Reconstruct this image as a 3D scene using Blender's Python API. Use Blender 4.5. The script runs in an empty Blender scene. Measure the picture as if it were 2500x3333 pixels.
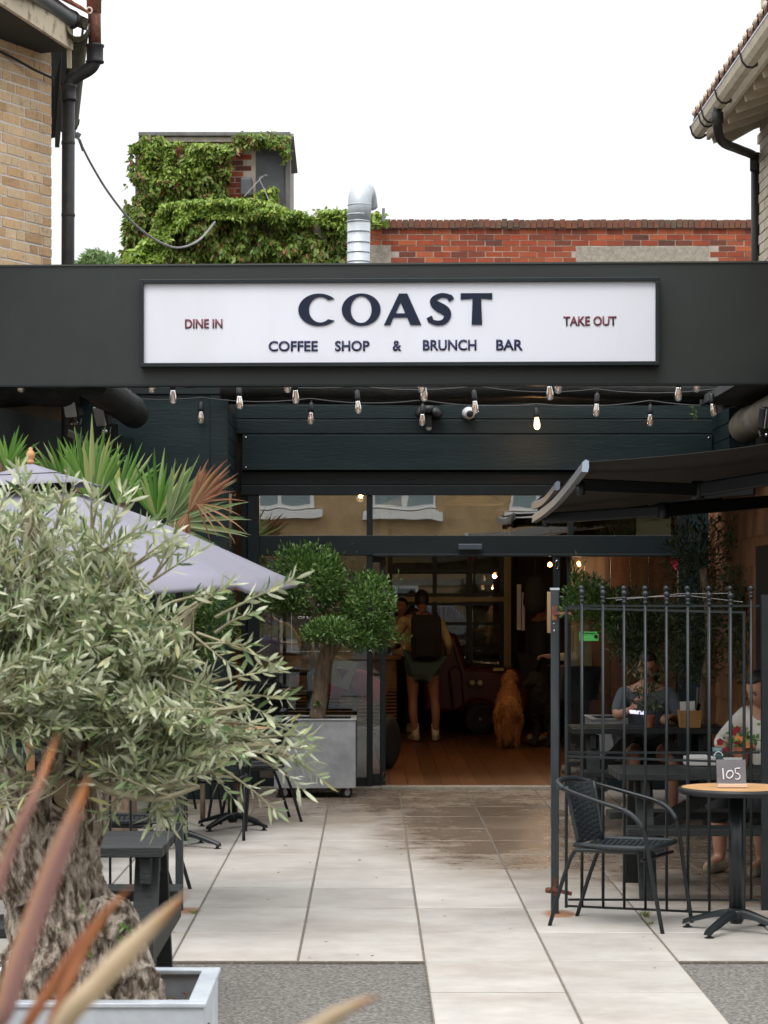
import bpy, bmesh, math, random
import numpy as np
from mathutils import Vector, Matrix, Euler, noise
random.seed(7); np.random.seed(7)
R = math.radians
SC = bpy.context.scene
COL = SC.collection

# ---------------------------------------------------------------- camera, world, sun, exposure
# measured from the photograph: eye height 1.75 m, long lens, horizon at row 1930 of 3333
F, CX, CY, EYE = 7680.0, 1205.0, 1930.0, 1.75
cam = bpy.data.cameras.new('camera'); cam_o = bpy.data.objects.new('camera', cam); COL.objects.link(cam_o)
cam_o.location = (0, 0, EYE); cam_o.rotation_euler = (R(90), 0, 0)
cam.sensor_fit = 'VERTICAL'; cam.sensor_height = 36; cam.lens = F / 3333 * 36
cam.shift_x = 45 / 3333; cam.shift_y = 263.5 / 3333
cam.clip_start = .05; cam.clip_end = 900
cam.dof.use_dof = True; cam.dof.focus_distance = 15; cam.dof.aperture_fstop = 13
SC.camera = cam_o
W = bpy.data.worlds.new('World'); SC.world = W; W.use_nodes = True
wn = W.node_tree.nodes; wl = W.node_tree.links
sky = wn.new('ShaderNodeTexSky'); sky.sky_type = 'NISHITA'; sky.sun_disc = False
SUN_EL, SUN_ROT = R(58), R(200)
sky.sun_elevation = SUN_EL; sky.sun_rotation = SUN_ROT; sky.dust_density = 4; sky.air_density = 1.2
hs = wn.new('ShaderNodeHueSaturation'); hs.inputs['Saturation'].default_value = .22
mx = wn.new('ShaderNodeMixRGB'); mx.inputs[0].default_value = .75; mx.inputs[2].default_value = (13.6, 13.9, 14.1, 1)
wl.new(sky.outputs[0], hs.inputs['Color']); wl.new(hs.outputs[0], mx.inputs[1])
# overcast dome: zenith about three times as bright as the horizon, with faint cloud tone
tcw = wn.new('ShaderNodeTexCoord'); sxw = wn.new('ShaderNodeSeparateXYZ'); wl.new(tcw.outputs['Generated'], sxw.inputs[0])
def wmath(op, a, b):
    m = wn.new('ShaderNodeMath'); m.operation = op
    for i, q in enumerate((a, b)):
        if isinstance(q, (int, float)): m.inputs[i].default_value = q
        else: wl.new(q, m.inputs[i])
    return m.outputs[0]
mpw = wn.new('ShaderNodeMapping'); mpw.inputs['Scale'].default_value = (3, 3, 9); wl.new(tcw.outputs['Generated'], mpw.inputs['Vector'])
nzw = wn.new('ShaderNodeTexNoise'); nzw.inputs['Scale'].default_value = 2.2; nzw.inputs['Detail'].default_value = 5; wl.new(mpw.outputs[0], nzw.inputs['Vector'])
grd = wmath('MULTIPLY', wmath('ADD', wmath('MULTIPLY', wmath('MAXIMUM', sxw.outputs[2], 0.), 2.7), 1.), .37)
grd = wmath('MULTIPLY', grd, wmath('ADD', wmath('MULTIPLY', nzw.outputs[0], .22), .89))
vmx = wn.new('ShaderNodeVectorMath'); vmx.operation = 'SCALE'; wl.new(mx.outputs[0], vmx.inputs[0]); wl.new(grd, vmx.inputs['Scale'])
bg = wn['Background']; bg.inputs[1].default_value = .15; wl.new(vmx.outputs[0], bg.inputs[0])
sl = bpy.data.lights.new('sun', 'SUN'); sun = bpy.data.objects.new('sun', sl); COL.objects.link(sun)
sl.energy = 1.1; sl.angle = R(25); sl.color = (1, .96, .9)
sun.rotation_euler = (R(90) - SUN_EL, 0, R(-20))
SC.view_settings.view_transform = 'Standard'; SC.view_settings.look = 'None'
SC.view_settings.exposure = .30; SC.view_settings.gamma = 1; SC.view_settings.use_curve_mapping = False
try:
    SC.cycles.max_bounces = 8; SC.cycles.transparent_max_bounces = 24; SC.cycles.caustics_reflective = False
    SC.cycles.caustics_refractive = False; SC.cycles.sample_clamp_indirect = 6
except Exception: pass

# ---------------------------------------------------------------- helpers
def P(px, py, y): return Vector(((px - CX) * y / F, y, EYE - (py - CY) * y / F))
def G(px, py, h=0.):
    y = (EYE - h) * F / (py - CY); return Vector(((px - CX) * y / F, y, h))
def XP(px, y): return (px - CX) * y / F
def ZP(py, y): return EYE - (py - CY) * y / F

def tag(o, label=None, cat=None, group=None, kind=None):
    if label: o['label'] = label
    if cat: o['category'] = cat
    if group: o['group'] = group
    if kind: o['kind'] = kind
    return o
def thing(name, label, cat, loc=(0, 0, 0), rz=0, group=None):
    o = bpy.data.objects.new(name, None); COL.objects.link(o); o.empty_display_size = .1
    o.location = loc; o.rotation_euler = (0, 0, rz)
    return tag(o, label, cat, group)
def struct(name, loc=(0, 0, 0)):
    o = bpy.data.objects.new(name, None); COL.objects.link(o); o.location = loc; o['kind'] = 'structure'; return o
def link(name, me, mat, parent=None):
    o = bpy.data.objects.new(name, me); COL.objects.link(o)
    if mat and not len(me.materials): me.materials.append(mat)
    if parent: o.parent = parent
    return o
def copy_tree(o, parent=None):
    c = o.copy(); COL.objects.link(c)
    if parent: c.parent = parent
    for ch in list(o.children): copy_tree(ch, c)
    return c
def root_loc(p):
    v = Vector((0, 0, 0))
    while p: v += p.location; p = p.parent
    return v

class MB:
    def __init__(s): s.v = []; s.f = []
    def add(s, vs, fs):
        o = len(s.v); s.v += [tuple(v) for v in vs]; s.f += [tuple(i + o for i in f) for f in fs]; return s
    def box(s, c, d, rot=None):
        c = Vector(c); hx, hy, hz = d[0] / 2, d[1] / 2, d[2] / 2
        vs = [Vector((x, y, z)) for z in (-hz, hz) for y in (-hy, hy) for x in (-hx, hx)]
        if rot is not None:
            m = rot if isinstance(rot, Matrix) else Euler(rot).to_matrix()
            vs = [m @ v for v in vs]
        return s.add([v + c for v in vs], [(0, 2, 3, 1), (4, 5, 7, 6), (0, 1, 5, 4), (2, 6, 7, 3), (0, 4, 6, 2), (1, 3, 7, 5)])
    def span(s, a, b):
        a = Vector(a); b = Vector(b); return s.box((a + b) / 2, [abs(q) for q in (b - a)])
    def beam(s, a, b, w, t, up=(0, 0, 1)):
        a = Vector(a); b = Vector(b); d = (b - a); L = d.length; d.normalize()
        u = Vector(up); sd = d.cross(u)
        if sd.length < 1e-4: sd = d.cross(Vector((0, 1, 0)))
        sd.normalize(); n = sd.cross(d)
        return s.box((a + b) / 2, (L, w, t), Matrix((d, sd, n)).transposed())
    def tube(s, pts, r, n=8, cap=True, flat=1.):
        pts = [Vector(p) for p in pts]; k = len(pts)
        rr = list(r) if hasattr(r, '__len__') else [r] * k
        o = len(s.v); prev = None
        for i, p in enumerate(pts):
            t = (pts[min(i + 1, k - 1)] - pts[max(i - 1, 0)]).normalized()
            if prev is None:
                a = Vector((0, 0, 1)) if abs(t.z) < .9 else Vector((1, 0, 0)); u = t.cross(a).normalized()
            else:
                u = (prev - t * prev.dot(t)).normalized()
            prev = u; w = t.cross(u)
            for j in range(n):
                a = 2 * math.pi * j / n
                s.v.append(tuple(p + u * (math.cos(a) * rr[i]) + w * (math.sin(a) * rr[i] * flat)))
        for i in range(k - 1):
            for j in range(n):
                j2 = (j + 1) % n
                s.f.append((o + i * n + j, o + i * n + j2, o + (i + 1) * n + j2, o + (i + 1) * n + j))
        if cap:
            s.f.append(tuple(o + j for j in range(n))[::-1]); s.f.append(tuple(o + (k - 1) * n + j for j in range(n)))
        return s
    def lathe(s, prof, c=(0, 0, 0), n=16, rot=None):
        c = Vector(c); o = len(s.v); m = Euler(rot).to_matrix() if rot else None
        for r, z in prof:
            for j in range(n):
                a = 2 * math.pi * j / n; v = Vector((r * math.cos(a), r * math.sin(a), z))
                s.v.append(tuple((m @ v if m else v) + c))
        k = len(prof)
        for i in range(k - 1):
            for j in range(n):
                j2 = (j + 1) % n
                s.f.append((o + i * n + j, o + i * n + j2, o + (i + 1) * n + j2, o + (i + 1) * n + j))
        s.f.append(tuple(o + j for j in range(n))[::-1]); s.f.append(tuple(o + (k - 1) * n + j for j in range(n)))
        return s
    def prism(s, poly, org, u, v, depth):
        """polygon in plane (u,v) from org, extruded by depth along u x v"""
        org = Vector(org); u = Vector(u); v = Vector(v); n = u.cross(v).normalized() * depth
        k = len(poly); vs = [org + u * a + v * b for a, b in poly]; vs += [p + n for p in vs]
        fs = [tuple(range(k))[::-1], tuple(range(k, 2 * k))] + [(i, (i + 1) % k, (i + 1) % k + k, i + k) for i in range(k)]
        return s.add(vs, fs)
    def sheet(s, rows):
        o = len(s.v); n = len(rows[0])
        for r in rows: s.v += [tuple(p) for p in r]
        for i in range(len(rows) - 1):
            for j in range(n - 1):
                s.f.append((o + i * n + j, o + i * n + j + 1, o + (i + 1) * n + j + 1, o + (i + 1) * n + j))
        return s
    def build(s, name, mat, parent=None, smooth=False, world=True, bevel=0, solid=0, sub=0):
        off = root_loc(parent) if (parent and world) else Vector((0, 0, 0))
        me = bpy.data.meshes.new(name)
        me.from_pydata([tuple(Vector(v) - off) for v in s.v], [], s.f); me.update()
        if smooth:
            me.polygons.foreach_set('use_smooth', [True] * len(me.polygons))
        o = link(name, me, mat, parent)
        if solid:
            m = o.modifiers.new('s', 'SOLIDIFY'); m.thickness = solid; m.offset = 0
        if sub:
            m = o.modifiers.new('u', 'SUBSURF'); m.levels = sub; m.render_levels = sub
        if bevel:
            m = o.modifiers.new('b', 'BEVEL'); m.width = bevel; m.segments = 2; m.limit_method = 'ANGLE'; m.angle_limit = R(40)
        return o

def cat(pts, n=6):
    """Catmull-Rom through pts"""
    pts = [Vector(p) for p in pts]; out = []
    q = [pts[0] * 2 - pts[1]] + pts + [pts[-1] * 2 - pts[-2]]
    for i in range(1, len(q) - 2):
        a, b, c, d = q[i - 1], q[i], q[i + 1], q[i + 2]
        for k in range(n):
            t = k / n
            out.append(.5 * ((2 * b) + (c - a) * t + (2 * a - 5 * b + 4 * c - d) * t * t + (3 * b - a - 3 * c + d) * t ** 3))
    out.append(pts[-1]); return out
def lerp(a, b, t): return a + (b - a) * t
def inpoly(x, y, poly):
    c = False; j = len(poly) - 1
    for i in range(len(poly)):
        xi, yi = poly[i]; xj, yj = poly[j]
        if (yi > y) != (yj > y) and x < (xj - xi) * (y - yi) / (yj - yi) + xi: c = not c
        j = i
    return c

# ---------------------------------------------------------------- materials
def ramp(nt, stops):
    r = nt.nodes.new('ShaderNodeValToRGB'); e = r.color_ramp.elements
    while len(e) < len(stops): e.new(.5)
    for i, (p, c) in enumerate(stops):
        e[i].position = p; e[i].color = (*c, 1)
    return r
def math_node(nt, op, a, b=None):
    m = nt.nodes.new('ShaderNodeMath'); m.operation = op
    for i, q in enumerate((a, b)):
        if q is None: continue
        if isinstance(q, (int, float)): m.inputs[i].default_value = q
        else: nt.links.new(q, m.inputs[i])
    return m.outputs[0]
def noise_node(nt, scale, detail=4, rough=.6, stretch=None, coord=None):
    n = nt.nodes.new('ShaderNodeTexNoise'); n.inputs['Scale'].default_value = scale
    n.inputs['Detail'].default_value = detail; n.inputs['Roughness'].default_value = rough
    if coord is None:
        g = nt.nodes.new('ShaderNodeNewGeometry'); coord = g.outputs['Position']
    if stretch:
        mp = nt.nodes.new('ShaderNodeMapping'); mp.inputs['Scale'].default_value = stretch
        nt.links.new(coord, mp.inputs['Vector']); coord = mp.outputs[0]
    nt.links.new(coord, n.inputs['Vector']); return n
def M(name, col, rough=.6, metal=0., col2=None, scale=6., lo=.35, hi=.65, bump=0., bscale=None, stretch=None, rnd=0., isl=0.,
      spec=.5, stops=None, coord=None, trans=0., emit=None, estr=0., detail=5, r2=None, mottle=0.):
    """stops: colours picked per object (rnd mode) ; col/col2: noise mix in world space"""
    m = bpy.data.materials.new(name); m.use_nodes = True; nt = m.node_tree; b = nt.nodes['Principled BSDF']
    L = nt.links.new
    b.inputs['Roughness'].default_value = rough; b.inputs['Metallic'].default_value = metal
    b.inputs['Specular IOR Level'].default_value = spec
    oc = None
    if coord == 'object':
        tc = nt.nodes.new('ShaderNodeTexCoord'); oc = tc.outputs['Object']
    n = noise_node(nt, scale, detail, .6, stretch, oc)
    out = None
    if stops:
        oi = nt.nodes.new('ShaderNodeObjectInfo'); ge = nt.nodes.new('ShaderNodeNewGeometry')
        v = math_node(nt, 'FRACT', math_node(nt, 'ADD', oi.outputs['Random'], ge.outputs['Random Per Island']))
        rp = ramp(nt, stops); L(v, rp.inputs[0]); out = rp.outputs[0]
        if col2:
            mr = ramp(nt, [(lo, (0, 0, 0)), (hi, (1, 1, 1))]); L(n.outputs[0], mr.inputs[0])
            mi = nt.nodes.new('ShaderNodeMixRGB'); L(mr.outputs[0], mi.inputs[0]); L(out, mi.inputs[1]); mi.inputs[2].default_value = (*col2, 1); out = mi.outputs[0]
    elif col2:
        rp = ramp(nt, [(lo, col), (hi, col2)]); L(n.outputs[0], rp.inputs[0]); out = rp.outputs[0]
    if mottle or rnd or isl:
        hsv = nt.nodes.new('ShaderNodeHueSaturation')
        if out: L(out, hsv.inputs['Color'])
        else: hsv.inputs['Color'].default_value = (*col, 1)
        oi = nt.nodes.new('ShaderNodeObjectInfo'); ge = nt.nodes.new('ShaderNodeNewGeometry')
        a = math_node(nt, 'MULTIPLY', math_node(nt, 'SUBTRACT', oi.outputs['Random'], .5), rnd * 2)
        c = math_node(nt, 'MULTIPLY', math_node(nt, 'SUBTRACT', ge.outputs['Random Per Island'], .5), isl * 2)
        n2 = noise_node(nt, scale * 2.7, 6, .7)
        d = math_node(nt, 'MULTIPLY', math_node(nt, 'SUBTRACT', n2.outputs[0], .5), mottle * 2)
        L(math_node(nt, 'ADD', 1., math_node(nt, 'ADD', d, math_node(nt, 'ADD', a, c))), hsv.inputs['Value']); out = hsv.outputs[0]
    if out: L(out, b.inputs['Base Color'])
    else: b.inputs['Base Color'].default_value = (*col, 1)
    if r2 is not None:
        rr = ramp(nt, [(.3, (rough,) * 3), (.7, (r2,) * 3)]); L(n.outputs[0], rr.inputs[0]); L(rr.outputs[0], b.inputs['Roughness'])
    if bump:
        nb = noise_node(nt, bscale or scale * 4, 6, .65, stretch, oc)
        bp = nt.nodes.new('ShaderNodeBump'); bp.inputs['Strength'].default_value = bump; bp.inputs['Distance'].default_value = .01
        L(nb.outputs[0], bp.inputs['Height']); L(bp.outputs[0], b.inputs['Normal'])
    if trans:
        o = nt.nodes['Material Output']; tr = nt.nodes.new('ShaderNodeBsdfTranslucent'); ms = nt.nodes.new('ShaderNodeMixShader')
        ms.inputs[0].default_value = trans
        if out: L(out, tr.inputs['Color'])
        else: tr.inputs['Color'].default_value = (*col, 1)
        L(b.outputs[0], ms.inputs[1]); L(tr.outputs[0], ms.inputs[2]); L(ms.outputs[0], o.inputs['Surface'])
    if emit:
        b.inputs['Emission Color'].default_value = (*emit, 1); b.inputs['Emission Strength'].default_value = estr
    return m
def leafmat(name, stops, back=None, rough=.5, trans=.25):
    m = M(name, (0, 0, 0), rough, stops=stops, trans=trans, scale=30)
    if back:
        nt = m.node_tree; b = nt.nodes['Principled BSDF']; src = b.inputs['Base Color'].links[0].from_socket
        ge = nt.nodes.new('ShaderNodeNewGeometry'); mi = nt.nodes.new('ShaderNodeMixRGB')
        f = math_node(nt, 'MULTIPLY', ge.outputs['Backfacing'], .75)
        nt.links.new(f, mi.inputs[0]); nt.links.new(src, mi.inputs[1]); mi.inputs[2].default_value = (*back, 1)
        nt.links.new(mi.outputs[0], b.inputs['Base Color'])
    return m
def glassmat(name, fac, tint=(.9, .93, .92), wave=0., wscale=1.5, rough=0.):
    m = bpy.data.materials.new(name); m.use_nodes = True; nt = m.node_tree; nt.nodes.remove(nt.nodes['Principled BSDF'])
    t = nt.nodes.new('ShaderNodeBsdfTransparent'); t.inputs[0].default_value = (*tint, 1)
    g = nt.nodes.new('ShaderNodeBsdfGlossy'); g.inputs['Roughness'].default_value = rough
    x = nt.nodes.new('ShaderNodeMixShader'); lw = nt.nodes.new('ShaderNodeFresnel'); lw.inputs[0].default_value = 1.5
    a = math_node(nt, 'MINIMUM', math_node(nt, 'ADD', lw.outputs[0], fac), 1.)
    if wave:
        n = noise_node(nt, wscale, 2, .5, (1.0, 1, .6)); bp = nt.nodes.new('ShaderNodeBump'); bp.inputs['Strength'].default_value = wave; bp.inputs['Distance'].default_value = .02
        nt.links.new(n.outputs[0], bp.inputs['Height']); nt.links.new(bp.outputs[0], g.inputs['Normal'])
    nt.links.new(a, x.inputs[0]); nt.links.new(t.outputs[0], x.inputs[1]); nt.links.new(g.outputs[0], x.inputs[2])
    nt.links.new(x.outputs[0], nt.nodes['Material Output'].inputs['Surface']); return m

K = {}
K['black_paint'] = M('black_paint', (.011, .016, .017), .45, spec=.35, col2=(.015, .022, .024), scale=3, bump=.12, bscale=25, mottle=.25)
K['board'] = M('board', (.009, .019, .021), .45, spec=.35, col2=(.014, .026, .028), scale=1.5, bump=.35, bscale=9, stretch=(1, 1, 7), rnd=.2)
K['board_side'] = M('board_side', (.008, .019, .022), .45, spec=.35, col2=(.013, .026, .029), scale=1.5, bump=.3, bscale=9, stretch=(1, 1, 7), rnd=.2)
K['fascia'] = M('fascia', (.027, .036, .034), .42, spec=.4, col2=(.024, .028, .028), scale=1.6, stretch=(1, 1, .25), lo=.3, hi=.7, bump=.06, bscale=40, mottle=.2)
K['frame'] = M('frame', (.008, .0135, .0165), .4, spec=.35, col2=(.011, .018, .021), scale=4, mottle=.2)
K['steel'] = M('steel', (.016, .021, .023), .36, spec=.4, col2=(.010, .014, .016), scale=9, bump=.15, bscale=60, mottle=.3)
K['tube'] = M('tube', (.009, .012, .0135), .36, spec=.4)
K['wicker'] = M('wicker', (.017, .023, .028), .42, spec=.45, col2=(.009, .013, .016), scale=90, bump=.4, bscale=140)
K['wood_black'] = M('wood_black', (.012, .016, .016), .5, spec=.4, col2=(.007, .009, .009), scale=5, stretch=(1, 12, 12), bump=.55, bscale=22, rnd=.2)
K['galv'] = M('galv', (.56, .60, .64), .42, .4, col2=(.44, .48, .53), scale=7, bump=.04, bscale=30, mottle=.22, r2=.55)
K['galv_dark'] = M('galv_dark', (.40, .42, .44), .45, .45, col2=(.29, .31, .33), scale=5, bump=.04, bscale=30, mottle=.3)
K['soil'] = M('soil', (.05, .035, .025), .95, col2=(.09, .06, .04), scale=20, bump=1, bscale=40)
K['white_sign'] = M('white_sign', (.74, .765, .85), .3, col2=(.66, .67, .72), scale=1.3, stretch=(1, 1, .35), lo=.45, hi=.85)
K['navy'] = M('navy', (.012, .019, .040), .5, spec=.2)
K['navy_text'] = M('navy_text', (.03, .036, .095), .5, spec=.2)
K['maroon'] = M('maroon', (.17, .035, .055), .45)
K['white'] = M('white', (.78, .78, .76), .4)
K['cream'] = M('cream', (.70, .57, .31), .6, col2=(.62, .50, .27), scale=2)
K['sandpaint'] = M('sandpaint', (.62, .55, .43), .7, col2=(.5, .43, .33), scale=4, bump=.2, bscale=30, mottle=.3)
K['peel'] = M('peel', (.60, .52, .38), .7, col2=(.22, .16, .10), scale=9, lo=.52, hi=.66, bump=.4, bscale=30)
K['cast'] = M('cast', (.014, .015, .017), .5, spec=.35, col2=(.03, .027, .024), scale=12, bump=.25, bscale=60, mottle=.4)
K['rust'] = M('rust', (.10, .03, .018), .8, col2=(.22, .11, .04), scale=22, lo=.5, hi=.75, bump=.5, bscale=50, mottle=.6)
K['rust_stain'] = M('rust_stain', (.38, .20, .10), .9, col2=(.42, .30, .2), scale=20)
K['pvc'] = M('pvc', (.10, .11, .12), .35, mottle=.3, scale=4)
K['moss_metal'] = M('moss_metal', (.06, .055, .04), .8, col2=(.10, .10, .055), scale=9, bump=.4, mottle=.5)
K['mortar'] = M('mortar', (.80, .785, .76), .95, col2=(.72, .70, .67), scale=9, bump=.5, bscale=60)
K['mortar_red'] = M('mortar_red', (.46, .39, .33), .95, col2=(.33, .27, .22), scale=6, bump=.5, bscale=40)
K['brick_buff'] = M('brick_buff', (0, 0, 0), .9, stops=[(0, (.62, .40, .215)), (.3, (.73, .50, .285)), (.5, (.66, .50, .32)), (.72, (.78, .56, .345)), (1, (.53, .33, .18))],
                    col2=(.22, .13, .075), scale=14, lo=.58, hi=.8, bump=.7, bscale=70, mottle=.35)
K['brick_red'] = M('brick_red', (0, 0, 0), .9, stops=[(0, (.22, .042, .018)), (.25, (.31, .062, .022)), (.45, (.16, .04, .022)), (.62, (.38, .095, .035)), (.78, (.25, .05, .02)), (.92, (.09, .035, .026)), (1, (.27, .055, .02))],
                   col2=(.07, .045, .035), scale=3, lo=.56, hi=.8, bump=.6, bscale=40, mottle=.35)
K['brick_cap'] = M('brick_cap', (0, 0, 0), .95, stops=[(0, (.13, .055, .035)), (.4, (.19, .065, .035)), (.7, (.10, .055, .04)), (1, (.22, .08, .04))],
                   col2=(.11, .085, .06), scale=6, lo=.5, hi=.7, bump=.6, bscale=40, mottle=.4)
K['concrete'] = M('concrete', (.36, .32, .26), .95, col2=(.26, .23, .19), scale=14, bump=.7, bscale=90, mottle=.6)
K['slate'] = M('slate', (.045, .05, .055), .6, col2=(.065, .07, .075), scale=4, bump=.2, mottle=.3)
K['lead'] = M('lead', (.16, .155, .15), .6, col2=(.10, .09, .085), scale=5)
K['duct'] = M('duct', (.46, .49, .52), .42, .35, col2=(.38, .41, .44), scale=6, mottle=.15)
K['tile_roof'] = M('tile_roof', (.085, .04, .035), .85, col2=(.20, .09, .065), scale=10, rnd=.3, bump=.4)
K['tile_orange'] = M('tile_orange', (.50, .16, .09), .85, col2=(.42, .13, .08), scale=30, rnd=.15, bump=.4)
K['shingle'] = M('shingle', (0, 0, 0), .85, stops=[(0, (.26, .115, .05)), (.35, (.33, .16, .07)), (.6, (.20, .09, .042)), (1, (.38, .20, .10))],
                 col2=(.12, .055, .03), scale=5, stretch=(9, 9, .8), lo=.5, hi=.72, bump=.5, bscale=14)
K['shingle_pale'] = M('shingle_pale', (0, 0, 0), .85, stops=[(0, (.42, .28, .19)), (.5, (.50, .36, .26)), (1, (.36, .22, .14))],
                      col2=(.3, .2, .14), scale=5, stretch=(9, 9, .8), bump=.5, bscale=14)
K['log'] = M('log', (.010, .011, .011), .6, spec=.3, col2=(.035, .032, .026), scale=4, stretch=(2, 1, 6), lo=.5, hi=.75, bump=.7, bscale=12)
K['log_pale'] = M('log_pale', (.25, .22, .17), .7, col2=(.10, .09, .075), scale=5, lo=.4, hi=.7, bump=.7, bscale=14)
K['dark_wall'] = M('dark_wall', (.016, .018, .017), .8, col2=(.028, .026, .02), scale=2)
K['brown_wall'] = M('brown_wall', (.10, .055, .022), .8, col2=(.06, .035, .016), scale=3)
K['wood_floor'] = M('wood_floor', (.17, .072, .028), .42, col2=(.12, .048, .018), scale=2.5, stretch=(10, .6, 1), rnd=.25, bump=.1)
K['plywood'] = M('plywood', (.42, .25, .12), .5, col2=(.36, .2, .09), scale=4, stretch=(1, 1, 6))
K['teak'] = M('teak', (.56, .33, .16), .5, col2=(.47, .26, .115), scale=9, stretch=(1, 9, 1), rnd=.15)
K['terracotta'] = M('terracotta', (.34, .12, .06), .85, col2=(.27, .10, .05), scale=20)
K['awning'] = M('awning', (.036, .033, .029), .85, trans=.10, mottle=.12, scale=3)
K['alu'] = M('alu', (.20, .215, .235), .4, .3, mottle=.15)
K['awn_arm'] = M('awn_arm', (.012, .016, .018), .4, spec=.4)
K['parasol'] = M('parasol', (.27, .262, .32), .85, col2=(.30, .29, .35), scale=2, trans=.25, bump=.35, bscale=7, mottle=.06)
K['black_cloth'] = M('black_cloth', (.012, .012, .013), .9)
K['wood_light'] = M('wood_light', (.56, .27, .12), .45, col2=(.48, .22, .09), scale=20)
K['bark_olive'] = M('bark_olive', (.075, .05, .03), .95, col2=(.47, .40, .33), scale=30, lo=.40, hi=.60, bump=1.0, bscale=60, stretch=(1.6, 1.6, .55), mottle=.6)
K['bark'] = M('bark', (.15, .105, .07), .95, col2=(.28, .21, .15), scale=22, stretch=(1.6, 1.6, .5), bump=1, bscale=50, mottle=.5)
K['cutwood'] = M('cutwood', (.28, .21, .13), .9, col2=(.18, .13, .075), scale=18, stretch=(2, 2, 8), bump=.5)
K['twig'] = M('twig', (.30, .28, .18), .8, col2=(.22, .19, .12), scale=30)
K['olive_leaf'] = leafmat('olive_leaf', [(0, (.06, .115, .04)), (.25, (.17, .24, .095)), (.5, (.33, .39, .20)), (.8, (.50, .53, .34)), (.93, (.44, .42, .18)), (1, (.09, .15, .05))], back=(.54, .56, .42), rough=.42, trans=.2)
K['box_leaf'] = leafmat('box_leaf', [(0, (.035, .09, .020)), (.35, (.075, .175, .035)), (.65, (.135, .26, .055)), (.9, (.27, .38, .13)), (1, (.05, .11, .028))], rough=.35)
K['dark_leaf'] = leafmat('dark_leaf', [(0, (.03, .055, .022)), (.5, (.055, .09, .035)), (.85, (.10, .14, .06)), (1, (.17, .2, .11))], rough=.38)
K['ivy_leaf'] = leafmat('ivy_leaf', [(0, (.08, .15, .022)), (.35, (.15, .25, .035)), (.6, (.22, .31, .05)), (.8, (.17, .17, .045)), (.93, (.19, .10, .04)), (1, (.27, .07, .035))], rough=.5, trans=.3)
K['ivy_bright'] = leafmat('ivy_bright', [(0, (.12, .21, .03)), (.4, (.21, .32, .045)), (.7, (.30, .41, .065)), (.9, (.40, .49, .10)), (1, (.22, .20, .06))], rough=.5, trans=.3)
K['tree_leaf'] = leafmat('tree_leaf', [(0, (.09, .16, .05)), (.5, (.14, .22, .07)), (1, (.2, .28, .1))], trans=.3)
K['palm_leaf'] = leafmat('palm_leaf', [(0, (.06, .16, .025)), (.35, (.11, .26, .04)), (.6, (.19, .35, .07)), (.85, (.34, .43, .19)), (1, (.38, .40, .09))], back=(.27, .33, .18), rough=.4)
K['palm_dead'] = leafmat('palm_dead', [(0, (.16, .065, .03)), (.45, (.27, .12, .06)), (.75, (.38, .22, .13)), (1, (.24, .15, .03))], rough=.7)
K['pansy_leaf'] = leafmat('pansy_leaf', [(0, (.10, .22, .04)), (1, (.2, .36, .09))])
K['petal_red'] = M('petal_red', (.20, .008, .012), .6)
K['petal_orange'] = M('petal_orange', (.62, .22, .05), .6)
K['grass'] = leafmat('grass', [(0, (.16, .22, .04)), (1, (.3, .34, .09))])
K['skin'] = M('skin', (.42, .22, .14), .5, col2=(.38, .19, .12), scale=8)
K['skin_tan'] = M('skin_tan', (.33, .16, .10), .5)
K['hair'] = M('hair', (.012, .010, .009), .5, bump=.4, bscale=90)
K['tan_cloth'] = M('tan_cloth', (.56, .45, .26), .9, col2=(.47, .37, .21), scale=6, bump=.25, bscale=20)
K['dark_cloth'] = M('dark_cloth', (.018, .018, .021), .9, bump=.2, bscale=20)
K['green_shorts'] = M('green_shorts', (.055, .10, .095), .9, bump=.2, bscale=20)
K['grey_tee'] = M('grey_tee', (.085, .10, .115), .9, col2=(.07, .082, .095), scale=6, bump=.25, bscale=18)
K['white_jacket'] = M('white_jacket', (.62, .58, .52), .85, col2=(.54, .5, .45), scale=8, bump=.35, bscale=18)
K['striped'] = M('striped', (.2, .22, .4), .9)
K['yellow_tee'] = M('yellow_tee', (.50, .40, .10), .9, bump=.2, bscale=18)
K['sock'] = M('sock', (.62, .58, .48), .95)
K['shoe'] = M('shoe', (.42, .38, .28), .8, col2=(.3, .27, .2), scale=20)
K['fur_gold'] = M('fur_gold', (.50, .23, .085), .85, col2=(.33, .14, .05), scale=16, stretch=(1, 1, .4), bump=.9, bscale=40, mottle=.4)
K['fur_dark'] = M('fur_dark', (.012, .010, .009), .85, bump=.8, bscale=40)
K['fur_tan'] = M('fur_tan', (.33, .17, .08), .85)
K['red_paint'] = M('red_paint', (.085, .004, .005), .35)
K['rubber'] = M('rubber', (.015, .015, .016), .7)
K['chrome'] = M('chrome', (.6, .6, .6), .15, 1.)
K['lens'] = M('lens', (.75, .70, .55), .12, spec=1.)
K['bulb_glass'] = glassmat('bulb_glass', .34, (.97, .96, .94), rough=.08)
_n = K['bulb_glass'].node_tree; _d = _n.nodes.new('ShaderNodeBsdfTranslucent'); _d.inputs[0].default_value = (.9, .9, .9, 1); _x = _n.nodes.new('ShaderNodeMixShader'); _x.inputs[0].default_value = .22  # milky white mixed into the clear glass imitates its bright sheen
_s = _n.nodes['Material Output'].inputs['Surface'].links[0].from_socket; _n.links.new(_s, _x.inputs[1]); _n.links.new(_d.outputs[0], _x.inputs[2]); _n.links.new(_x.outputs[0], _n.nodes['Material Output'].inputs['Surface'])
K['transom_glass'] = glassmat('transom_glass', .27, (.88, .88, .84), .05, 1.9)
K['window_glass'] = glassmat('window_glass', .05, (.82, .86, .86), .03, 1.2)
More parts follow.
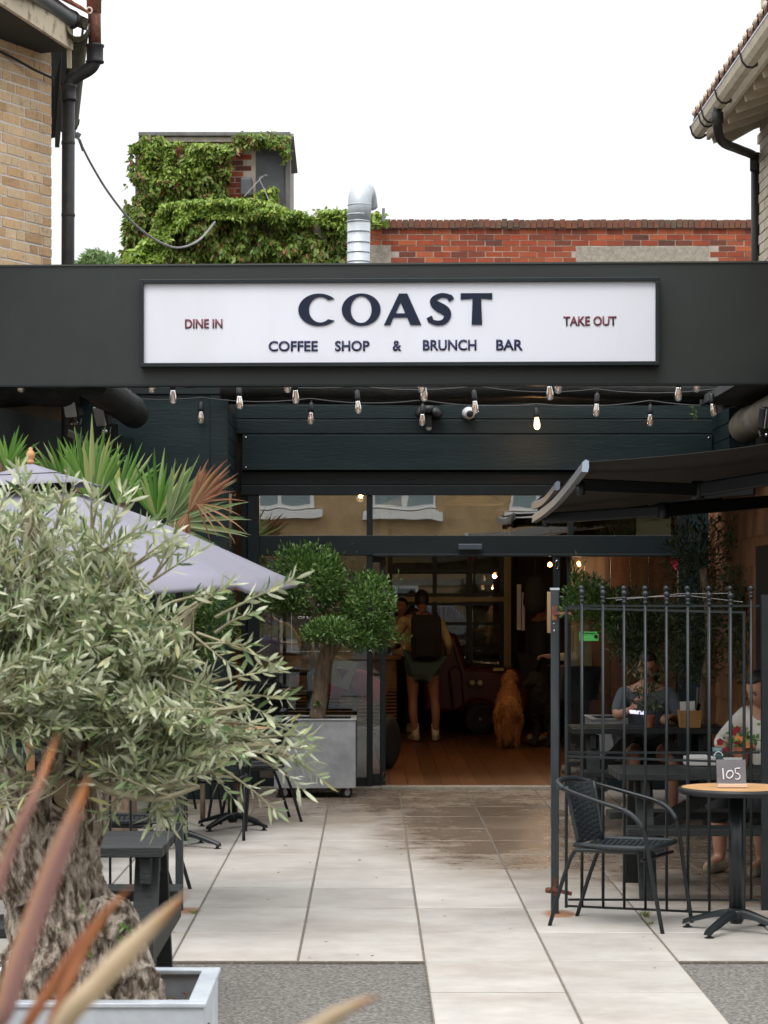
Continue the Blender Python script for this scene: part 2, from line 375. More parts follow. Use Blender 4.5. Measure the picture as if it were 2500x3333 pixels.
K['filament'] = M('filament', (.8, .36, .12), .4, emit=(1, .5, .2), estr=.6)  # faint glow put into the wire, though these bulbs are unlit
K['hot'] = M('hot', (1, .6, .3), .4, emit=(1, .52, .2), estr=60)
K['lit_glass'] = M('lit_glass', (1, .7, .4), .3, emit=(1, .58, .28), estr=2.6)
K['lamp_glow'] = M('lamp_glow', (1, .5, .2), .4, emit=(1, .36, .10), estr=14)
K['chalk'] = M('chalk', (.13, .13, .145), .8, col2=(.17, .165, .185), scale=9, mottle=.2)
K['chalk_line'] = M('chalk_line', (.75, .76, .82), .95)
K['green_sign'] = M('green_sign', (.10, .55, .12), .5)
K['teal'] = M('teal', (.10, .19, .20), .4)
K['grey_plastic'] = M('grey_plastic', (.55, .56, .57), .5)
K['dark_plastic'] = M('dark_plastic', (.010, .011, .013), .4, spec=.4)
K['camera_white'] = M('camera_white', (.62, .62, .63), .35)
K['cable'] = M('cable', (.02, .02, .02), .6)
K['cable_grey'] = M('cable_grey', (.24, .23, .23), .7, col2=(.16, .15, .15), scale=8)
K['asphalt'] = M('asphalt', (.10, .092, .082), .9, col2=(.31, .29, .26), scale=60, lo=.42, hi=.68, bump=1.0, bscale=170, mottle=.7)
K['asphalt'].node_tree.nodes
K['joint'] = M('joint', (.15, .125, .10), .95, col2=(.34, .31, .28), scale=60, lo=.55, hi=.7, bump=.8, bscale=90)
K['screen'] = M('screen', (.5, .5, .6), .2, emit=(.75, .75, 1), estr=.9)
# ---------------------------------------------------------------- ground, paving
def paving_mat():
    m = M('paving_stone', (.335, .308, .278), .75, col2=(.425, .40, .37), scale=1.6, lo=.35, hi=.65, rnd=.11, mottle=.26, bump=.2, bscale=60)
    nt = m.node_tree; b = nt.nodes['Principled BSDF']; L = nt.links.new
    src = b.inputs['Base Color'].links[0].from_socket
    g = nt.nodes.new('ShaderNodeNewGeometry'); sx = nt.nodes.new('ShaderNodeSeparateXYZ'); L(g.outputs['Position'], sx.inputs[0])
    def ell(cx, cy, rx, ry, mul=1.):
        a = math_node(nt, 'DIVIDE', math_node(nt, 'SUBTRACT', sx.outputs[0], cx), rx)
        c = math_node(nt, 'DIVIDE', math_node(nt, 'SUBTRACT', sx.outputs[1], cy), ry)
        d = math_node(nt, 'ADD', math_node(nt, 'MULTIPLY', a, a), math_node(nt, 'MULTIPLY', c, c))
        return math_node(nt, 'MULTIPLY', math_node(nt, 'MAXIMUM', math_node(nt, 'SUBTRACT', 1., d), 0.), mul)
    patch = math_node(nt, 'MAXIMUM', ell(.95, 17.9, 1.15, 4.2, 1.25), math_node(nt, 'MAXIMUM', ell(1.7, 16.2, 1.7, 2.8, 1.), math_node(nt, 'MAXIMUM', ell(.1, 20.4, 2.6, 3.4, 1.0), ell(2.6, 15, 1.6, 3.0, .95))))
    n1 = noise_node(nt, 2.2, 7, .72, (1, .8, 1)); n2 = noise_node(nt, 7, 5, .7, (.6, 1.6, 1))
    nz = math_node(nt, 'ADD', math_node(nt, 'MULTIPLY', n1.outputs[0], .6), math_node(nt, 'MULTIPLY', n2.outputs[0], .4))
    w = math_node(nt, 'ADD', patch, math_node(nt, 'MULTIPLY', math_node(nt, 'SUBTRACT', nz, .5), 3.4))
    wr = ramp(nt, [(.15, (0, 0, 0)), (.95, (1, 1, 1))]); L(w, wr.inputs[0])
    wet = math_node(nt, 'MULTIPLY', wr.outputs[0], math_node(nt, 'MINIMUM', math_node(nt, 'MULTIPLY', patch, 1.8), 1.))
    # soft brownish damp stain around the wet part
    st = math_node(nt, 'MULTIPLY', math_node(nt, 'MINIMUM', math_node(nt, 'MULTIPLY', patch, 2.2), 1.), .55)
    mi0 = nt.nodes.new('ShaderNodeMixRGB'); mi0.blend_type = 'MULTIPLY'; L(st, mi0.inputs[0]); L(src, mi0.inputs[1]); mi0.inputs[2].default_value = (.80, .73, .66, 1)
    mi = nt.nodes.new('ShaderNodeMixRGB'); mi.blend_type = 'MULTIPLY'; L(math_node(nt, 'MULTIPLY', wet, .95), mi.inputs[0]); L(mi0.outputs[0], mi.inputs[1]); mi.inputs[2].default_value = (.58, .48, .40, 1)
    # grime stains with their own shape
    n3 = noise_node(nt, 1.1, 6, .6, (1, 1.8, 1)); gr = ramp(nt, [(.50, (0, 0, 0)), (.72, (1, 1, 1))]); L(n3.outputs[0], gr.inputs[0])
    mi2 = nt.nodes.new('ShaderNodeMixRGB'); mi2.blend_type = 'MULTIPLY'; L(math_node(nt, 'MULTIPLY', gr.outputs[0], .5), mi2.inputs[0]); L(mi.outputs[0], mi2.inputs[1]); mi2.inputs[2].default_value = (.80, .73, .66, 1)
    rs_ = math_node(nt, 'MAXIMUM', ell(1.03, 12.84, .13, .22, 1.3), ell(-1.0, 12.97, .11, .20, 1.1))
    rs_ = math_node(nt, 'MINIMUM', math_node(nt, 'MAXIMUM', math_node(nt, 'ADD', rs_, math_node(nt, 'MULTIPLY', math_node(nt, 'SUBTRACT', n2.outputs[0], .62), 2.5)), 0.), .8)
    rs_ = math_node(nt, 'MULTIPLY', rs_, math_node(nt, 'MAXIMUM', ell(1.03, 12.84, .13, .22, 2.), ell(-1.0, 12.97, .11, .20, 2.)))
    mi3 = nt.nodes.new('ShaderNodeMixRGB'); L(math_node(nt, 'MINIMUM', rs_, .9), mi3.inputs[0]); L(mi2.outputs[0], mi3.inputs[1]); mi3.inputs[2].default_value = (.30, .13, .055, 1)
    L(mi3.outputs[0], b.inputs['Base Color'])
    rr = ramp(nt, [(0, (.75,) * 3), (1, (.22,) * 3)]); L(wet, rr.inputs[0]); L(rr.outputs[0], b.inputs['Roughness'])
    return m
K['paving'] = paving_mat()
ground = MB().add([(-150, -150, -.012), (150, -150, -.012), (150, 150, -.012), (-150, 150, -.012)], [(0, 1, 2, 3)]).build('ground', K['asphalt'])
ground['kind'] = 'structure'
pav = struct('paving')
MB().span((-4.2, 11.2, -.010), (4.2, 20.93, .0008)).build('paving_bed', K['joint'], pav)
MB().span((.258, 2, -.0095), (1.461, 11.2, .0006)).build('paving_bed', K['joint'], pav)
xs = [-.945 + .6015 * i for i in range(-5, 8)]
ys = [11.2, 12.12, 13.08, 13.98, 14.88, 15.72, 16.62, 17.5, 18.4, 19.28, 20.15, 20.92]
def slab(x0, x1, y0, y1):
    g = .026; h = .0055 + random.uniform(-.0012, .0012); tx = random.uniform(-.001, .001)
    gx = .0062
    a, b_, c, d = x0 + gx, x1 - gx, y0 + g * .4, y1 - g * .4
    v = [(a, c, -.02), (b_, c, -.02), (b_, d, -.02), (a, d, -.02), (a, c, h - .003), (b_, c, h - .003), (b_, d, h - .003), (a, d, h - .003)]
    e = .006
    v += [(a + e, c + e, h + tx), (b_ - e, c + e, h - tx), (b_ - e, d - e, h - tx), (a + e, d - e, h + tx)]
    f = [(0, 1, 5, 4), (1, 2, 6, 5), (2, 3, 7, 6), (3, 0, 4, 7), (4, 5, 9, 8), (5, 6, 10, 9), (6, 7, 11, 10), (7, 4, 8, 11), (8, 9, 10, 11)]
    MB().add(v, f).build('slab', K['paving'], pav)
for i in range(len(xs) - 1):
    for j in range(len(ys) - 1): slab(xs[i], xs[i + 1], ys[j], ys[j + 1])
for i in range(2):
    for j in range(9): slab(.258 + .6015 * i, .258 + .6015 * (i + 1), 11.2 - .88 * (j + 1), 11.2 - .88 * j)
def tuft(px, py, n, s, name):
    c = G(px, py, .004); pts = []; ds = []
    for i in range(n):
        a = random.uniform(0, 6.28); r = abs(random.gauss(0, s * .5))
        pts.append(c + Vector((r * math.cos(a), 2 * r * math.sin(a), 0))); ds.append((math.cos(a) * .5, math.sin(a) * .5, random.uniform(.5, 1)))
    o = leaves(name, pts, ds, s * 1.3, s * .22, K['grass']); o['kind'] = 'stuff'; return o

def leaves(name, pts, dirs, L, Wd, mat, parent=None, fold=.25, lance=False, lvar=.3, upbias=.6, world=True, smooth=False):
    pts = np.array([tuple(p) for p in pts], float); d = np.array([tuple(p) for p in dirs], float); n = len(pts)
    if parent is not None and world: pts = pts - np.array(root_loc(parent))
    d /= np.linalg.norm(d, axis=1)[:, None] + 1e-9
    r = np.random.normal(0, 1, (n, 3)); r[:, 2] += upbias * 2
    s = np.cross(d, r); s /= np.linalg.norm(s, axis=1)[:, None] + 1e-9
    nn = np.cross(s, d)
    Ls = (L * np.random.uniform(1 - lvar, 1 + lvar, n))[:, None]; Ws = (Wd * np.random.uniform(1 - lvar, 1 + lvar, n))[:, None] / 2
    if not lance:
        v = np.stack([pts, pts + d * Ls * .5 + s * Ws + nn * Ws * fold, pts + d * Ls - nn * Ls * .12, pts + d * Ls * .5 - s * Ws + nn * Ws * fold], 1).reshape(-1, 3)
        base = np.arange(n)[:, None] * 4
        f = np.concatenate([base + [0, 1, 2], base + [0, 2, 3]], 1).reshape(-1, 3)
    else:
        c = np.random.uniform(-.12, .12, (n, 1)) * Ls
        m1 = pts + d * Ls * .33 - nn * Ws * fold + nn * c * .45; m2 = pts + d * Ls * .68 - nn * Ws * fold + nn * c * .55
        v = np.stack([pts, m1 + s * Ws * .9, m2 + s * Ws * .85, pts + d * Ls, m2 - s * Ws * .85, m1 - s * Ws * .9, m1 - nn * Ws * .25, m2 - nn * Ws * .25], 1).reshape(-1, 3)
        base = np.arange(n)[:, None] * 8
        f = np.concatenate([base + q for q in ([0, 1, 6], [0, 6, 5], [1, 2, 7], [1, 7, 6], [6, 7, 4], [6, 4, 5], [2, 3, 7], [7, 3, 4])], 1).reshape(-1, 3)
    me = bpy.data.meshes.new(name)
    me.vertices.add(len(v)); me.vertices.foreach_set('co', v.ravel())
    me.loops.add(f.size); me.loops.foreach_set('vertex_index', f.ravel())
    me.polygons.add(len(f)); me.polygons.foreach_set('loop_start', np.arange(0, f.size, 3)); me.polygons.foreach_set('loop_total', np.full(len(f), 3))
    me.update(calc_edges=True)
    return link(name, me, mat, parent)
tuft(630, 2975, 26, .022, 'grass_tuft')
tuft(2100, 2985, 30, .03, 'grass_tuft')
tuft(2120, 3010, 18, .02, 'grass_tuft')
ld = []
for i in range(60):
    px, py = random.uniform(500, 2300), random.uniform(2620, 3150); ld.append((G(px, py, .008), (random.uniform(-1, 1), random.uniform(-1, 1), .05)))
o = leaves('fallen_leaves', [a for a, b in ld], [b for a, b in ld], .028, .008, K['palm_dead'], upbias=3); o['kind'] = 'stuff'

# ---------------------------------------------------------------- text
def textmesh(s, bold=0.):
    cu = bpy.data.curves.new('t', 'FONT'); cu.body = s; cu.size = 1; cu.offset = bold; cu.resolution_u = 4
    o = bpy.data.objects.new('t', cu); COL.objects.link(o)
    bpy.context.view_layer.update()
    me = bpy.data.meshes.new_from_object(o.evaluated_get(bpy.context.evaluated_depsgraph_get()))
    bpy.data.objects.remove(o); return me
def lettering(s, x0, x1, z0, z1, y, mat, parent, bold=.012, th=.004, name='lettering'):
    """flat letters filling the rectangle in the XZ plane at depth y (parent-local), facing -Y"""
    me = textmesh(s, bold); v = np.array([q.co[:] for q in me.vertices])
    a, b = v.min(0), v.max(0)
    for q in me.vertices:
        q.co = (lerp(x0, x1, (q.co.x - a[0]) / (b[0] - a[0])), y, lerp(z0, z1, (q.co.y - a[1]) / (b[1] - a[1])))
    o = link(name, me, mat, parent)
    m = o.modifiers.new('s', 'SOLIDIFY'); m.thickness = th; m.offset = 0
    return o
def shape_letters(loops, mat, parent, th=.004, name='lettering'):
    cu = bpy.data.curves.new(name, 'CURVE'); cu.dimensions = '2D'; cu.fill_mode = 'BOTH'; cu.extrude = th
    for lp in loops:
        s = cu.splines.new('POLY'); s.points.add(len(lp) - 1); s.use_cyclic_u = True
        for p, q in zip(s.points, lp): p.co = (q[0], q[1], 0, 1)
    o = bpy.data.objects.new(name, cu); COL.objects.link(o); bpy.context.view_layer.update()
    me = bpy.data.meshes.new_from_object(o.evaluated_get(bpy.context.evaluated_depsgraph_get())); bpy.data.objects.remove(o)
    return me

# ---------------------------------------------------------------- fascia and sign
FY = 16.5; FROT = -.037
def fx(px): return (px - CX) * FY / F - .1
def fz(py): return EYE - (py - CY) * FY / F
fas = thing('fascia_board', 'wide dark grey flat fascia board spanning above the courtyard behind the white sign', 'fascia', (.1, FY, 0), FROT)
ZB, ZT = 3.212, 4.045
MB().span((-2.95, 0, ZB), (2.78, .10, ZT)).build('panel', K['fascia'], fas, world=False)
MB().span((-2.95, -.012, ZT), (2.78, .16, ZT + .012)).build('capping', M('capping', (.05, .055, .053), .5), fas, world=False)
MB().span((-2.95, -.005, ZB - .012), (2.78, .11, ZB - .001)).build('drip_edge', K['frame'], fas, world=False)
sg = thing('shop_sign', 'white rectangular COAST sign in a black frame', 'sign', (.1, FY, 0), FROT)
x0, x1, z0, z1 = fx(457), fx(2140), fz(1196), fz(912)
t = .028
fr = MB()
fr.span((x0, -.10, z0), (x1, -.002, z0 + t)); fr.span((x0, -.10, z1 - t), (x1, -.002, z1)); fr.span((x0, -.10, z0 + t), (x0 + t, -.002, z1 - t)); fr.span((x1 - t, -.10, z0 + t), (x1, -.002, z1 - t))
fr.build('frame', K['frame'], sg, world=False, bevel=.003)
MB().span((x0 + t, -.07, z0 + t), (x1 - t, -.004, z1 - t)).build('panel', K['white_sign'], sg, world=False)
for s, a, b, c, d, mt in (('COFFEE', 876, 1036, 1146, 1112, 'navy_text'), ('SHOP', 1092, 1204, 1146, 1112, 'navy_text'), ('&', 1279, 1307, 1146, 1112, 'navy_text'), ('BRUNCH', 1377, 1550, 1145, 1110, 'navy_text'),
                          ('BAR', 1614, 1700, 1145, 1110, 'navy_text'), ('DINE IN', 604, 726, 1070, 1040, 'maroon'), ('TAKE OUT', 1831, 2002, 1067, 1036, 'maroon')):
    lettering(s, fx(a), fx(b), fz(c), fz(d), -.074, K[mt], sg, bold=.022)
def ell(cx, cy, rx, ry, a0=0, a1=360, n=40):
    return [(cx + rx * math.cos(R(a)), cy + ry * math.sin(R(a))) for a in np.linspace(a0, a1, n, endpoint=abs(a1 - a0) < 359)]
def coast():
    h = 1.
    out = {}
    out['C'] = ([ell(.60, .5, .60, .52, 42, 318) + [(p[0], p[1]) for p in ell(.64, .5, .33, .41, 312, 48)]], 973, 1090)
    out['O'] = ([ell(.63, .5, .63, .52), ell(.63, .5, .34, .43)[::-1]], 1114, 1240)
    out['A'] = ([[(0, 0), (.20, 0), (.30, .24), (.74, .24), (.84, 0), (1.19, 0), (.74, 1), (.48, 1)], [(.37, .37), (.53, .72), (.68, .37)]], 1251, 1372)
    L = cat([Vector((x, y, 0)) for x, y in ((.80, .80), (.70, .915), (.46, .955), (.24, .86), (.20, .73), (.34, .60), (.58, .46), (.66, .30), (.56, .12), (.36, .06), (.14, .12), (.06, .26))], 5)
    k = len(L); lf = []; rt = []
    for i, p in enumerate(L):
        t_ = (L[min(i + 1, k - 1)] - L[max(i - 1, 0)]).normalized(); nrm = Vector((-t_.y, t_.x, 0)); u = i / (k - 1)
        w = .075 + .085 * math.exp(-((u - .5) / .17) ** 2) + .02 * (u < .08 or u > .92)
        lf.append((p + nrm * w)[:2]); rt.append((p - nrm * w)[:2])
    out['S'] = ([lf + rt[::-1]], 1389, 1478)
    out['T'] = ([[(.36, 0), (.70, 0), (.67, .83), (1.03, .80), (1.03, 1), (0, 1), (0, .80), (.39, .83)]], 1499, 1601)
    for ch, (lps, a, b) in out.items():
        xs_ = [p[0] for l in lps for p in l]; ys_ = [p[1] for l in lps for p in l]
        X0, X1 = fx(a), fx(b); Z0, Z1 = (fz(1062), fz(960)) if ch in 'AT' else (fz(1064), fz(959))
        L2 = [[(lerp(X0, X1, (p[0] - min(xs_)) / (max(xs_) - min(xs_))), lerp(Z0, Z1, (p[1] - min(ys_)) / (max(ys_) - min(ys_)))) for p in l] for l in lps]
        me = shape_letters(L2, None, None)
        for q in me.vertices: q.co = (q.co.x, -.075 - q.co.z, q.co.y)
        link('lettering', me, K['navy'], sg)
coast()

# ---------------------------------------------------------------- shop building
FB = 21.0
def X(px): return XP(px, FB)
def Z(py): return ZP(py, FB)
shop = thing('shop_building', 'black timber coffee shop front with glazed transom and wide open doorway', 'building', (0, FB, 0))
def pb(name, a, b, mat='frame', bevel=.004, parent=shop):
    return MB().span(a, b).build(name, K[mat], parent, bevel=bevel)
def px_box(name, p0, p1, q0, q1, y0, y1, mat='frame', parent=shop, bevel=.004):
    return pb(name, (X(p0), y0, Z(q1)), (X(p1), y1, Z(q0)), mat, bevel, parent)
# siding above the roller box
for a, b in ((1222, 1268), (1270, 1316), (1318, 1364), (1366.5, 1412.5)): px_box('siding_board', 770, 2330, a, b - .5, FB - .03, FB + .02, 'board')
px_box('shutter_box', 791, 2312, 1418, 1532, FB - .13, FB + .02, 'board_side')
for px, py in ((803, 1427), (803, 1524), (2300, 1428)): MB().lathe([(.008, -.003), (.008, 0), (.004, .003)], (X(px), FB - .131, Z(py)), 8, (R(90), 0, 0)).build('screw', K['chrome'], shop)
px_box('backing_wall', 700, 2420, 1150, 1600, FB + .03, FB + .12, 'dark_wall', bevel=0)
px_box('head_strip', 785, 2330, 1536, 1578, FB - .03, FB + .02, 'frame')  # dark strip stands in for the shaded recess below the shutter box
px_box('head_strip', 785, 2330, 1580, 1612, FB - .06, FB + .02, 'frame')
px_box('transom_bar', 845, 2205, 1743, 1808, FB - .05, FB + .05)
px_box('transom_bar', 1213, 2205, 1803, 1812, FB - .07, FB + .04)
for a, b in ((1194, 1213), (1848, 1866)): px_box('mullion', a, b, 1612.5, 1742.5, FB - .04, FB + .04)
px_box('jamb', 806, 845, 1613, 2580, FB - .05, FB + .06)
px_box('jamb', 785, 805, 1613, 2580, FB - .02, FB + .05)
px_box('jamb', 2206, 2236, 1613, 2580, FB - .05, FB + .06)
px_box('mullion', 1194, 1213, 1808.5, 2560, FB - .04, FB + .04)
px_box('mullion', 1800, 1822, 1812.5, 2560, FB - .06, FB + .04)
px_box('mullion', 1845, 1858, 1812.5, 2560, FB - .02, FB + .04)
px_box('bottom_rail', 845.5, 1193.5, 2530, 2572, FB - .02, FB + .03)
px_box('bottom_rail', 1858.5, 2205, 2530, 2572, FB - .02, FB + .03)
pb('threshold', (X(1240), FB - .10, .005), (X(1800), FB + .06, .035), 'concrete')
pb('threshold', (X(845), FB - .10, .005), (X(1239), FB + .06, .030), 'concrete')
def pane(p0, p1, q0, q1, y, mat):
    return MB().span((X(p0), y, Z(q1)), (X(p1), y + .008, Z(q0))).build('window_pane', K[mat], shop)
pane(845.5, 1193.5, 1612.5, 1742.5, FB, 'transom_glass'); pane(1213.5, 1847.5, 1612.5, 1742.5, FB, 'transom_glass'); pane(1866.5, 2205.5, 1612.5, 1742.5, FB, 'window_glass')
pane(845.5, 1193.5, 1808.5, 2529.5, FB, 'window_glass'); pane(1858.5, 2205.5, 1813, 2529.5, FB, 'window_glass')
# sliding door leaf pushed back beside the opening
dr = px_box('sliding_door', 1237, 1256, 1813, 2558, FB + .05, FB + .10)
px_box('door_rail', 1213.5, 1236.5, 2520, 2558, FB + .05, FB + .10, parent=dr); px_box('door_rail', 1213.5, 1236.5, 1813, 1830, FB + .05, FB + .10, parent=dr)
MB().span((X(1213.5), FB + .07, Z(2519)), (X(1236.5), FB + .078, Z(1831))).build('door_pane', K['window_glass'], dr)
for px, py in ((1251, 1836), (1250, 2528), (1203, 2105)):
    o = MB().tube([(X(px) + .012 * math.cos(a), FB - .045 if px < 1210 else FB + .04, Z(py) + .038 * math.sin(a)) for a in np.linspace(0, 2 * math.pi, 13)], .005, 6).build('handle', K['chrome'], dr)
MB().tube([(X(1811) + .012 * math.cos(a), FB - .068, Z(1838) + .038 * math.sin(a)) for a in np.linspace(0, 2 * math.pi, 13)], .005, 6).build('handle', K['chrome'], shop)
MB().span((X(1490), FB - .12, Z(1790)), (X(1568), FB - .071, Z(1771))).build('door_sensor', M('sensor', (.055, .075, .095), .35), shop, bevel=.006)
# return walls of the recess
NY = 19.95
zz = [-.02 + .1285 * i for i in range(27)]
for i in range(26):
    MB().span((-1.245, NY + .02, zz[i] + .003), (-1.195, FB - .06, zz[i + 1] - .003)).build('siding_board', K['board_side'], shop, bevel=.004)
    if i > 12: MB().span((3.035, NY + .02, zz[i] + .003), (3.085, FB - .06, zz[i + 1] - .003)).build('siding_board', K['board_side'], shop, bevel=.004)
MB().span((-1.34, NY + .03, 0), (-1.247, FB, 3.44)).build('return_wall', K['dark_wall'], shop)
MB().span((3.087, NY + .03, 0), (3.18, FB, 3.44)).build('return_wall', K['dark_wall'], shop)
MB().span((2.75, FB - .03, 0), (3.03, FB + .02, 2.9)).build('wall_panel', K['board_side'], shop)
# front walls either side
MB().span((XP(180, NY), NY, 0), (-1.355, NY + .06, 3.43)).build('wall_panel', K['board_side'], shop)
MB().span((-1.352, NY - .012, 0), (-1.20, NY + .018, 3.43)).build('corner_trim', K['board'], shop, bevel=.004)
for i in range(15, 26):
    MB().span((3.03, NY - .02, zz[i] + .003), (4.6, NY + .018, zz[i + 1] - .003)).build('siding_board', K['board'], shop, bevel=.004)
# log beams across the open yard and the parapet over the shop front
cn = thing('yard_beams', 'dark round log beams crossing the yard above the string lights', 'beam', (0, 19.5, 3.4))
for y, z in ((20.55, 3.478), (19.7, 3.455)):
    MB().tube([(-1.25 + .0 * i, y, z + .012 * math.sin(i * 1.3)) if i == 0 else (-1.25 + i * .43, y, z + .012 * math.sin(i * 1.3)) for i in range(11)], .085, 12).build('beam', K['log'], cn, smooth=True)
px_box('parapet', 300, 2560, 1000, 1221, FB - .02, FB + .14, 'black_paint')
MB().span((XP(150, NY), NY - .03, 3.432), (-1.2, NY + .5, 3.9)).build('parapet', K['black_paint'], shop)
MB().span((3.03, NY - .03, 3.36), (4.6, NY + .5, 3.9)).build('parapet', K['black_paint'], shop)
# shop interior shell
inn = struct('shop_interior', (0, 25, 0))
for i in range(34):
    x = -1.9 + i * .16 * 1.0
    MB().span((x, FB + .065, -.01), (x + .157, 32, .022)).build('floor_plank', K['wood_floor'], inn)
MB().span((-2.6, 31.8, 0), (4.4, 31.9, 3.3)).build('back_wall', K['dark_wall'], inn)
MB().span((-2.7, FB + .1, 0), (-2.6, 32, 3.3)).build('side_wall', K['cream'], inn)
MB().span((4.4, FB + .1, 0), (4.5, 32, 3.3)).build('side_wall', K['brown_wall'], inn)
MB().span((-2.7, FB + .1, 3.0), (4.5, 32, 3.1)).build('ceiling', K['cream'], inn)

# ---------------------------------------------------------------- rear brick wall
RY = 31.0
rw = thing('brick_wall', 'weathered red brick parapet wall with concrete panels behind the dark fascia', 'wall', (0, RY, 0))
XL, XR = XP(700, RY), XP(2560, RY)
ztop = ZP(716, RY)
MB().span((XL, RY + .0005, 0), (XR, RY + .22, ztop - .012)).build('mortar', K['mortar_red'], rw)
def bricks(parent, x0, x1, ztop, n, y, mat, L=.2268, Hc=.0752, skip=None, depth=.05, jit=.002):
    base = [MB().box((0, 0, 0), (L - .010, depth, Hc - .010)).build('brick', mat, parent, world=False) for _ in range(1)]
    me = base[0].data; bpy.data.objects.remove(base[0])
    ro = root_loc(parent); cnt = 0
    for j in range(n):
        off = (j % 2) * .5 * L; k = 0
        while True:
            x = x0 + off + (k + .5) * L - L; k += 1
            if x > x1: break
            z = ztop - (j + .5) * Hc
            if skip and skip(x, z): continue
            o = bpy.data.objects.new('brick', me); COL.objects.link(o); o.parent = parent
            o.location = Vector((x + random.gauss(0, jit), y + random.gauss(0, .002), z + random.gauss(0, jit * .5))) - ro
            o.rotation_euler = (0, random.gauss(0, .006), random.gauss(0, .006)); cnt += 1
    return cnt
skipz = [(1205, 1273, 798, 868), (1874, 2306, 802, 868)]
def sk(x, z):
    px = CX + x * F / RY; py = CY - (z - EYE) * F / RY
    return any(a - 10 < px < b + 10 and c < py < d for a, b, c, d in skipz)
zc = ztop - .115
bricks(rw, XP(1130, RY), XP(2500, RY), zc, 8, RY + .02, K['brick_red'], skip=sk)
cap = MB().box((0, 0, 0), (.068, .11, .108)).build('brick', K['brick_cap'], rw, world=False); cme = cap.data; bpy.data.objects.remove(cap)
xx = XP(1130, RY)
while xx < XP(2500, RY):
    o = bpy.data.objects.new('brick', cme); COL.objects.link(o); o.parent = rw
    o.location = Vector((xx, RY + .005 + random.gauss(0, .003), ztop - .056 + random.gauss(0, .004))) - Vector((0, RY, 0)); o.rotation_euler = (0, random.gauss(0, .02), 0); xx += .0765
for a, b, c, d in skipz: MB().span((XP(a, RY), RY - .01, ZP(d, RY)), (XP(b, RY), RY + .05, ZP(c, RY))).build('concrete_panel', K['concrete'], rw, bevel=.006)
MB().span((XP(1530, RY), RY - .015, ZP(872, RY)), (XP(1630, RY), RY + .03, ZP(856, RY))).build('air_brick', K['rust'], rw)
# chimney tower
TY = 31.7
tw = thing('chimney_tower', 'square brick and slate stack wrapped in creeper, with a lead capping', 'chimney', (XP(690, TY), TY, 0))
MB().span((XP(440, TY), TY + .0095, 0), (XP(832, TY), TY + 1.6, ZP(462, TY))).build('mortar', K['mortar_red'], tw)
bricks(tw, XP(600, TY), XP(815, TY), ZP(466, TY), 14, TY + .03, K['brick_red'])
MB().span((XP(832, TY), TY + .01, 0), (XP(930, TY), TY + 1.5, ZP(462, TY))).build('slate_panel', K['slate'], tw)
MB().span((XP(930, TY), TY - .02, 0), (XP(945, TY), TY + 1.5, ZP(470, TY))).build('corner_board', K['lead'], tw)
MB().span((XP(452, TY), TY - .08, ZP(446, TY)), (XP(946, TY), TY + 1.7, ZP(432, TY))).build('capping', K['lead'], tw, bevel=.01)
MB().span((XP(452, TY), TY - .04, ZP(463, TY)), (XP(940, TY), TY + 1.6, ZP(447, TY))).build('capping', K['concrete'], tw)
MB().beam(P(944, 440, TY - .05), P(957, 560, TY + .5), .10, .06, (0, 1, 0)).build('barge_board', K['lead'], tw)
MB().box(P(803, 610, TY - .15), (.16, .18, .25)).build('junction_box', K['slate'], tw, bevel=.03)
MB().tube(cat([P(795, 640, 31), P(840, 590, 31.3), P(862, 570, 31.4), P(868, 572, 31.4), P(845, 580, 31.4), P(862, 620, 31.2), P(876, 655, 31)]), .006, 6).build('loose_wire', K['cable_grey'], tw)
# flue pipe
FLY = 24.6
fl = thing('flue_pipe', 'silver spiral metal flue pipe bent over at the top, in front of the creeper', 'flue', P(1170, 870, FLY))
rr = 38 * FLY / F
c0 = P(1165, 1150, FLY); c1 = P(1168, 720, FLY); c2 = P(1171, 670, FLY)
MB().tube([c0, c1], rr * .98, 24).build('lower_duct', K['duct'], fl, smooth=True)
bend = [c1, c2] + [c2 + Vector((.035 * (1 - math.cos(a)), .24 * (1 - math.cos(a)), .19 * math.sin(a))) for a in np.linspace(.15, math.pi * .9, 12)]
MB().tube(bend, rr, 24).build('bent_duct', K['duct'], fl, smooth=True)
for py in (622, 668, 700, 722, 755, 790, 822, 852):
    p = P(1170 if py < 700 else 1167, py, FLY)
    if py > 640: MB().tube([p - Vector((0, 0, .006)), p + Vector((0, 0, .006))], rr * 1.025, 24).build('seam', K['duct'], fl, smooth=True)
MB().beam(P(1248, 720, FLY + .3), P(1248, 678, FLY + .3), .03, .03, (0, 1, 0)).build('bracket', K['alu'], fl)
MB().span((-4.5, 21.3, 3.3), (4.6, 30.7, 3.4)).build('flat_roof', K['slate'], shop)

# creeper
def polyleaves(name, poly, y, dy, n, L, Wd, mat, parent, droop=.9, puff=None):
    xs_ = [p[0] for p in poly]; ys_ = [p[1] for p in poly]; pts = []; ds = []
    while len(pts) < n:
        px = random.uniform(min(xs_), max(xs_)); py = random.uniform(min(ys_), max(ys_))
        if not inpoly(px, py, poly): continue
        nz = noise.noise(Vector((px * .018, py * .018, y))) + .5 * noise.noise(Vector((px * .05, py * .05, y)))
        if nz < -.42: continue
        yy = y - dy * (random.random() ** .6) * (.65 + .6 * nz)
        pts.append(P(px, py, yy)); ds.append((random.gauss(0, .55), -.55 + random.gauss(0, .35), -droop + random.gauss(0, .4)))
    return leaves(name, pts, ds, L, Wd, mat, parent, fold=.15, upbias=0)
iv = thing('creeper', 'brownish green creeper wrapping the tall chimney stack', 'creeper', P(560, 860, TY))
edge = lambda pts, k: [(x + random.uniform(-k, k), y + random.uniform(-k, k)) for x, y in pts]
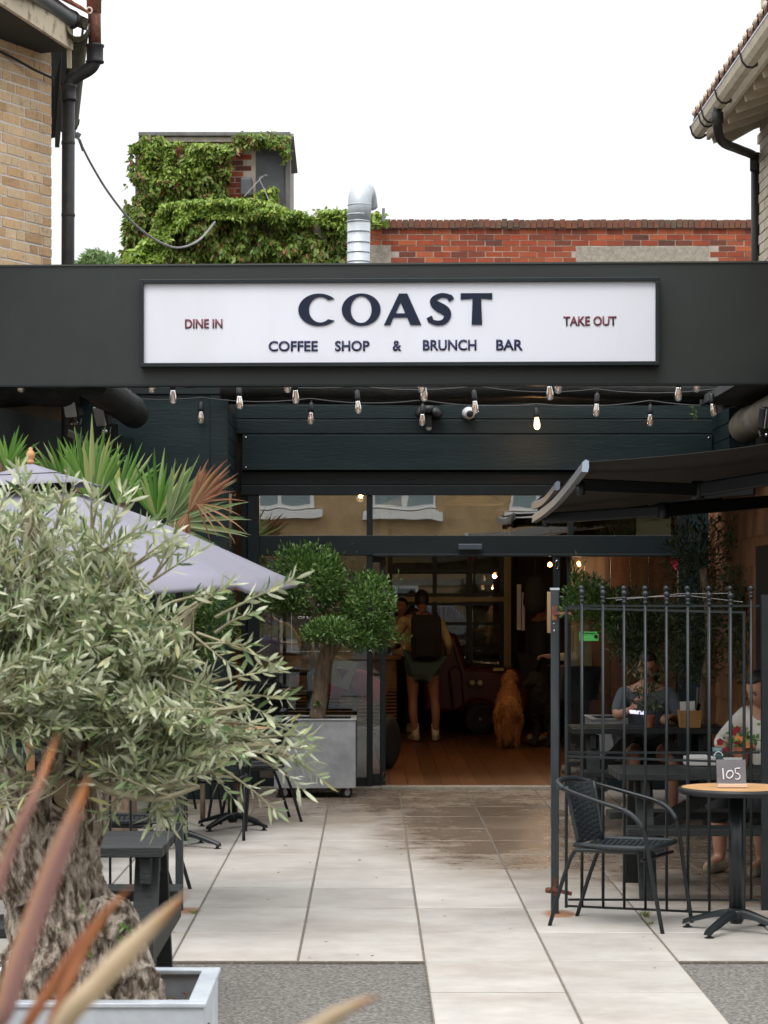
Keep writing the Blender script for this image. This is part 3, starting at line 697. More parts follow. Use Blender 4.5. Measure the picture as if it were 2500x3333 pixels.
o = polyleaves('foliage', [(428, 470), (470, 438), (540, 440), (545, 462), (700, 466), (760, 462), (770, 430), (880, 424), (945, 440), (942, 500), (925, 530), (915, 480), (870, 470), (790, 480), (755, 500), (750, 560), (735, 620), (730, 700), (420, 870), (415, 620)], TY, .32, 9000, .088, .042, K['ivy_leaf'], iv)
polyleaves('foliage', [(800, 640), (850, 610), (905, 600), (910, 690), (800, 700)], TY - .05, .2, 260, .12, .06, K['ivy_bright'], iv)
polyleaves('foliage', [(415, 560), (470, 560), (470, 870), (395, 870)], TY - .1, .4, 1800, .088, .042, K['ivy_leaf'], iv)
polyleaves('foliage', [(425, 470), (545, 455), (760, 470), (690, 560), (460, 600)], TY - .05, .3, 1900, .085, .036, K['ivy_bright'], iv)  # lighter leaves up here put the light from above into the colour
iv2 = thing('creeper', 'bright green creeper mounded over the low wall left of the silver flue', 'creeper', P(800, 870, 30.7))
MB().span((XP(500, 31), 30.75, 0), (XP(1135, 31), 30.99, ZP(720, 31))).build('wall_core', K['mortar_red'], iv2)
polyleaves('foliage', [(470, 880), (478, 800), (505, 720), (525, 664), (600, 652), (740, 650), (840, 648), (890, 662), (945, 690), (1000, 692), (1060, 682), (1132, 684), (1140, 880)], 30.8, .55, 14000, .10, .043, K['ivy_leaf'], iv2, droop=1.2)
polyleaves('foliage', [(470, 880), (478, 800), (505, 720), (525, 664), (600, 650), (740, 646), (840, 644), (890, 660), (945, 686), (1000, 688), (1060, 678), (1132, 680), (1132, 735), (900, 720), (640, 700), (560, 760), (520, 880)], 30.55, .4, 6500, .085, .036, K['ivy_bright'], iv2, droop=.6)  # crest leaves coloured brighter, as if lit from the overcast sky
polyleaves('foliage', [(400, 880), (420, 820), (480, 780), (520, 880)], 30.5, .4, 500, .13, .06, K['ivy_bright'], iv2, droop=.6)
polyleaves('foliage', [(1210, 690), (1250, 695), (1262, 725), (1215, 735)], 30.9, .2, 110, .11, .05, K['ivy_bright'], iv2, droop=.6)
# far tree
ft = thing('tree', 'distant green tree crown showing above the fascia beside the left drainpipe', 'tree', P(320, 880, 45))
MB().tube([Vector((P(320, 880, 45).x, 45, 0)), P(320, 880, 45), P(316, 845, 45)], [.25, .16, .06], 8).build('trunk', K['bark'], ft, smooth=True)
pts = []; ds = []
for cx_, cy_, rx, ry, n in ((310, 850, 46, 36, 900), (275, 868, 40, 22, 500), (350, 862, 40, 30, 600), (232, 876, 22, 14, 200), (395, 868, 40, 26, 500)):
    for i in range(n):
        a = random.uniform(0, 6.28); r = math.sqrt(random.random())
        pts.append(P(cx_ + rx * r * math.cos(a), cy_ + ry * r * math.sin(a), 45 + random.gauss(0, .25))); ds.append((random.gauss(0, 1), random.gauss(0, 1), random.gauss(0, .7)))
leaves('crown', pts, ds, .11, .05, K['tree_leaf'], ft)
# ---------------------------------------------------------------- left house
lh = thing('brick_house', 'buff brick house corner on the left with peeling eaves and a red tiled roof', 'house', (-2.37, 17.5, 0))
Cn = Vector((-2.37, 17.5, 0)); dv = Vector((-.46, -.888, 0)).normalized(); nv = Vector((.888, -.46, 0)).normalized()
zt_ = 5.95
MB().prism([(0, 3.45), (2.2, 3.45), (2.2, zt_), (0, zt_)], Cn + nv * .003, dv, Vector((0, 0, 1)), .2).build('mortar', K['mortar'], lh)
bm = {}
for nm, L in (('s', .2115), ('h', .099)):
    o = MB().box((0, 0, 0), (L, .06, .0615)).build('brick', K['brick_buff'], lh, world=False); bm[nm] = (o.data, L); bpy.data.objects.remove(o)
ang = math.atan2(dv.y, dv.x)
for j in range(29):
    z = 5.93 - j * .0755; u = 0. if j % 2 else -.056; k = j % 2
    while u < 1.35:
        me, L = bm['s' if (k % 3 != 1) else 'h'] if random.random() < .8 else bm['h']; k += 1
        a = max(u, 0); 
        o = bpy.data.objects.new('brick', me); COL.objects.link(o); o.parent = lh
        if u < 0: o.scale = ((L + u) / L, 1, 1)
        pz = Cn + dv * ((a + u + L) / 2 if u < 0 else u + L / 2) + nv * (-.022 + random.gauss(0, .0015)); pz.z = z + random.gauss(0, .0015)
        o.location = pz - lh.location; o.rotation_euler = (0, 0, ang + random.gauss(0, .004)); u += L + .0140
        if u < .02: u = .014 + L - .056
# eaves
e1 = P(232, 128, 17.25); e0 = P(0, -26, 15.9); e00 = e1 + (e0 - e1) * 2
MB().beam(e00, e1, .03, .16).build('barge_board', K['peel'], lh)
MB().add([e1 - Vector((0, 0, .07)), e00 - Vector((0, 0, .07)), e00 - Vector((1.2, -.6, .05)), e1 + Vector((-1.0, .52, -.05))], [(0, 1, 2, 3)]).build('soffit', K['dark_wall'], lh, solid=.02)
MB().beam(P(225, 140, 17.27), P(226, 222, 17.3), .03, .05, (0, 1, 0)).build('corner_post', K['sandpaint'], lh)
MB().tube(cat([P(60, -60, 16.0), P(150, 5, 16.7), P(205, 45, 17.05), P(231, 62, 17.2)]), .062, 14).build('gutter', K['pvc'], lh, smooth=True)
MB().tube([P(226, 60, 17.17), P(234, 64, 17.23)], .07, 14).build('gutter_bracket', K['cast'], lh, smooth=True)
ga, gb = P(252, 76, 17.1), P(222, 402, 20.6)
gm = MB(); k = 10; rows = []
for a in np.linspace(0, math.pi, 8):
    off = Vector((math.cos(a) * .085, 0, -math.sin(a) * .10)); rows.append([ga + off, gb + off])
gm.sheet(rows).build('box_gutter', K['moss_metal'], lh, smooth=True, solid=.008)
MB().beam(P(272, 78, 17.2), P(232, 372, 20.6), .012, .05).build('gutter_lip', K['moss_metal'], lh)
for tt in (.05, .38, .95):
    c = ga.lerp(gb, tt); MB().tube([c + Vector((math.cos(a) * .092, 0, -math.sin(a) * .108)) for a in np.linspace(0, math.pi, 9)], .008, 6).build('gutter_bracket', K['cast'], lh)
MB().beam(P(212, 120, 17.5), P(186, 440, 20.8), .04, .22).build('fascia', K['dark_wall'], lh)
MB().add([P(212, 135, 17.5), P(188, 440, 20.8), P(120, 460, 20.8), P(100, 100, 17.5)], [(0, 1, 2, 3)]).build('soffit', K['dark_wall'], lh, solid=.03)
MB().prism([(0, 0), (.19, -.09), (.17, -.17), (.10, -.14)], P(205, 22, 17.3), (1, 0, 0), (0, 0, 1), -.03).build('verge_board', K['moss_metal'], lh)
rf = MB()
ra, rb_ = P(276, 34, 17.2), P(60, -100, 15.8)
for i in range(7):
    for j in range(4):
        p = ra.lerp(rb_, i / 6) + Vector((-.30 * j, .10 * j, .17 * j)); dirv = (rb_ - ra).normalized()
        MB().box(p + dirv * .02 + Vector((-.14, .05, .085)), (.34, .235, .014), Matrix.Rotation(math.atan2(dirv.y, dirv.x) + R(90), 3, 'Z') @ Matrix.Rotation(R(28), 3, 'Y')).build('roof_tile', K['tile_orange'], lh)
# soil pipe
sp = thing('soil_pipe', 'tall black cast iron drainpipe with a rusty vent top at the left house corner', 'pipe', (P(222, 900, 17.35).x, 17.35, 0))
q = 17.35
MB().tube([Vector((P(222, 900, q).x, q, .02)), P(221, 860, q), P(223, 318, q)], .048, 16).build('main_pipe', K['cast'], sp, smooth=True)
MB().lathe([(.056, -.06), (.062, -.055), (.062, -.045), (.055, -.04), (.055, .035), (.06, .04), (.06, .055), (.05, .06)], P(223, 302, q), 18).build('collar', K['cast'], sp, smooth=True)
MB().tube(cat([P(222, 318, q), P(223, 285, q), P(232, 262, q), P(258, 243, q), P(285, 228, q), P(302, 212, q), P(309, 190, q), P(309, 170, q)]), .050, 16).build('swan_neck', K['cast'], sp, smooth=True)
MB().lathe([(.052, -.075), (.066, -.07), (.070, -.06), (.062, -.05), (.062, .04), (.070, .05), (.070, .062), (.05, .07)], P(309, 174, q), 18).build('collar', K['cast'], sp, smooth=True)
MB().tube([P(309, 158, q), P(307, 34, q)], .0475, 16).build('vent_pipe', K['rust'], sp, smooth=True)
MB().lathe([(.050, -.05), (.055, -.045), (.055, .045), (.058, .05), (.058, .06), (.045, .06)], P(306, 22, q), 18).build('vent_collar', K['rust'], sp, smooth=True)
MB().tube([P(291, 34, 17.28) + Vector((.02 * math.cos(a), 0, .022 * math.sin(a))) for a in np.linspace(0, 2 * math.pi, 12)], .006, 6).build('ring', K['sandpaint'], sp)
for py in (465, 700): MB().lathe([(.05, -.012), (.052, 0), (.05, .012)], P(222, py, q), 16).build('joint_ring', K['cast'], sp)
cb = MB().tube(cat([P(-40, 152, 16.85), P(0, 167, 16.93), P(60, 198, 17.06), P(110, 226, 17.18), P(160, 249, 17.34), P(171, 256, 17.36), P(172, 282, 17.38)]), .010, 8).build('cable', K['cable'], None, smooth=True)
tag(cb, 'thick black cable running down across the buff brick wall', 'cable')
pts = [(228, 395, 17.6), (238, 418, 18), (250, 442, 18.3), (266, 474, 18.8), (300, 540, 20), (352, 625, 22), (420, 712, 24.5), (480, 764, 26), (530, 793, 27.3), (575, 806, 28.2), (620, 797, 29), (660, 771, 29.6), (700, 722, 30.2)]
sc = tag(MB().tube(cat([P(*p) for p in pts], 5), [.008 + .006 * min(1, i / 40) for i in range(61)], 6).build('overhead_wire', K['cable_grey']), 'slack grey service wire sagging from the left eaves to the green creeper', 'wire')
MB().box(P(253, 442, 18.3), (.035, .03, .05), (0, .5, 0)).build('clamp', K['alu'], sc)
MB().tube(cat([P(258, 455, 18.4), P(264, 470, 18.7), P(270, 488, 18.9)]), .013, 6).build('splice', K['cable_grey'], sc)

# ---------------------------------------------------------------- right house
rh = thing('painted_house', 'cream painted brick house on the right with pantiled eaves and ogee gutter', 'house', (2.9, 17.5, 0))
WX = 2.895; EX, EZ = 2.42, 5.16
MB().span((WX, 12, 3.36), (WX + .2, 17.5, 6.4)).build('wall', K['sandpaint'], rh)
me = MB().box((0, 0, 0), (.03, .216, .066)).build('brick', K['sandpaint'], rh, world=False); bme = me.data; bpy.data.objects.remove(me)
for j in range(22):
    for i in range(4):
        o = bpy.data.objects.new('brick', bme); COL.objects.link(o); o.parent = rh
        o.location = Vector((WX - .011 + random.gauss(0, .001), 17.5 - .108 - i * .226 - (j % 2) * .113, 3.9 + j * .0755)) - rh.location
        if j % 2 == 1 and i == 0: pass
gy0, gy1 = 11.5, 17.52
prof = [(-.045, .042), (-.038, .015), (-.032, -.008), (-.008, -.036), (.022, -.04), (.04, -.03)]
rows = [[Vector((EX + a, gy0, EZ + b)), Vector((EX + a, gy1, EZ + b))] for a, b in prof]
MB().sheet(rows).build('gutter', K['sandpaint'], rh, solid=.006)
MB().beam((EX - .046, gy0, EZ + .044), (EX - .046, gy1, EZ + .044), .010, .012).build('gutter_lip', K['galv'], rh)
MB().prism([(a, b) for a, b in prof] + [(.05, .055)], (EX, gy1, EZ), (1, 0, 0), (0, 0, 1), -.006).build('gutter_end', K['sandpaint'], rh)
for y in (17.45, 17.02, 16.86, 16.2, 15.1, 14.0):
    MB().tube([Vector((EX + a * 1.12, y, EZ + b * 1.12)) for a, b in prof] + [Vector((EX + .10, y, EZ + .0))], .011, 6).build('gutter_bracket', K['cast'], rh)
MB().span((EX + .06, gy0, EZ - .07), (EX + .085, 17.4, EZ + .08)).build('fascia', K['sandpaint'], rh)
for i in range(15):
    y = 17.36 - i * .37
    MB().beam((EX + .088, y, EZ - .04), (WX + .15, y, EZ + .15), .05, .13, (0, 0, 1)).build('rafter', K['sandpaint'], rh)
MB().add([(EX + .05, gy0, EZ + .055), (EX + .05, 17.44, EZ + .055), (WX + .25, 17.44, EZ + .265), (WX + .25, gy0, EZ + .265)], [(0, 1, 2, 3)]).build('soffit', K['sandpaint'], rh, solid=.02)
MB().beam(P(2350, 470, 17.4), P(2476, 400, 17.42), .03, .10, (0, 1, 0)).build('soffit_board', K['sandpaint'], rh)
tl = MB()
n = 9; prof2 = [(-.11, 0), (-.08, .045), (-.035, .068), (.01, .045), (.045, 0), (.08, -.012), (.11, -.005)]
rows = [[Vector((0, a, b)), Vector((.38, a, b + .19))] for a, b in prof2]
o = tl.sheet(rows).build('roof_tile', K['tile_roof'], rh, world=False, solid=.016); tme = o.data; bpy.data.objects.remove(o)
pl = MB().lathe([(.026, 0), (.024, .012), (.012, .02)], (0, -.03, .012), 10, (0, R(-75), 0)).build('mortar_plug', K['sandpaint'], rh, world=False); plm = pl.data; bpy.data.objects.remove(pl)
for i in range(28):
    for j in range(2):
        o = bpy.data.objects.new('roof_tile', tme); COL.objects.link(o); o.parent = rh
        o.location = Vector((EX - .03 + j * .30 + random.gauss(0, .004), 17.38 - i * .198, EZ + .10 + j * .155)) - rh.location
        m = o.modifiers.new('s', 'SOLIDIFY'); m.thickness = .026
        if j == 0:
            c = bpy.data.objects.new('mortar_plug', plm); COL.objects.link(c); c.parent = rh; c.location = o.location + Vector((-.004, 0, .01))
MB().beam(P(2270, 392, 17.75), P(2320, 350, 17.75), .22, .03, (0, .2, 1)).build('verge_tile', K['tile_roof'], rh)
dp = thing('drainpipe', 'black cast iron downpipe with swan neck below the right gutter', 'pipe', (P(2461, 870, 17.46).x, 17.46, 0))
q = 17.46
MB().tube(cat([(EX, 16.45, EZ - .03), (EX, 16.45, EZ - .15), P(2350, 460, 16.6), P(2400, 484, 17.0), P(2446, 502, 17.38), P(2458, 514, 17.45), P(2460, 540, q)], 5), .033, 14).build('swan_neck', K['cast'], dp, smooth=True)
MB().tube([P(2460, 530, q), P(2461, 880, q), Vector((P(2461, 900, q).x, q, 3.46))], .036, 14).build('main_pipe', K['cast'], dp, smooth=True)
MB().lathe([(.036, -.07), (.044, -.06), (.044, .05), (.048, .055), (.048, .065), (.03, .07)], P(2460, 528, q), 16).build('collar', K['cast'], dp, smooth=True)
MB().lathe([(.036, -.04), (.044, -.03), (.044, .04), (.03, .045)], (EX, 16.45, EZ - .10), 16).build('collar', K['cast'], dp, smooth=True)
MB().box(P(2478, 524, q), (.06, .08, .07)).build('wall_bracket', K['cast'], dp, bevel=.01)

# single storey lean-tos that carry the yard side walls
lr = thing('lean_to', 'dark flat roofed lean-to under the painted house on the right', 'outbuilding', (3.6, 17, 0))
MB().span((2.78, 12, 3.33), (4.6, 19.9, 3.40)).build('roof', K['slate'], lr); MB().span((3.25, 12, 0), (3.35, 19.9, 3.325)).build('wall', K['dark_wall'], lr)
lq = thing('lean_to', 'dark flat roofed lean-to under the buff brick house on the left', 'outbuilding', (-3.2, 17, 0))
MB().span((-4.6, 16.75, 3.42), (-2.30, 19.9, 3.47)).build('roof', K['slate'], lq)
MB().beam((-3.2, 16.75, 1.70), (-2.50, 19.9, 1.70), .06, 3.4).build('wall', K['brown_wall'], lq)
# ---------------------------------------------------------------- side walls of the courtyard
def shingle_wall(root, a, b, zs, wmin, mat, zclip=None, n_off=.0):
    a = Vector(a); b = Vector(b); d = (b - a); Lw = d.length; d.normalize(); nrm = Vector((d.y, -d.x, 0))
    if nrm.dot(Vector((0, 0, 0)) - (a + b) / 2 + Vector((0, 0, 0))) < 0: nrm = -nrm
    ms = []
    for w in (.11, .14, .17, .20):
        m = MB(); hw = w / 2 - .004; hh = .14
        m.add([(-hw, 0, -hh), (hw, 0, -hh), (hw, .02, -hh), (-hw, .02, -hh), (-hw, .0, hh), (hw, .0, hh), (hw, .004, hh), (-hw, .004, hh)],
              [(0, 1, 5, 4), (1, 2, 6, 5), (2, 3, 7, 6), (3, 0, 4, 7), (4, 5, 6, 7), (3, 2, 1, 0)])
        o = m.build('shingle', mat, root, world=False); ms.append((o.data, w)); bpy.data.objects.remove(o)
    ro = root_loc(root); ang = math.atan2(d.y, d.x); flip = 0 if Vector((-math.sin(ang), math.cos(ang), 0)).dot(nrm) > 0 else math.pi
    cnt = 0
    for z in zs:
        u = random.uniform(-.1, 0)
        while u < Lw:
            me, w = random.choice(ms); c = a + d * (u + w / 2); u += w
            if zclip and not zclip(c, z): continue
            o = bpy.data.objects.new('shingle', me); COL.objects.link(o); o.parent = root
            o.location = Vector((c.x, c.y, z + .14 + random.gauss(0, .004))) + nrm * (n_off + random.uniform(0, .003)) - ro
            o.rotation_euler = (0, 0, ang + flip); cnt += 1
    return cnt
rs = thing('shingled_wall', 'orange brown cedar shingle wall in shade on the right of the terrace', 'wall', (2.9, 17.5, 0))
MB().span((2.93, 12.5, 0), (3.03, 19.93, 2.75)).build('core', K['brown_wall'], rs)
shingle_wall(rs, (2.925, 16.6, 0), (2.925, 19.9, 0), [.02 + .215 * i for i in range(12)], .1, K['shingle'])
MB().span((2.86, 19.86, 0), (2.93, 19.94, 2.62)).build('corner_board', K['shingle'], rs)
MB().span((2.90, 17.0, .95), (2.915, 17.75, 2.1)).build('window_recess', K['dark_wall'], rs)
ls = thing('shingled_wall', 'pale cedar shingle wall with a black top board behind the palm leaves', 'wall', (-2.4, 18, 0))
la, lb = Vector((-2.86, 15.6, 0)), Vector((-2.06, 19.93, 0))
MB().prism([(0, 0), ((lb - la).length, 0), ((lb - la).length, 2.85), (0, 2.85)], la + Vector((-.03, 0, 0)), (lb - la).normalized(), (0, 0, 1), -.1).build('core', K['brown_wall'], ls)
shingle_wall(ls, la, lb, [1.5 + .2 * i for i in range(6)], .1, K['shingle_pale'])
MB().beam(la + Vector((.05, 0, 2.90)), lb + Vector((.05, 0, 2.90)), .03, .31).build('top_board', K['black_paint'], ls)
for z in np.arange(.1, 1.5, .2): MB().beam(la + Vector((.0, 0, z)), lb + Vector((.0, 0, z)), .03, .19).build('siding_board', K['board_side'], ls)
for nm, pts, r, mt, lab in (
    ('log_beam', [(-1.985, 16.75, 3.25), (-1.955, 19.55, 3.24)], .125, 'log', 'dark round log beam running back under the canopy, carrying the two spotlights'),
    ('log_beam', [(-4, 17.3, 3.22), (-2.12, 17.3, 3.235)], .12, 'log', 'dark round log beam end butting in from the far left under the fascia'),
    ('log_beam', [(3.10, 16.95, 3.15), (3.07, 19.4, 3.12)], .13, 'log_pale', 'pale weathered log beam end above the black awning')):
    k = 10; pp = [Vector(pts[0]).lerp(Vector(pts[1]), i / k) + Vector((0, 0, .008 * math.sin(i * 1.7))) for i in range(k + 1)]
    o = tag(MB().tube(pp, [r * (1 + .04 * math.sin(i * 2.3)) for i in range(k + 1)], 18).build(nm, K[mt], None, smooth=True), lab, 'beam')
    o.modifiers.new('e', 'EDGE_SPLIT').split_angle = R(50)
lp = thing('timber_post', 'square dark timber post below the spotlit log beam', 'post', (-2.15, 19.2, 0))
MB().span((-2.24, 19.1, 0), (-2.06, 19.28, 3.12)).build('post', K['black_paint'], lp)

# spotlights
def spotlight(loc, rz, tilt, label):
    t = thing('spotlight', label, 'light', loc, rz, 'grey floodlights on the log beams')
    rot = Euler((tilt, 0, 0)).to_matrix()
    b = MB().box((0, 0, 0), (.125, .07, .17), rot).build('housing', K['dark_plastic'], t, world=False, bevel=.015)
    MB().box(rot @ Vector((0, -.042, .0)), (.115, .014, .15), rot).build('front', K['grey_plastic'], t, world=False, bevel=.006)
    MB().tube([(-.05, .03, -.09), (-.05, .02, -.13), (.05, .02, -.13), (.05, .03, -.09)], .006, 6).build('bracket', K['alu'], t, world=False)
    for x in (-.01, .03): MB().lathe([(.012, -.012), (.016, 0), (.012, .012)], (x, -.01, -.125), 8).build('wing_nut', K['chrome'], t, world=False)
spotlight(P(240, 1322, 17.3), R(-38), R(12), 'grey floodlight nearest the fascia on the left log beam')
spotlight(P(338, 1352, 18.2), R(-45), R(14), 'grey floodlight farther along the left log beam')
spotlight(P(2496, 1362, 17.6), R(35), R(10), 'grey floodlight fixed to the pale log on the right')
sw = tag(MB().beam(P(222, 1408, 17.2), P(268, 1430, 17.2), .07, .015, (0, .6, 1)).build('small_solar_panel', K['alu']), 'small tilted grey solar panel above the palm fronds', 'solar panel')
# security lights on siding
se = thing('security_light', 'black twin headed security light with sensor on the siding', 'light', P(1395, 1345, FB))
MB().box(P(1396, 1340, FB - .045), (.10, .03, .10)).build('back_plate', K['dark_plastic'], se, bevel=.008)
for px, a in ((1372, -.5), (1420, .5)):
    MB().lathe([(.02, -.05), (.05, -.04), (.055, .03), (.045, .045)], P(px, 1345, FB - .10), 14, (R(70), 0, a)).build('lamp_head', K['dark_plastic'], se, smooth=True)
MB().lathe([(.025, -.05), (.045, -.04), (.05, .03), (.045, .04)], P(1396, 1332, FB - .10), 14, (R(70), 0, 0)).build('lamp_head', K['dark_plastic'], se, smooth=True)
MB().span(P(1387, 1390, FB - .12), P(1405, 1352, FB - .06)).build('sensor_arm', K['dark_plastic'], se)
MB().lathe([(.0, -.03), (.02, -.02), (.026, 0), (.02, .015)], P(1396, 1392, FB - .09), 12).build('sensor_lens', K['grey_plastic'], se, smooth=True)
cv = thing('security_camera', 'white dome security camera with a black lens on the siding', 'camera', P(1527, 1346, FB))
MB().lathe([(.045, -.05), (.056, -.03), (.058, .0), (.05, .03), (.03, .05), (.022, .052)], P(1526, 1345, FB - .07), 20, (R(92), 0, R(8))).build('dome', K['camera_white'], cv, smooth=True)
MB().lathe([(.03, 0), (.03, .01), (.015, .016)], P(1529, 1347, FB - .118), 16, (R(92), 0, R(8))).build('lens', K['dark_plastic'], cv, smooth=True)
wd = thing('climber_sprig', 'tiny green creeper sprig dangling before the siding boards', 'plant', P(2262, 1345, 19.8))
MB().tube(cat([P(2252, 1318, 19.8), P(2258, 1330, 19.8), P(2263, 1350, 19.8), P(2266, 1369, 19.8)]), .003, 5).build('stem', K['twig'], wd)
pp = [P(x, y, 19.78) for x, y in ((2250, 1320), (2264, 1334), (2268, 1333), (2257, 1346), (2252, 1347), (2266, 1356), (2270, 1357), (2254, 1322))]
leaves('leaf_cluster', pp * 2, [(random.gauss(0, 1), -.5, random.gauss(-.3, .5)) for _ in pp * 2], .035, .018, K['ivy_bright'], wd)

# ---------------------------------------------------------------- festoon lights
bp = thing('light_bulb', 'x', 'light bulb', (0, 0, 0), 0, 'clear festoon bulbs under the fascia')
MB().lathe([(.006, .155), (.012, .15), (.02, .14), (.021, .10), (.0225, .095), (.0225, .075), (.019, .07)], n=14).build('socket', K['dark_plastic'], bp, world=False, smooth=True)
MB().lathe([(.016, .072), (.019, .055), (.026, .02), (.0275, .0), (.025, -.018), (.016, -.031), (.004, -.035)], n=16).build('glass', K['bulb_glass'], bp, world=False, smooth=True)
fm = MB()
for dx in (-.006, .006): fm.tube([(dx, 0, -.012), (dx * .7, 0, .05)], .0024, 5)
fm.build('filament', K['filament'], bp, world=False)
MB().tube([(0, 0, .15), (.002, 0, .185)], .004, 5).build('drop_wire', K['cable'], bp, world=False)
B = [(45, 838), (328, 838), (621, 838), (911, 838), (1206, 840), (1505, 837), (158, 860), (213, 882), (278, 884), (374, 862), (518, 874), (639, 862), (774, 884), (916, 857), (1027, 884), (1188, 854), (1288, 890), (1465, 856), (1541, 890), (434, 906), (671, 908), (912, 911), (1160, 919), (1404, 912), (1636, 918)]
lab = ['bulb at the far left tucked under the fascia edge', 'bulb half hidden by the fascia below the sign left corner', 'bulb half hidden by the fascia, below COFFEE SHOP', 'half hidden bulb under the ampersand, above another bulb', 'half hidden bulb just right of a lower bulb, below BAR',
       'half hidden bulb near the sign right corner', 'bulb in front of the near left floodlight', 'bulb in front of the farther left floodlight', 'bulb at the far end of the left log beam', 'bulb in front of the plain dark panel left of the siding', 'bulb beside the left siding corner', 'bulb under the sign between two strings, left of centre',
       'bulb hanging alone below the word SHOP', 'bulb directly below the half hidden one under the ampersand', 'bulb overlapping the white dome camera', 'bulb left of the half hidden one below BAR', 'bulb right of the glowing one, over bare siding', 'bulb upper left of the right siding corner', 'bulb at the right siding corner',
       'low bulb in front of the left dark wall panel', 'low bulb over the left end of the siding', 'low bulb in front of the black security light', 'glowing', 'low bulb above the awning, right of centre', 'bulb at the far right beside the pale log']
rowsB = {}
for i, (x, y) in enumerate(B):
    py = y * 1.5069; px = x * 1.5069
    yy = min(max((3.212 - EYE) * F / (CY - py), 16.65), 20.2)
    if i < 6: yy = 16.80
    o = bp if i == 0 else copy_tree(bp)
    o.location = P(px, py, yy); o.rotation_euler = (random.gauss(0, .05), random.gauss(0, .05), random.uniform(0, 3))
    o['label'] = ('clear ' + lab[i]) if i != 22 else 'one lit festoon bulb glowing warm orange among the unlit ones'
    if i == 22:
        for c in o.children:
            if c.name.startswith('filament'):
                c.data = c.data.copy(); c.data.materials[0] = K['hot']
            if c.name.startswith('glass'):
                c.data = c.data.copy(); c.data.materials[0] = K['lit_glass']
        ll = bpy.data.lights.new('bulb_light', 'POINT'); ll.energy = 3; ll.color = (1, .5, .2); ll.shadow_soft_size = .025
        lo = bpy.data.objects.new('bulb_light', ll); COL.objects.link(lo); lo.location = o.location + Vector((0, -.03, -.06))
    rowsB.setdefault(0 if i < 6 else (1 if i in (6, 9, 11, 13, 15, 17) else (2 if i in (7, 8, 10, 12, 14, 16, 18) else 3)), []).append(o.location.copy())
for k, (nm, tops) in enumerate(zip(('behind the fascia edge', 'of the second row of festoon bulbs', 'of the third row of festoon bulbs', 'nearest the siding with the glowing bulb'), (0, 1, 2, 3))):
    pts = sorted(rowsB[k], key=lambda v: v.x); c = []
    pts = [pts[0] + Vector((-.8, 0, .02))] + pts + [pts[-1] + Vector((.8, 0, .02))]
    for i in range(len(pts) - 1):
        a, b = pts[i], pts[i + 1]; dl = (b - a).length
        for t in np.linspace(0, 1, 7)[:-1]: c.append(a.lerp(b, t) + Vector((0, 0, .185 - .035 * 4 * t * (1 - t) * min(dl, 1.2))))
    tag(MB().tube(c, .0055, 5).build('light_string_cable', K['cable']), 'black festoon cable ' + nm, 'cable', 'festoon cables under the canopy')

# ---------------------------------------------------------------- awnings
def awning(y0, y1, xb, z0, z1, label, slope, gap):
    t = thing('awning', label, 'awning', (2.8, (y0 + y1) / 2, 2.5), 0, 'folding arm awnings on the right wall')
    xw = 2.86; rise = slope * (xw - xb)
    a, b = Vector((xb, y0, z0)), Vector((xb, y1, z1)); c, d = Vector((xw, y1, z1 + rise)), Vector((xw, y0, z0 + rise))
    n = 12; rows = []
    for i in range(n + 1):
        u = i / n; sag = -.035 * math.sin(math.pi * u)
        rows.append([a.lerp(b, v).lerp(d.lerp(c, v), u) + Vector((0, 0, sag + .02)) for v in np.linspace(0, 1, 9)])
    MB().sheet(rows).build('fabric', K['awning'], t, smooth=True, solid=.003)
    dirn = (b - a).normalized()
    prof = [(-.022, -.034), (.012, -.036), (.018, -.012), (.018, .026), (.0, .034), (-.018, .018)]
    m = MB(); rws = [[a.lerp(b, w) + Vector((p, 0, q - .035 * math.sin(math.pi * w))) for w in np.linspace(0, 1, 9)] for p, q in prof + prof[:1]]
    m.sheet(rws).build('front_bar', K['alu'], t)
    for e, s in ((a, -1), (b, 1)):
        MB().prism(prof, e + dirn * (.012 * s), (1, 0, 0), (0, 0, 1), .012).build('end_cap', M('cap', (.30, .36, .45), .4), t)
    L = (b - a).length
    for f, s in ((.16, 1), (.84, -1)):
        p0 = a.lerp(b, f) + Vector((.03, 0, -.05)); pe = a.lerp(b, f + .13 * s) + Vector((.78, 0, -.09 + slope * .4)); pw = Vector((xw, a.lerp(b, f).y, a.lerp(b, f).z + rise - .15))
        MB().beam(p0, pe, .045, .075).build('arm', K['awn_arm'], t, bevel=.01); MB().beam(pe, pw, .05, .085).build('arm', K['awn_arm'], t, bevel=.01)
        MB().lathe([(.03, -.055), (.038, -.05), (.038, .05), (.03, .055)], pe, 12).build('elbow', K['awn_arm'], t, smooth=True)
        MB().lathe([(.02, -.05), (.028, -.04), (.028, .03)], p0 - Vector((0, 0, .01)), 10).build('arm_joint', K['awn_arm'], t, smooth=True)
    MB().span((xw, y0, z0 + rise - .12), (xw + .14, y1, z0 + rise + .08)).build('cassette', K['awn_arm'], t)
awning(13.0, 16.95, 1.185, 2.45, 2.29, 'nearer black folding arm awning over the right terrace', .135, 0)
awning(17.15, 19.6, 1.36, 2.53, 2.48, 'farther black folding arm awning next to the shop front', .10, 0)
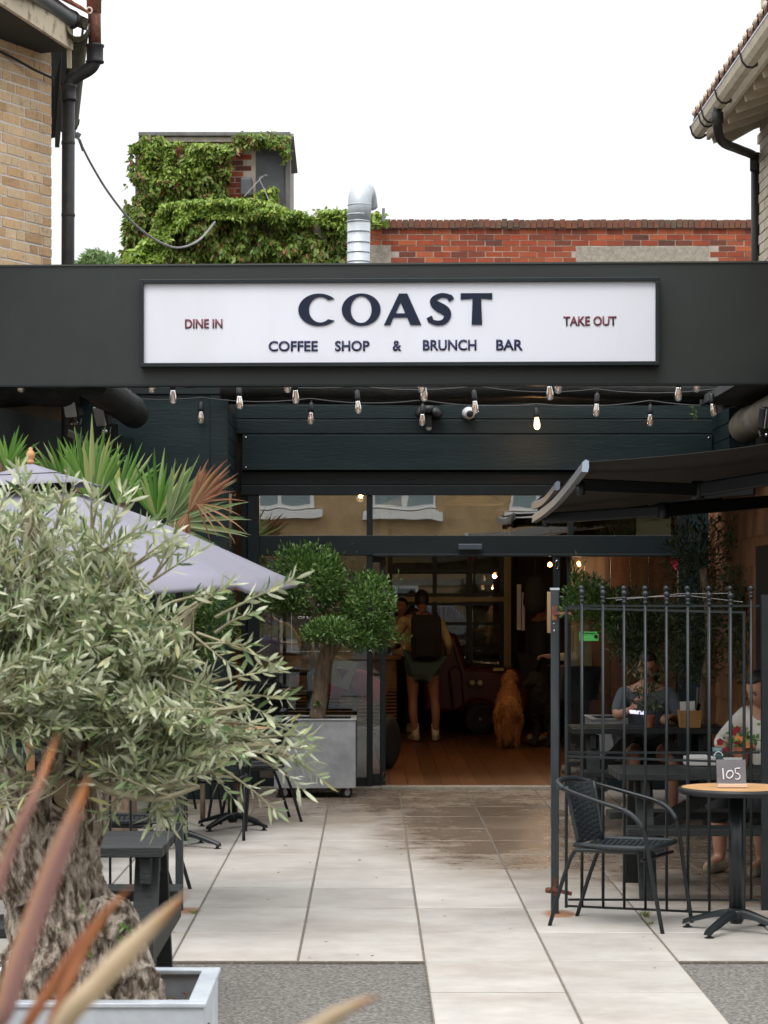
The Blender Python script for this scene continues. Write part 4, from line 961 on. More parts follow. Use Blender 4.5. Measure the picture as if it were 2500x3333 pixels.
# things glimpsed above the right window are set inside the shop (see interior)
# ---------------------------------------------------------------- parasol
pa = thing('parasol', 'lilac grey square garden parasol with an orange wooden finial', 'parasol', (-1.77, 12.3, 0))
A = Vector((-1.77, 12.3, 2.36)); va = Vector((1.15, -1.354, 0)); vb = Vector((1.354, 1.15, 0))
cs = [A + va, A + vb, A - va, A - vb]; zs = [1.795, 1.806, 1.78, 1.70]
for c, z in zip(cs, zs): c.z = z
def panel(a, b, name, mat, t0=0.0, nu=10, nv=8, sag=.05, val=.0):
    rows = []
    for i in range(nu + 1):
        u = t0 + (1 - t0) * i / nu; rows.append([])
        for j in range(nv + 1):
            v = j / nv; p = A.lerp(a, u).lerp(A.lerp(b, u), v); p.z -= sag * math.sin(math.pi * v) * u * .8 - .03 * math.sin(math.pi * u)
            inw = (A - p); inw.z = 0; p += inw * (.05 * math.sin(math.pi * v) * u); rows[-1].append(p)
    if val: rows.append([p - Vector((0, 0, val)) for p in rows[-1]])
    return MB().sheet(rows).build(name, mat, pa, smooth=True, solid=.003)
for i in range(4): panel(cs[i], cs[(i + 1) % 4], 'canopy_panel', K['parasol'], .12, val=.02)
for i in range(4):
    MB().tube([A.lerp(cs[i], u) + Vector((0, 0, .03 * math.sin(0) + .006)) + Vector((0, 0, .0)) for u in np.linspace(.13, .995, 12)], .004, 5).build('ridge_seam', K['parasol'], pa)
capz = MB(); top = A + Vector((0, 0, .065))
for i in range(4):
    rows = []
    for u in np.linspace(0, 1, 5): rows.append([top.lerp(cs[i] + (A - cs[i]) * .74 + Vector((0, 0, .10)), u).lerp(top.lerp(cs[(i + 1) % 4] + (A - cs[(i + 1) % 4]) * .74 + Vector((0, 0, .10)), u), v) for v in np.linspace(0, 1, 5)])
    capz.sheet(rows)
capz.build('vent_cap', K['parasol'], pa, smooth=True, solid=.003)
nt_ = MB()
for i in range(4):
    a_ = A.lerp(cs[i], .14); b_ = A.lerp(cs[(i + 1) % 4], .14); nt_.sheet([[a_, b_], [a_ + Vector((0, 0, .09)), b_ + Vector((0, 0, .09))]])
nt_.build('vent_mesh', K['black_cloth'], pa)
MB().lathe([(.018, 0), (.020, .012), (.018, .018), (.012, .022), (.022, .034), (.0235, .05), (.017, .064), (.010, .072), (.010, .082), (.006, .086)], top - Vector((0, 0, .002)), 16).build('finial', K['wood_light'], pa, smooth=True)
MB().tube([(-1.77, 12.3, .05), (-1.77, 12.3, 2.40)], .022, 12).build('pole', K['wood_light'], pa, smooth=True)
MB().lathe([(.26, 0), (.26, .05), (.05, .07), (.04, .3)], (-1.77, 12.3, 0), 20).build('base', K['dark_plastic'], pa)
for i in range(4):
    for q in (cs[i], (cs[i] + cs[(i + 1) % 4]) / 2):
        MB().beam(A.lerp(q, .04) - Vector((0, 0, .08)), q + (A - q) * .12 - Vector((0, 0, .10)), .018, .022).build('rib', K['wood_light'], pa)

# ---------------------------------------------------------------- palm
pm = thing('fan_palm', 'fan palm with green fronds and one dead brown frond behind the parasol', 'palm', (-1.75, 16.6, 0))
MB().tube(cat([(-1.75, 16.6, 0), (-1.77, 16.6, .6), (-1.72, 16.6, 1.2), (-1.74, 16.6, 1.75)]), [.12] * 6 + [.11] * 6 + [.10] * 7, 12).build('trunk', K['bark'], pm, smooth=True)
crown = Vector((-1.74, 16.6, 1.75))
def frond(hub, axis, side, n, spread, Lf, w, mat, droop=.15, name='frond', bendtip=0., pet=True):
    """fan leaf: hub point, axis dir, side dir; n leaflets across spread radians"""
    hub = Vector(hub); axis = Vector(axis).normalized(); side = Vector(side); side = (side - axis * side.dot(axis)).normalized(); nn = axis.cross(side)
    fr = MB().tube(cat([crown, crown.lerp(hub, .5) + Vector((0, 0, .04)), hub]), [.014] * 6 + [.009] * 7, 6).build(name, K['palm_leaf'] if mat is K['palm_leaf'] else mat, pm)
    for i in range(n):
        a = (i / (n - 1) - .5) * spread + random.gauss(0, .03); L = Lf * (1 - .25 * abs(i / (n - 1) - .5) * 2) * random.uniform(.8, 1.12); dl_ = random.gauss(0, .06)
        d = axis * math.cos(a) + side * math.sin(a) + nn * dl_; sd = (-axis * math.sin(a) + side * math.cos(a))
        b = bendtip if random.random() < .5 else bendtip * .25
        rows = []; p = hub.copy(); dd = d.copy(); k = 9
        for j in range(k + 1):
            u = j / k; ww = w * (.22 + .78 * min(1, u / .35)) * (1 - max(0, (u - .45) / .55) ** 1.3) * .5 + .0008
            fold = nn * (ww * .55)
            rows.append([p - sd * ww + fold, p - fold * .4, p + sd * ww + fold])
            dd = (dd + Vector((0, 0, -1)) * (droop * .06 + b * .30 * max(0, u - .55))).normalized(); p = p + dd * (L / k)
        MB().sheet(rows).build('leaflet', mat, fr, smooth=True)
    return fr
g = K['palm_leaf']; dd_ = K['palm_dead']
frond(P(545, 1700, 16.2), (.75, -.25, .15), (-.1, -.2, 1), 28, 2.5, .62, 00.032, g, .25, bendtip=.35)
frond(P(300, 1640, 16.1), (.02, -.15, 1), (1, .2, 0), 19, 1.15, .56, 0.043, g, .04)
frond(P(215, 1600, 16.4), (-.25, -.1, .8), (1, -.3, .2), 17, 1.5, .42, 0.036, g, .22, bendtip=.3)
frond(P(385, 1640, 16.5), (.30, .1, .8), (1, .1, -.2), 17, 1.35, .46, 00.032, g, .12, bendtip=.25)
frond(P(510, 1690, 16.5), (.30, .0, 1), (1, .3, 0), 19, 1.9, .50, 0.036, g, .15, bendtip=.5)
frond(P(20, 1530, 15.9), (.35, -.2, .5), (.8, -.3, -.6), 18, 2.4, .32, .035, g, .35, bendtip=.9)
frond(P(250, 1560, 16.9), (.55, .2, .55), (.5, 0, -.8), 15, 1.7, .45, 0.032, g, .35, bendtip=.6)
frond(P(470, 1760, 16.4), (.1, -.5, -.2), (1, 0, .2), 18, 2.6, .5, 00.032, g, .4, bendtip=.5)
frond(P(612, 1670, 15.8), (.62, -.1, .85), (.8, 0, -.6), 15, .75, .46, .034, dd_, .12, bendtip=1.6, name='dead_frond')
frond(P(612, 1670, 15.8), (-.35, -.2, -.9), (.8, 0, .2), 9, .8, .26, .028, dd_, .6, bendtip=.6, name='dead_frond')
frond(P(640, 1640, 15.7), (.8, -.1, -.1), (.2, 0, 1), 8, 2.0, .40, .012, dd_, .9, bendtip=1.8, name='dead_frond')

# ---------------------------------------------------------------- shrubs
def blobleaves(name, blobs, n, L, Wd, mat, parent, shell=.45, up=.5, lance=False):
    pts = []; ds = []; tot = sum(b[3] * b[4] for b in blobs)
    for (px, py, y, rx, rz, ry) in blobs:
        c = P(px, py, y)
        for i in range(int(n * rx * rz / tot)):
            v = Vector((random.gauss(0, 1), random.gauss(0, 1), random.gauss(0, 1))).normalized()
            r = (1 - shell * random.random() ** 1.4)
            k = 1 + .16 * noise.noise(v * 2.6 + c * 3) + .10 * noise.noise(v * 6 + c)
            if noise.noise(v * 3.5 + c * 7) < -.38 and random.random() < .75: continue
            sx = XP(px + rx, y) - c.x; sz = rz * y / F
            pts.append(c + Vector((v.x * sx * r * k, v.y * ry * r * k, v.z * sz * r * k)))
            d = v + Vector((random.gauss(0, .55), random.gauss(0, .55), random.gauss(0, .5) + up)); ds.append(d)
    return leaves(name, pts, ds, L, Wd, mat, parent, lance=lance)
tp = thing('topiary_tree', 'cloud pruned bright green topiary tree in the galvanised planter by the door', 'tree', (XP(1040, 20.3), 20.3, .70))
y = 20.3
MB().tube(cat([P(1030, 2345, y), P(1042, 2270, y), P(1048, 2200, y), P(1062, 2130, y), P(1068, 2080, y), P(1040, 2020, y), P(1012, 1960, y), P(1000, 1900, y)], 5), list(np.linspace(.072, .062, 16)) + list(np.linspace(.062, .03, 20)), 14).build('trunk', K['bark'], tp, smooth=True)
MB().tube(cat([P(1066, 2140, y), P(1095, 2100, y), P(1130, 2070, y), P(1180, 2020, y)], 5), [.05] * 6 + [.04] * 10, 10).build('limb', K['bark'], tp, smooth=True)
MB().tube(cat([P(1066, 2090, y), P(1060, 2060, y - .1), P(1080, 2040, y - .2)], 5), .035, 10).build('limb', K['bark'], tp, smooth=True)
blobleaves('foliage', [(998, 1885, y, 118, 112, .30), (925, 1950, y, 66, 55, .2), (1070, 1885, y, 55, 70, .22), (1205, 1978, y - .05, 82, 112, .28), (1232, 2055, y - .05, 54, 60, .2), (1150, 1990, y, 45, 60, .2)], 8500, .048, .017, K['box_leaf'], tp, shell=.55)
blobleaves('foliage', [(1085, 2052, y - .28, 84, 46, .2), (1025, 2062, y - .3, 48, 28, .15), (1170, 2085, y - .2, 55, 34, .2)], 2500, .040, .016, K['box_leaf'], tp, shell=.7)
sp_ = [(P(x, yy, y - .1), (random.gauss(0, .4), -.3, 1)) for x, yy in [(random.gauss(1000, 70), random.gauss(1805, 18)) for _ in range(160)] + [(random.gauss(1200, 45), random.gauss(1890, 18)) for _ in range(110)] + [(random.gauss(1290, 20), random.gauss(2085, 14)) for _ in range(50)]]
leaves('foliage', [a for a, b in sp_], [b for a, b in sp_], .045, .015, K['box_leaf'], tp)
leaves('trunk_shoot', [P(1030, 2290, y - .08)] * 14, [(random.gauss(0, .6), -.4, random.gauss(.3, .6)) for _ in range(14)], .05, .018, K['box_leaf'], tp)
def planter(px0, px1, py0, py1, yf, label, depth=.62, casters=True, mat='galv_dark', gz=None):
    x0, x1 = XP(px0, yf), XP(px1, yf); z0, z1 = ZP(py1, yf), ZP(py0, yf)
    t = thing('planter', label, 'planter', ((x0 + x1) / 2, yf + depth / 2, 0))
    d = .012
    m = MB().span((x0, yf, z0), (x1, yf + d, z1)).span((x0, yf + depth - d, z0), (x1, yf + depth, z1)).span((x0, yf + d, z0), (x0 + d, yf + depth - d, z1)).span((x1 - d, yf + d, z0), (x1, yf + depth - d, z1)).span((x0 + d, yf + d, z0), (x1 - d, yf + depth - d, z0 + .02))
    m.build('box', K[mat], t, bevel=.004)
    r = .045; lip = MB()
    zt = z1 + .001
    for a, b in (((x0 - .008, yf - .008), (x1 + .008, yf + r)), ((x0 - .008, yf + depth - r), (x1 + .008, yf + depth + .008)), ((x0 - .008, yf + r), (x0 + r, yf + depth - r)), ((x1 - r, yf + r), (x1 + .008, yf + depth - r))):
        lip.span((a[0], a[1], zt), (b[0], b[1], zt + .014))
    lip.build('rim', K[mat], t, bevel=.003)
    MB().span((x0 + .014, yf + .014, z0 + .02), (x1 - .014, yf + depth - .014, z1 - .06)).build('soil', K['soil'], t)
    if casters:
        for cx_, cy_ in ((x0 + .08, yf + .08), (x1 - .08, yf + .08), (x1 - .08, yf + depth - .08), (x0 + .08, yf + depth - .08)):
            w = MB().lathe([(.02, -.018), (.042, -.018), (.048, -.012), (.048, .012), (.042, .018), (.02, .018)], (cx_, cy_, .048), 18, (R(90), 0, R(30))).build('caster', K['rubber'], t)
            MB().lathe([(.01, -.02), (.028, -.0195), (.028, .0195), (.01, .02)], (cx_, cy_, .048), 14, (R(90), 0, R(30))).build('hub', K['galv'], w)
            MB().box((cx_, cy_ + .01, .085), (.05, .06, .05)).build('fork', K['galv_dark'], w)
    return t
planter(892, 1158, 2346, 2566, 20.05, 'zinc box planter on casters holding the topiary left of the doorway')
K['zinc_matte'] = M('zinc_matte', (.25, .26, .265), .6, .2, col2=(.19, .20, .205), scale=5, mottle=.3)
planter(1926, 2170, 2345, 2480, 19.35, 'zinc box planter behind the seated person in the right terrace', casters=False, mat='zinc_matte')
ot = thing('olive_tree', 'dark leaning tree behind the railings on the right terrace', 'tree', (XP(2130, 19.6), 19.6, .6))
MB().tube(cat([P(2140, 2345, 19.6), P(2120, 2240, 19.5), P(2070, 2140, 19.4), P(2010, 2070, 19.3), P(1960, 2000, 19.3)], 5), list(np.linspace(.09, .05, 21)), 12).build('trunk', K['bark'], ot, smooth=True)
blobleaves('foliage', [(1905, 1935, 19.2, 72, 62, .25), (1960, 1975, 19.2, 95, 62, .3), (2010, 2010, 19.2, 90, 60, .3), (1860, 1985, 19.2, 42, 30, .15)], 3300, .050, .018, K['box_leaf'], ot, shell=.7)
blobleaves('foliage', [(2060, 1985, 19.2, 95, 70, .3), (2050, 2090, 19.0, 70, 75, .25), (2130, 2060, 19.0, 110, 100, .35)], 3800, .05, .016, K['dark_leaf'], ot, shell=.8)
leaves('foliage', *zip(*[(P(random.gauss(1872, 10), random.gauss(1880, 36), 19.1), (random.gauss(0, .5), -.3, 1)) for _ in range(70)]), .055, .018, K['box_leaf'], ot)
o2 = thing('olive_shrub', 'tall dark shaded shrub against the shingles at the right of the terrace', 'shrub', (XP(2300, 18.6), 18.6, 0))
MB().tube(cat([(XP(2300, 18.6), 18.6, 0), P(2290, 2300, 18.6), P(2310, 2050, 18.6), P(2290, 1850, 18.6)], 5), .035, 8).build('trunk', K['bark'], o2, smooth=True)
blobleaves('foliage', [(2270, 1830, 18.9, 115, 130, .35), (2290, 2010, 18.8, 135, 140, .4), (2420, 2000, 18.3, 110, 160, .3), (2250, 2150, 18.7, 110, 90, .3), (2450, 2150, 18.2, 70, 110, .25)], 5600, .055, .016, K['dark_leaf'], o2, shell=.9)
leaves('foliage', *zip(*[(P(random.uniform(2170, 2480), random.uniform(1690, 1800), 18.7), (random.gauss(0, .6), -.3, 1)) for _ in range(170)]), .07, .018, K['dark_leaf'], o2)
s3 = thing('olive_bush', 'narrow green bush against black boards beyond the parasol corner', 'bush', (XP(670, 18.2), 18.2, 0))
MB().tube(cat([(XP(660, 18.2), 18.2, 0), P(660, 2300, 18.2), P(665, 2050, 18.2)], 5), .02, 8).build('trunk', K['bark'], s3, smooth=True)
blobleaves('foliage', [(680, 1960, 18.2, 75, 60, .2), (675, 2040, 18.2, 80, 60, .2), (650, 2120, 18.2, 60, 50, .2), (610, 2000, 18.2, 60, 100, .2), (560, 2050, 18.2, 60, 130, .2)], 3400, .055, .014, K['box_leaf'], s3, shell=.8)
leaves('foliage', *zip(*[(P(random.uniform(690, 770), random.uniform(1960, 2110), 18.1), (1, -.3, random.gauss(-.1, .4))) for _ in range(120)]), .06, .014, K['box_leaf'], s3)

# ---------------------------------------------------------------- big olive in its planter
pl = planter(-240, 663, 3281, 3800, 6.43, 'large pale zinc planter with folded rim holding the gnarled olive', depth=.60, casters=False, mat='galv')
for c in pl.children:
    if c.name.startswith('box'): bpy.data.objects.remove(c)
x0, x1, yf, z1 = XP(-240, 6.43), XP(663, 6.43), 6.43, ZP(3281, 6.43)
d = .006; dp_ = .60
MB().span((x0, yf, 0), (x1, yf + d, z1)).span((x0, yf + dp_ - d, 0), (x1, yf + dp_, z1)).span((x0, yf + d, 0), (x0 + d, yf + dp_ - d, z1)).span((x1 - d, yf + d, 0), (x1, yf + dp_ - d, z1)).build('box', K['galv'], pl)
for zz_ in (.035, .07):
    MB().lathe([(.006, 0), (.0065, .003), (.004, .005)], (x1 + .001, 6.55 + zz_ * .6, z1 - .075), 8, (0, R(90), 0)).build('bolt', K['rust'], pl)
for c in pl.children:
    if c.name.startswith('soil'): bpy.data.objects.remove(c)
sm = MB(); rows = []
for i in range(13):
    rows.append([Vector((lerp(x0 + .008, x1 - .008, i / 12), lerp(yf + .008, yf + dp_ - .008, j / 10), z1 - .10 + .035 * noise.noise(Vector((i * .6, j * .6, 3))) + (.04 if i < 9 else -.01))) for j in range(11)])
sm.sheet(rows).build('soil', K['soil'], pl, smooth=True)
lf = [(Vector((random.uniform(x0 + .05, x1 - .03), random.uniform(yf + .03, yf + .55), z1 - .06)), (random.gauss(0, 1), random.gauss(0, 1), .1)) for _ in range(160)]
o = leaves('leaf_litter', [a for a, b in lf], [b for a, b in lf], .04, .012, K['palm_dead'], pl, upbias=3); o['kind'] = 'stuff'

ol = thing('olive_tree', 'gnarled old olive with silvery foliage in the zinc planter at left front', 'tree', (XP(230, 6.75), 6.75, .55))
def gnarl(path, radii, nseg, seed, amp, name, parent, seg=64, stretch=1.):
    pts = cat(path, nseg); k = len(pts); rr = np.interp(np.linspace(0, 1, k), np.linspace(0, 1, len(radii)), radii)
    rows = []; 
    for i, p in enumerate(pts):
        t = (pts[min(i + 1, k - 1)] - pts[max(i - 1, 0)]).normalized(); u = t.cross(Vector((0, 1, 0))).normalized(); w = t.cross(u)
        row = []
        for j in range(seg + 1):
            a = 2 * math.pi * (j % seg) / seg; dr = u * math.cos(a) + w * math.sin(a)
            q = Vector((math.cos(a) * 1.3, math.sin(a) * 1.3, 0)) + Vector((0, 0, (p.z) * 2.6 + .6 * math.sin(a * 1.0 + p.z * 5))) + Vector((seed, 0, 0))
            n1 = noise.noise(q * 1.1); n2 = 1 - abs(noise.noise(q * 2.4 + Vector((5, 5, 5)))) * 2; n3 = 1 - 2 * abs(noise.noise(Vector((math.cos(a) * 7, math.sin(a) * 7, p.z * 9)) + Vector((seed, 9, 1))))
            n4 = noise.noise(Vector((math.cos(a) * 14, math.sin(a) * 14, p.z * 36)))
            lob = .10 * math.cos(a * 3 + 2 * math.sin(p.z * 4) + seed) + .07 * math.cos(a * 5 + p.z * 6)
            n5 = 1 - 2 * abs(noise.noise(Vector((math.cos(a) * 11 + seed, math.sin(a) * 11, p.z * 15))))
            n6 = noise.noise(Vector((math.cos(a) * 5 + seed, math.sin(a) * 5, p.z * 12)))
            r = rr[i] * (1 + amp * (.9 * n1 + .45 * n2 + .36 * n3 + .22 * n5 + .16 * n4 + lob - 1.6 * max(0, -n6 - .38)))
            row.append(p + dr * r)
        rows.append(row)
    return MB().sheet(rows).build(name, K['bark_olive'], parent, smooth=False)
y = 6.75
gnarl([P(262, 3345, y), P(255, 3250, y), P(245, 3150, y), P(236, 3050, y), P(205, 2950, y), P(192, 2850, y), P(188, 2750, y), P(200, 2670, y)], [.172, .155, .150, .140, .106, .104, .102, .088], 24, 2.1, .42, 'trunk', ol, 150)
gnarl([P(222, 2730, y), P(238, 2650, y), P(232, 2570, y), P(222, 2500, y + .02), P(222, 2440, y + .03)], [.085, .078, .07, .062, .05], 12, 7.7, .38, 'stem', ol, 56)
gnarl([P(150, 2900, y - .05), P(100, 2800, y - .05), P(70, 2700, y - .03), P(30, 2600, y), P(-30, 2480, y)], [.095, .085, .08, .07, .05], 12, 4.4, .38, 'stem', ol, 56)
gnarl([P(500, 3300, y - .1), P(455, 3255, y - .06), P(400, 3150, y), P(330, 3050, y)], [.022, .045, .06, .05], 10, 9.1, .45, 'root_flare', ol, 48)
gnarl([P(330, 3060, y - .10), P(350, 3000, y - .08), P(375, 2990, y - .04)], [.035, .06, .035], 10, 12.1, .5, 'burl', ol, 40)
st = gnarl([P(220, 2640, y - .03), P(222, 2600, y - .09), P(226, 2582, y - .125)], [.05, .048, .046], 6, 3.3, .2, 'sawn_stub', ol, 32)
MB().lathe([(.048, 0), (.046, .004), (.02, .005)], P(226, 2582, y - .128), 22, (R(72), 0, 0)).build('cut_face', K['cutwood'], st)
gnarl([P(250, 2520, y), P(275, 2440, y - .02), P(262, 2380, y)], [.055, .05, .04], 10, 5.3, .4, 'stem', ol, 40)
# limbs and twigs
LP = []; LD = []; tw_ = MB(); ttips = []
def twig(o, tip, r0=.004, leaves_from=.45, step=.0145, bend=.16, dens=1.):
    o = Vector(o); tip = Vector(tip); L = (tip - o).length
    mid = o.lerp(tip, .5) + Vector((random.gauss(0, bend), random.gauss(0, bend), abs(random.gauss(0, bend)) * .8)) * L * .5
    c = cat([o, mid, tip], 7); tw_.tube(c, list(np.linspace(r0, .0009, len(c))), 4, cap=False)
    tot = sum((c[i + 1] - c[i]).length for i in range(len(c) - 1)); s = 0; nxt = tot * leaves_from; ph = random.uniform(0, 3.14)
    for i in range(len(c) - 1):
        sg_ = c[i + 1] - c[i]; l = sg_.length
        while nxt < s + l:
            p = c[i].lerp(c[i + 1], (nxt - s) / l); dr = sg_.normalized()
            a = dr.orthogonal().normalized(); b = dr.cross(a); ph += 1.57 + random.gauss(0, .25)
            for sgn in (1, -1):
                if random.random() > .92 * dens: continue
                sd = (a * math.cos(ph) + b * math.sin(ph)) * sgn
                LP.append(p); LD.append(dr * random.uniform(.5, 1.1) + sd * random.uniform(.6, 1.0) + Vector((0, 0, .18)))
            nxt += step * random.uniform(.75, 1.3)
        s += l
    LP.append(tip); LD.append((tip - mid).normalized())
limbs = []
def limb(pts, r0, r1):
    c = cat([P(*p) for p in pts], 6); tw_.tube(c, list(np.linspace(r0, r1, len(c))), 6); limbs.append(c)
y = 6.75
for pts, r0 in (([(225, 2460, y), (180, 2300, y - .1), (120, 2050, y - .15), (90, 1750, y - .1), (110, 1600, y)], .026), ([(230, 2440, y), (300, 2250, y - .12), (380, 2000, y - .2), (430, 1800, y - .15)], .024), ([(240, 2430, y), (400, 2300, y - .15), (560, 2100, y - .2), (640, 1960, y - .2)], .022),
                ([(250, 2430, y), (450, 2420, y - .25), (640, 2330, y - .3), (800, 2300, y - .3)], .020), ([(260, 2470, y), (450, 2480, y - .1), (700, 2440, y - .15), (880, 2430, y - .1), (960, 2480, y - .1)], .018), ([(240, 2460, y), (330, 2560, y - .25), (500, 2600, y - .35), (650, 2560, y - .35)], .016),
                ([(0, 2500, y), (-60, 2250, y - .1), (-40, 2000, y - .2), (20, 1700, y - .1)], .024), ([(-20, 2500, y), (-200, 2300, y), (-350, 2050, y), (-420, 1900, y)], .022), ([(225, 2440, y), (260, 2200, y + .2), (330, 1950, y + .35), (300, 1750, y + .3)], .022), ([(230, 2450, y), (420, 2250, y + .25), (600, 2200, y + .35)], .02),
                ([(0, 2520, y), (-100, 2350, y + .2), (-150, 2050, y + .3)], .02), ([(240, 2460, y), (120, 2380, y - .3), (-20, 2300, y - .4), (-120, 2350, y - .4)], .016), ([(220, 2480, y), (160, 2560, y - .3), (60, 2640, y - .35)], .012)):
    limb(pts, r0, .006)
regs = [(120, 1960, 6.65, 360, 390, .42, 250), (320, 2170, 6.6, 320, 320, .42, 210), (490, 2300, 6.55, 280, 215, .36, 100), (650, 2420, 6.55, 240, 115, .28, 38), (-250, 2100, 6.75, 330, 400, .4, 90), (430, 2510, 6.45, 220, 80, .22, 26), (60, 2300, 6.45, 230, 200, .3, 80), (-20, 2600, 6.40, 110, 90, .12, 14)]
for cx_, cy_, yy, rx, ry, rd, n in regs:
    for i in range(n):
        v = Vector((random.gauss(0, 1), random.gauss(0, 1), random.gauss(0, 1))).normalized() * (random.random() ** .33)
        px, py = cx_ + v.x * rx, cy_ - v.z * ry
        # keep the open wedge where the parasol shows
        if py < 1560 + max(0, px) * .55 - 60 and px > 150 and random.random() < .8: continue
        if px > 640 and py < 2180: continue
        tip = P(px, py, yy + v.y * rd)
        lb_ = min(limbs, key=lambda c: min((q - tip).length for q in c[3:])); qs = [q for q in lb_[2:] if .12 < (q - tip).length < .5]
        org = random.choice(qs) if qs else min(lb_, key=lambda q: (q - tip).length)
        if (org - tip).length > .32: org = tip + (org - tip).normalized() * random.uniform(.2, .32)
        twig(org, tip)
for o_, t_ in (((700, 2010), (962, 1885)), ((640, 2060), (900, 2165)), ((620, 2060), (760, 2170)), ((560, 1960), (700, 1930)), ((900, 2440), (1045, 2535)), ((850, 2400), (1010, 2400)), ((800, 2450), (985, 2570)), ((720, 2500), (900, 2640)), ((760, 2440), (1010, 2480)), ((420, 1850), (570, 1740)),
               ((330, 1780), (400, 1600)), ((180, 1720), (215, 1560)), ((90, 1700), (60, 1530)), ((600, 2500), (480, 2690)), ((420, 2560), (330, 2650)), ((560, 2560), (600, 2690)), ((600, 2280), (930, 2270)), ((560, 2200), (880, 2330)), ((500, 1880), (560, 1755)), ((700, 2350), (960, 2360)),
               ((480, 1900), (640, 1800)), ((620, 1990), (745, 1900)), ((640, 2100), (800, 2100)), ((320, 1800), (480, 1700)), ((690, 2220), (905, 2180)), ((700, 2060), (830, 1990)), ((420, 2480), (530, 2660)), ((640, 2440), (760, 2600)), ((860, 2430), (1000, 2440)), ((300, 1720), (300, 1590))):
    for k in range(2 if t_[0] < 600 else 1): twig(P(*o_, 6.5 + .1 * k), P(t_[0] + 25 * k, t_[1] + 20 * k, 6.45 + .1 * k), .005, .35, .015, .06)
for _ in range(9):   # drooping sprigs and shoots in front of the trunk
    px = random.uniform(20, 400); py = random.uniform(2440, 2720); twig(P(px, py, 6.45), P(px + random.uniform(-60, 60), py + random.uniform(-80, 60), 6.35), .003, .2, .02)
tw_.build('twigs', K['twig'], ol)
def hide(p):   # the gnarled bole stays mostly bare
    px, py = CX + p.x * F / p.y, CY - (p.z - EYE) * F / p.y
    return (0 < px < 330 and 2500 < py < 3100 and random.random() < .85) or (px < 420 and py > 2720)
kp = [i for i in range(len(LP)) if not hide(LP[i])]; LP = [LP[i] for i in kp]; LD = [LD[i] for i in kp]
idx = sorted(range(len(LP)), key=lambda i: LP[i].y)
near = set(random.sample(idx[:1400], 300)); rest = [i for i in idx if i not in near]
leaves('foliage', [LP[i] for i in rest], [LD[i] for i in rest], .050, .0108, K['olive_leaf'], ol, lance=True, upbias=.25)['kind'] = 'stuff'
protos = []
for k in range(6):
    o = leaves('leaf', [(0, 0, 0)], [(1, 0, 0)], .050, .0108, K['olive_leaf'], ol, lance=True, world=False, upbias=9); protos.append(o.data); bpy.data.objects.remove(o)
ro = root_loc(ol)
for i in near:
    o = bpy.data.objects.new('leaf', random.choice(protos)); COL.objects.link(o); o.parent = ol
    d = LD[i].normalized(); s = d.cross(Vector((random.gauss(0, 1), random.gauss(0, 1), 0.6 + random.gauss(0, 1)))).normalized(); n_ = s.cross(d) * -1
    m = Matrix((d, n_.cross(d), n_)).transposed().to_4x4(); m.translation = LP[i] - ro; o.matrix_local = m
leaves('foliage', *zip(*[(P(random.gauss(2098, 34), random.uniform(2150, 2300), 17.2), (random.gauss(0, .6), -.4, random.gauss(.1, .7))) for _ in range(110)]), .06, .017, K['dark_leaf'], ot)
MB().tube(cat([P(2090, 2120, 18.6), P(2085, 2200, 17.4), P(2110, 2290, 17.2)]), .004, 5).build('twig', K['bark'], ot)
for px, py in ((190, 3025), (290, 3110), (395, 3065), (30, 3235), (60, 3190), (422, 3030), (400, 3020), (270, 2960)):
    leaves('shoot', [P(px, py, 6.55)] * 6, [(random.gauss(0, .6), -.6, random.gauss(.5, .5)) for _ in range(6)], .022, .009, K['pansy_leaf'], ol)

# ---------------------------------------------------------------- New Zealand flax, very near
def flaxmat(name, base, tip, edge):
    m = bpy.data.materials.new(name); m.use_nodes = True; nt = m.node_tree; b = nt.nodes['Principled BSDF']; b.inputs['Roughness'].default_value = .45
    a = nt.nodes.new('ShaderNodeAttribute'); a.attribute_name = 'along'; c = nt.nodes.new('ShaderNodeAttribute'); c.attribute_name = 'across'
    r1 = ramp(nt, [(0, base), (.80, base), (.93, tip), (1, (.16, .05, .02))]); nt.links.new(a.outputs['Fac'], r1.inputs[0])
    r2 = ramp(nt, [(.50, (0, 0, 0)), (.75, (1, 1, 1))]); nt.links.new(c.outputs['Fac'], r2.inputs[0])
    x = nt.nodes.new('ShaderNodeMixRGB'); nt.links.new(math_node(nt, 'MULTIPLY', r2.outputs[0], .8), x.inputs[0]); nt.links.new(r1.outputs[0], x.inputs[1]); x.inputs[2].default_value = (*edge, 1)
    nt.links.new(x.outputs[0], b.inputs['Base Color']); return m
fx_ = [flaxmat('flax_rose', (.40, .22, .20), (.58, .20, .04), (.48, .26, .15)), flaxmat('flax_orange', (.36, .14, .06), (.52, .17, .03), (.42, .16, .08)), flaxmat('flax_cream', (.55, .42, .27), (.45, .20, .06), (.60, .47, .32))]
fl_ = thing('flax_plant', 'blurred bronze and cream strap leaves close to the lens at lower left', 'plant', (-.34, 1.62, .0))
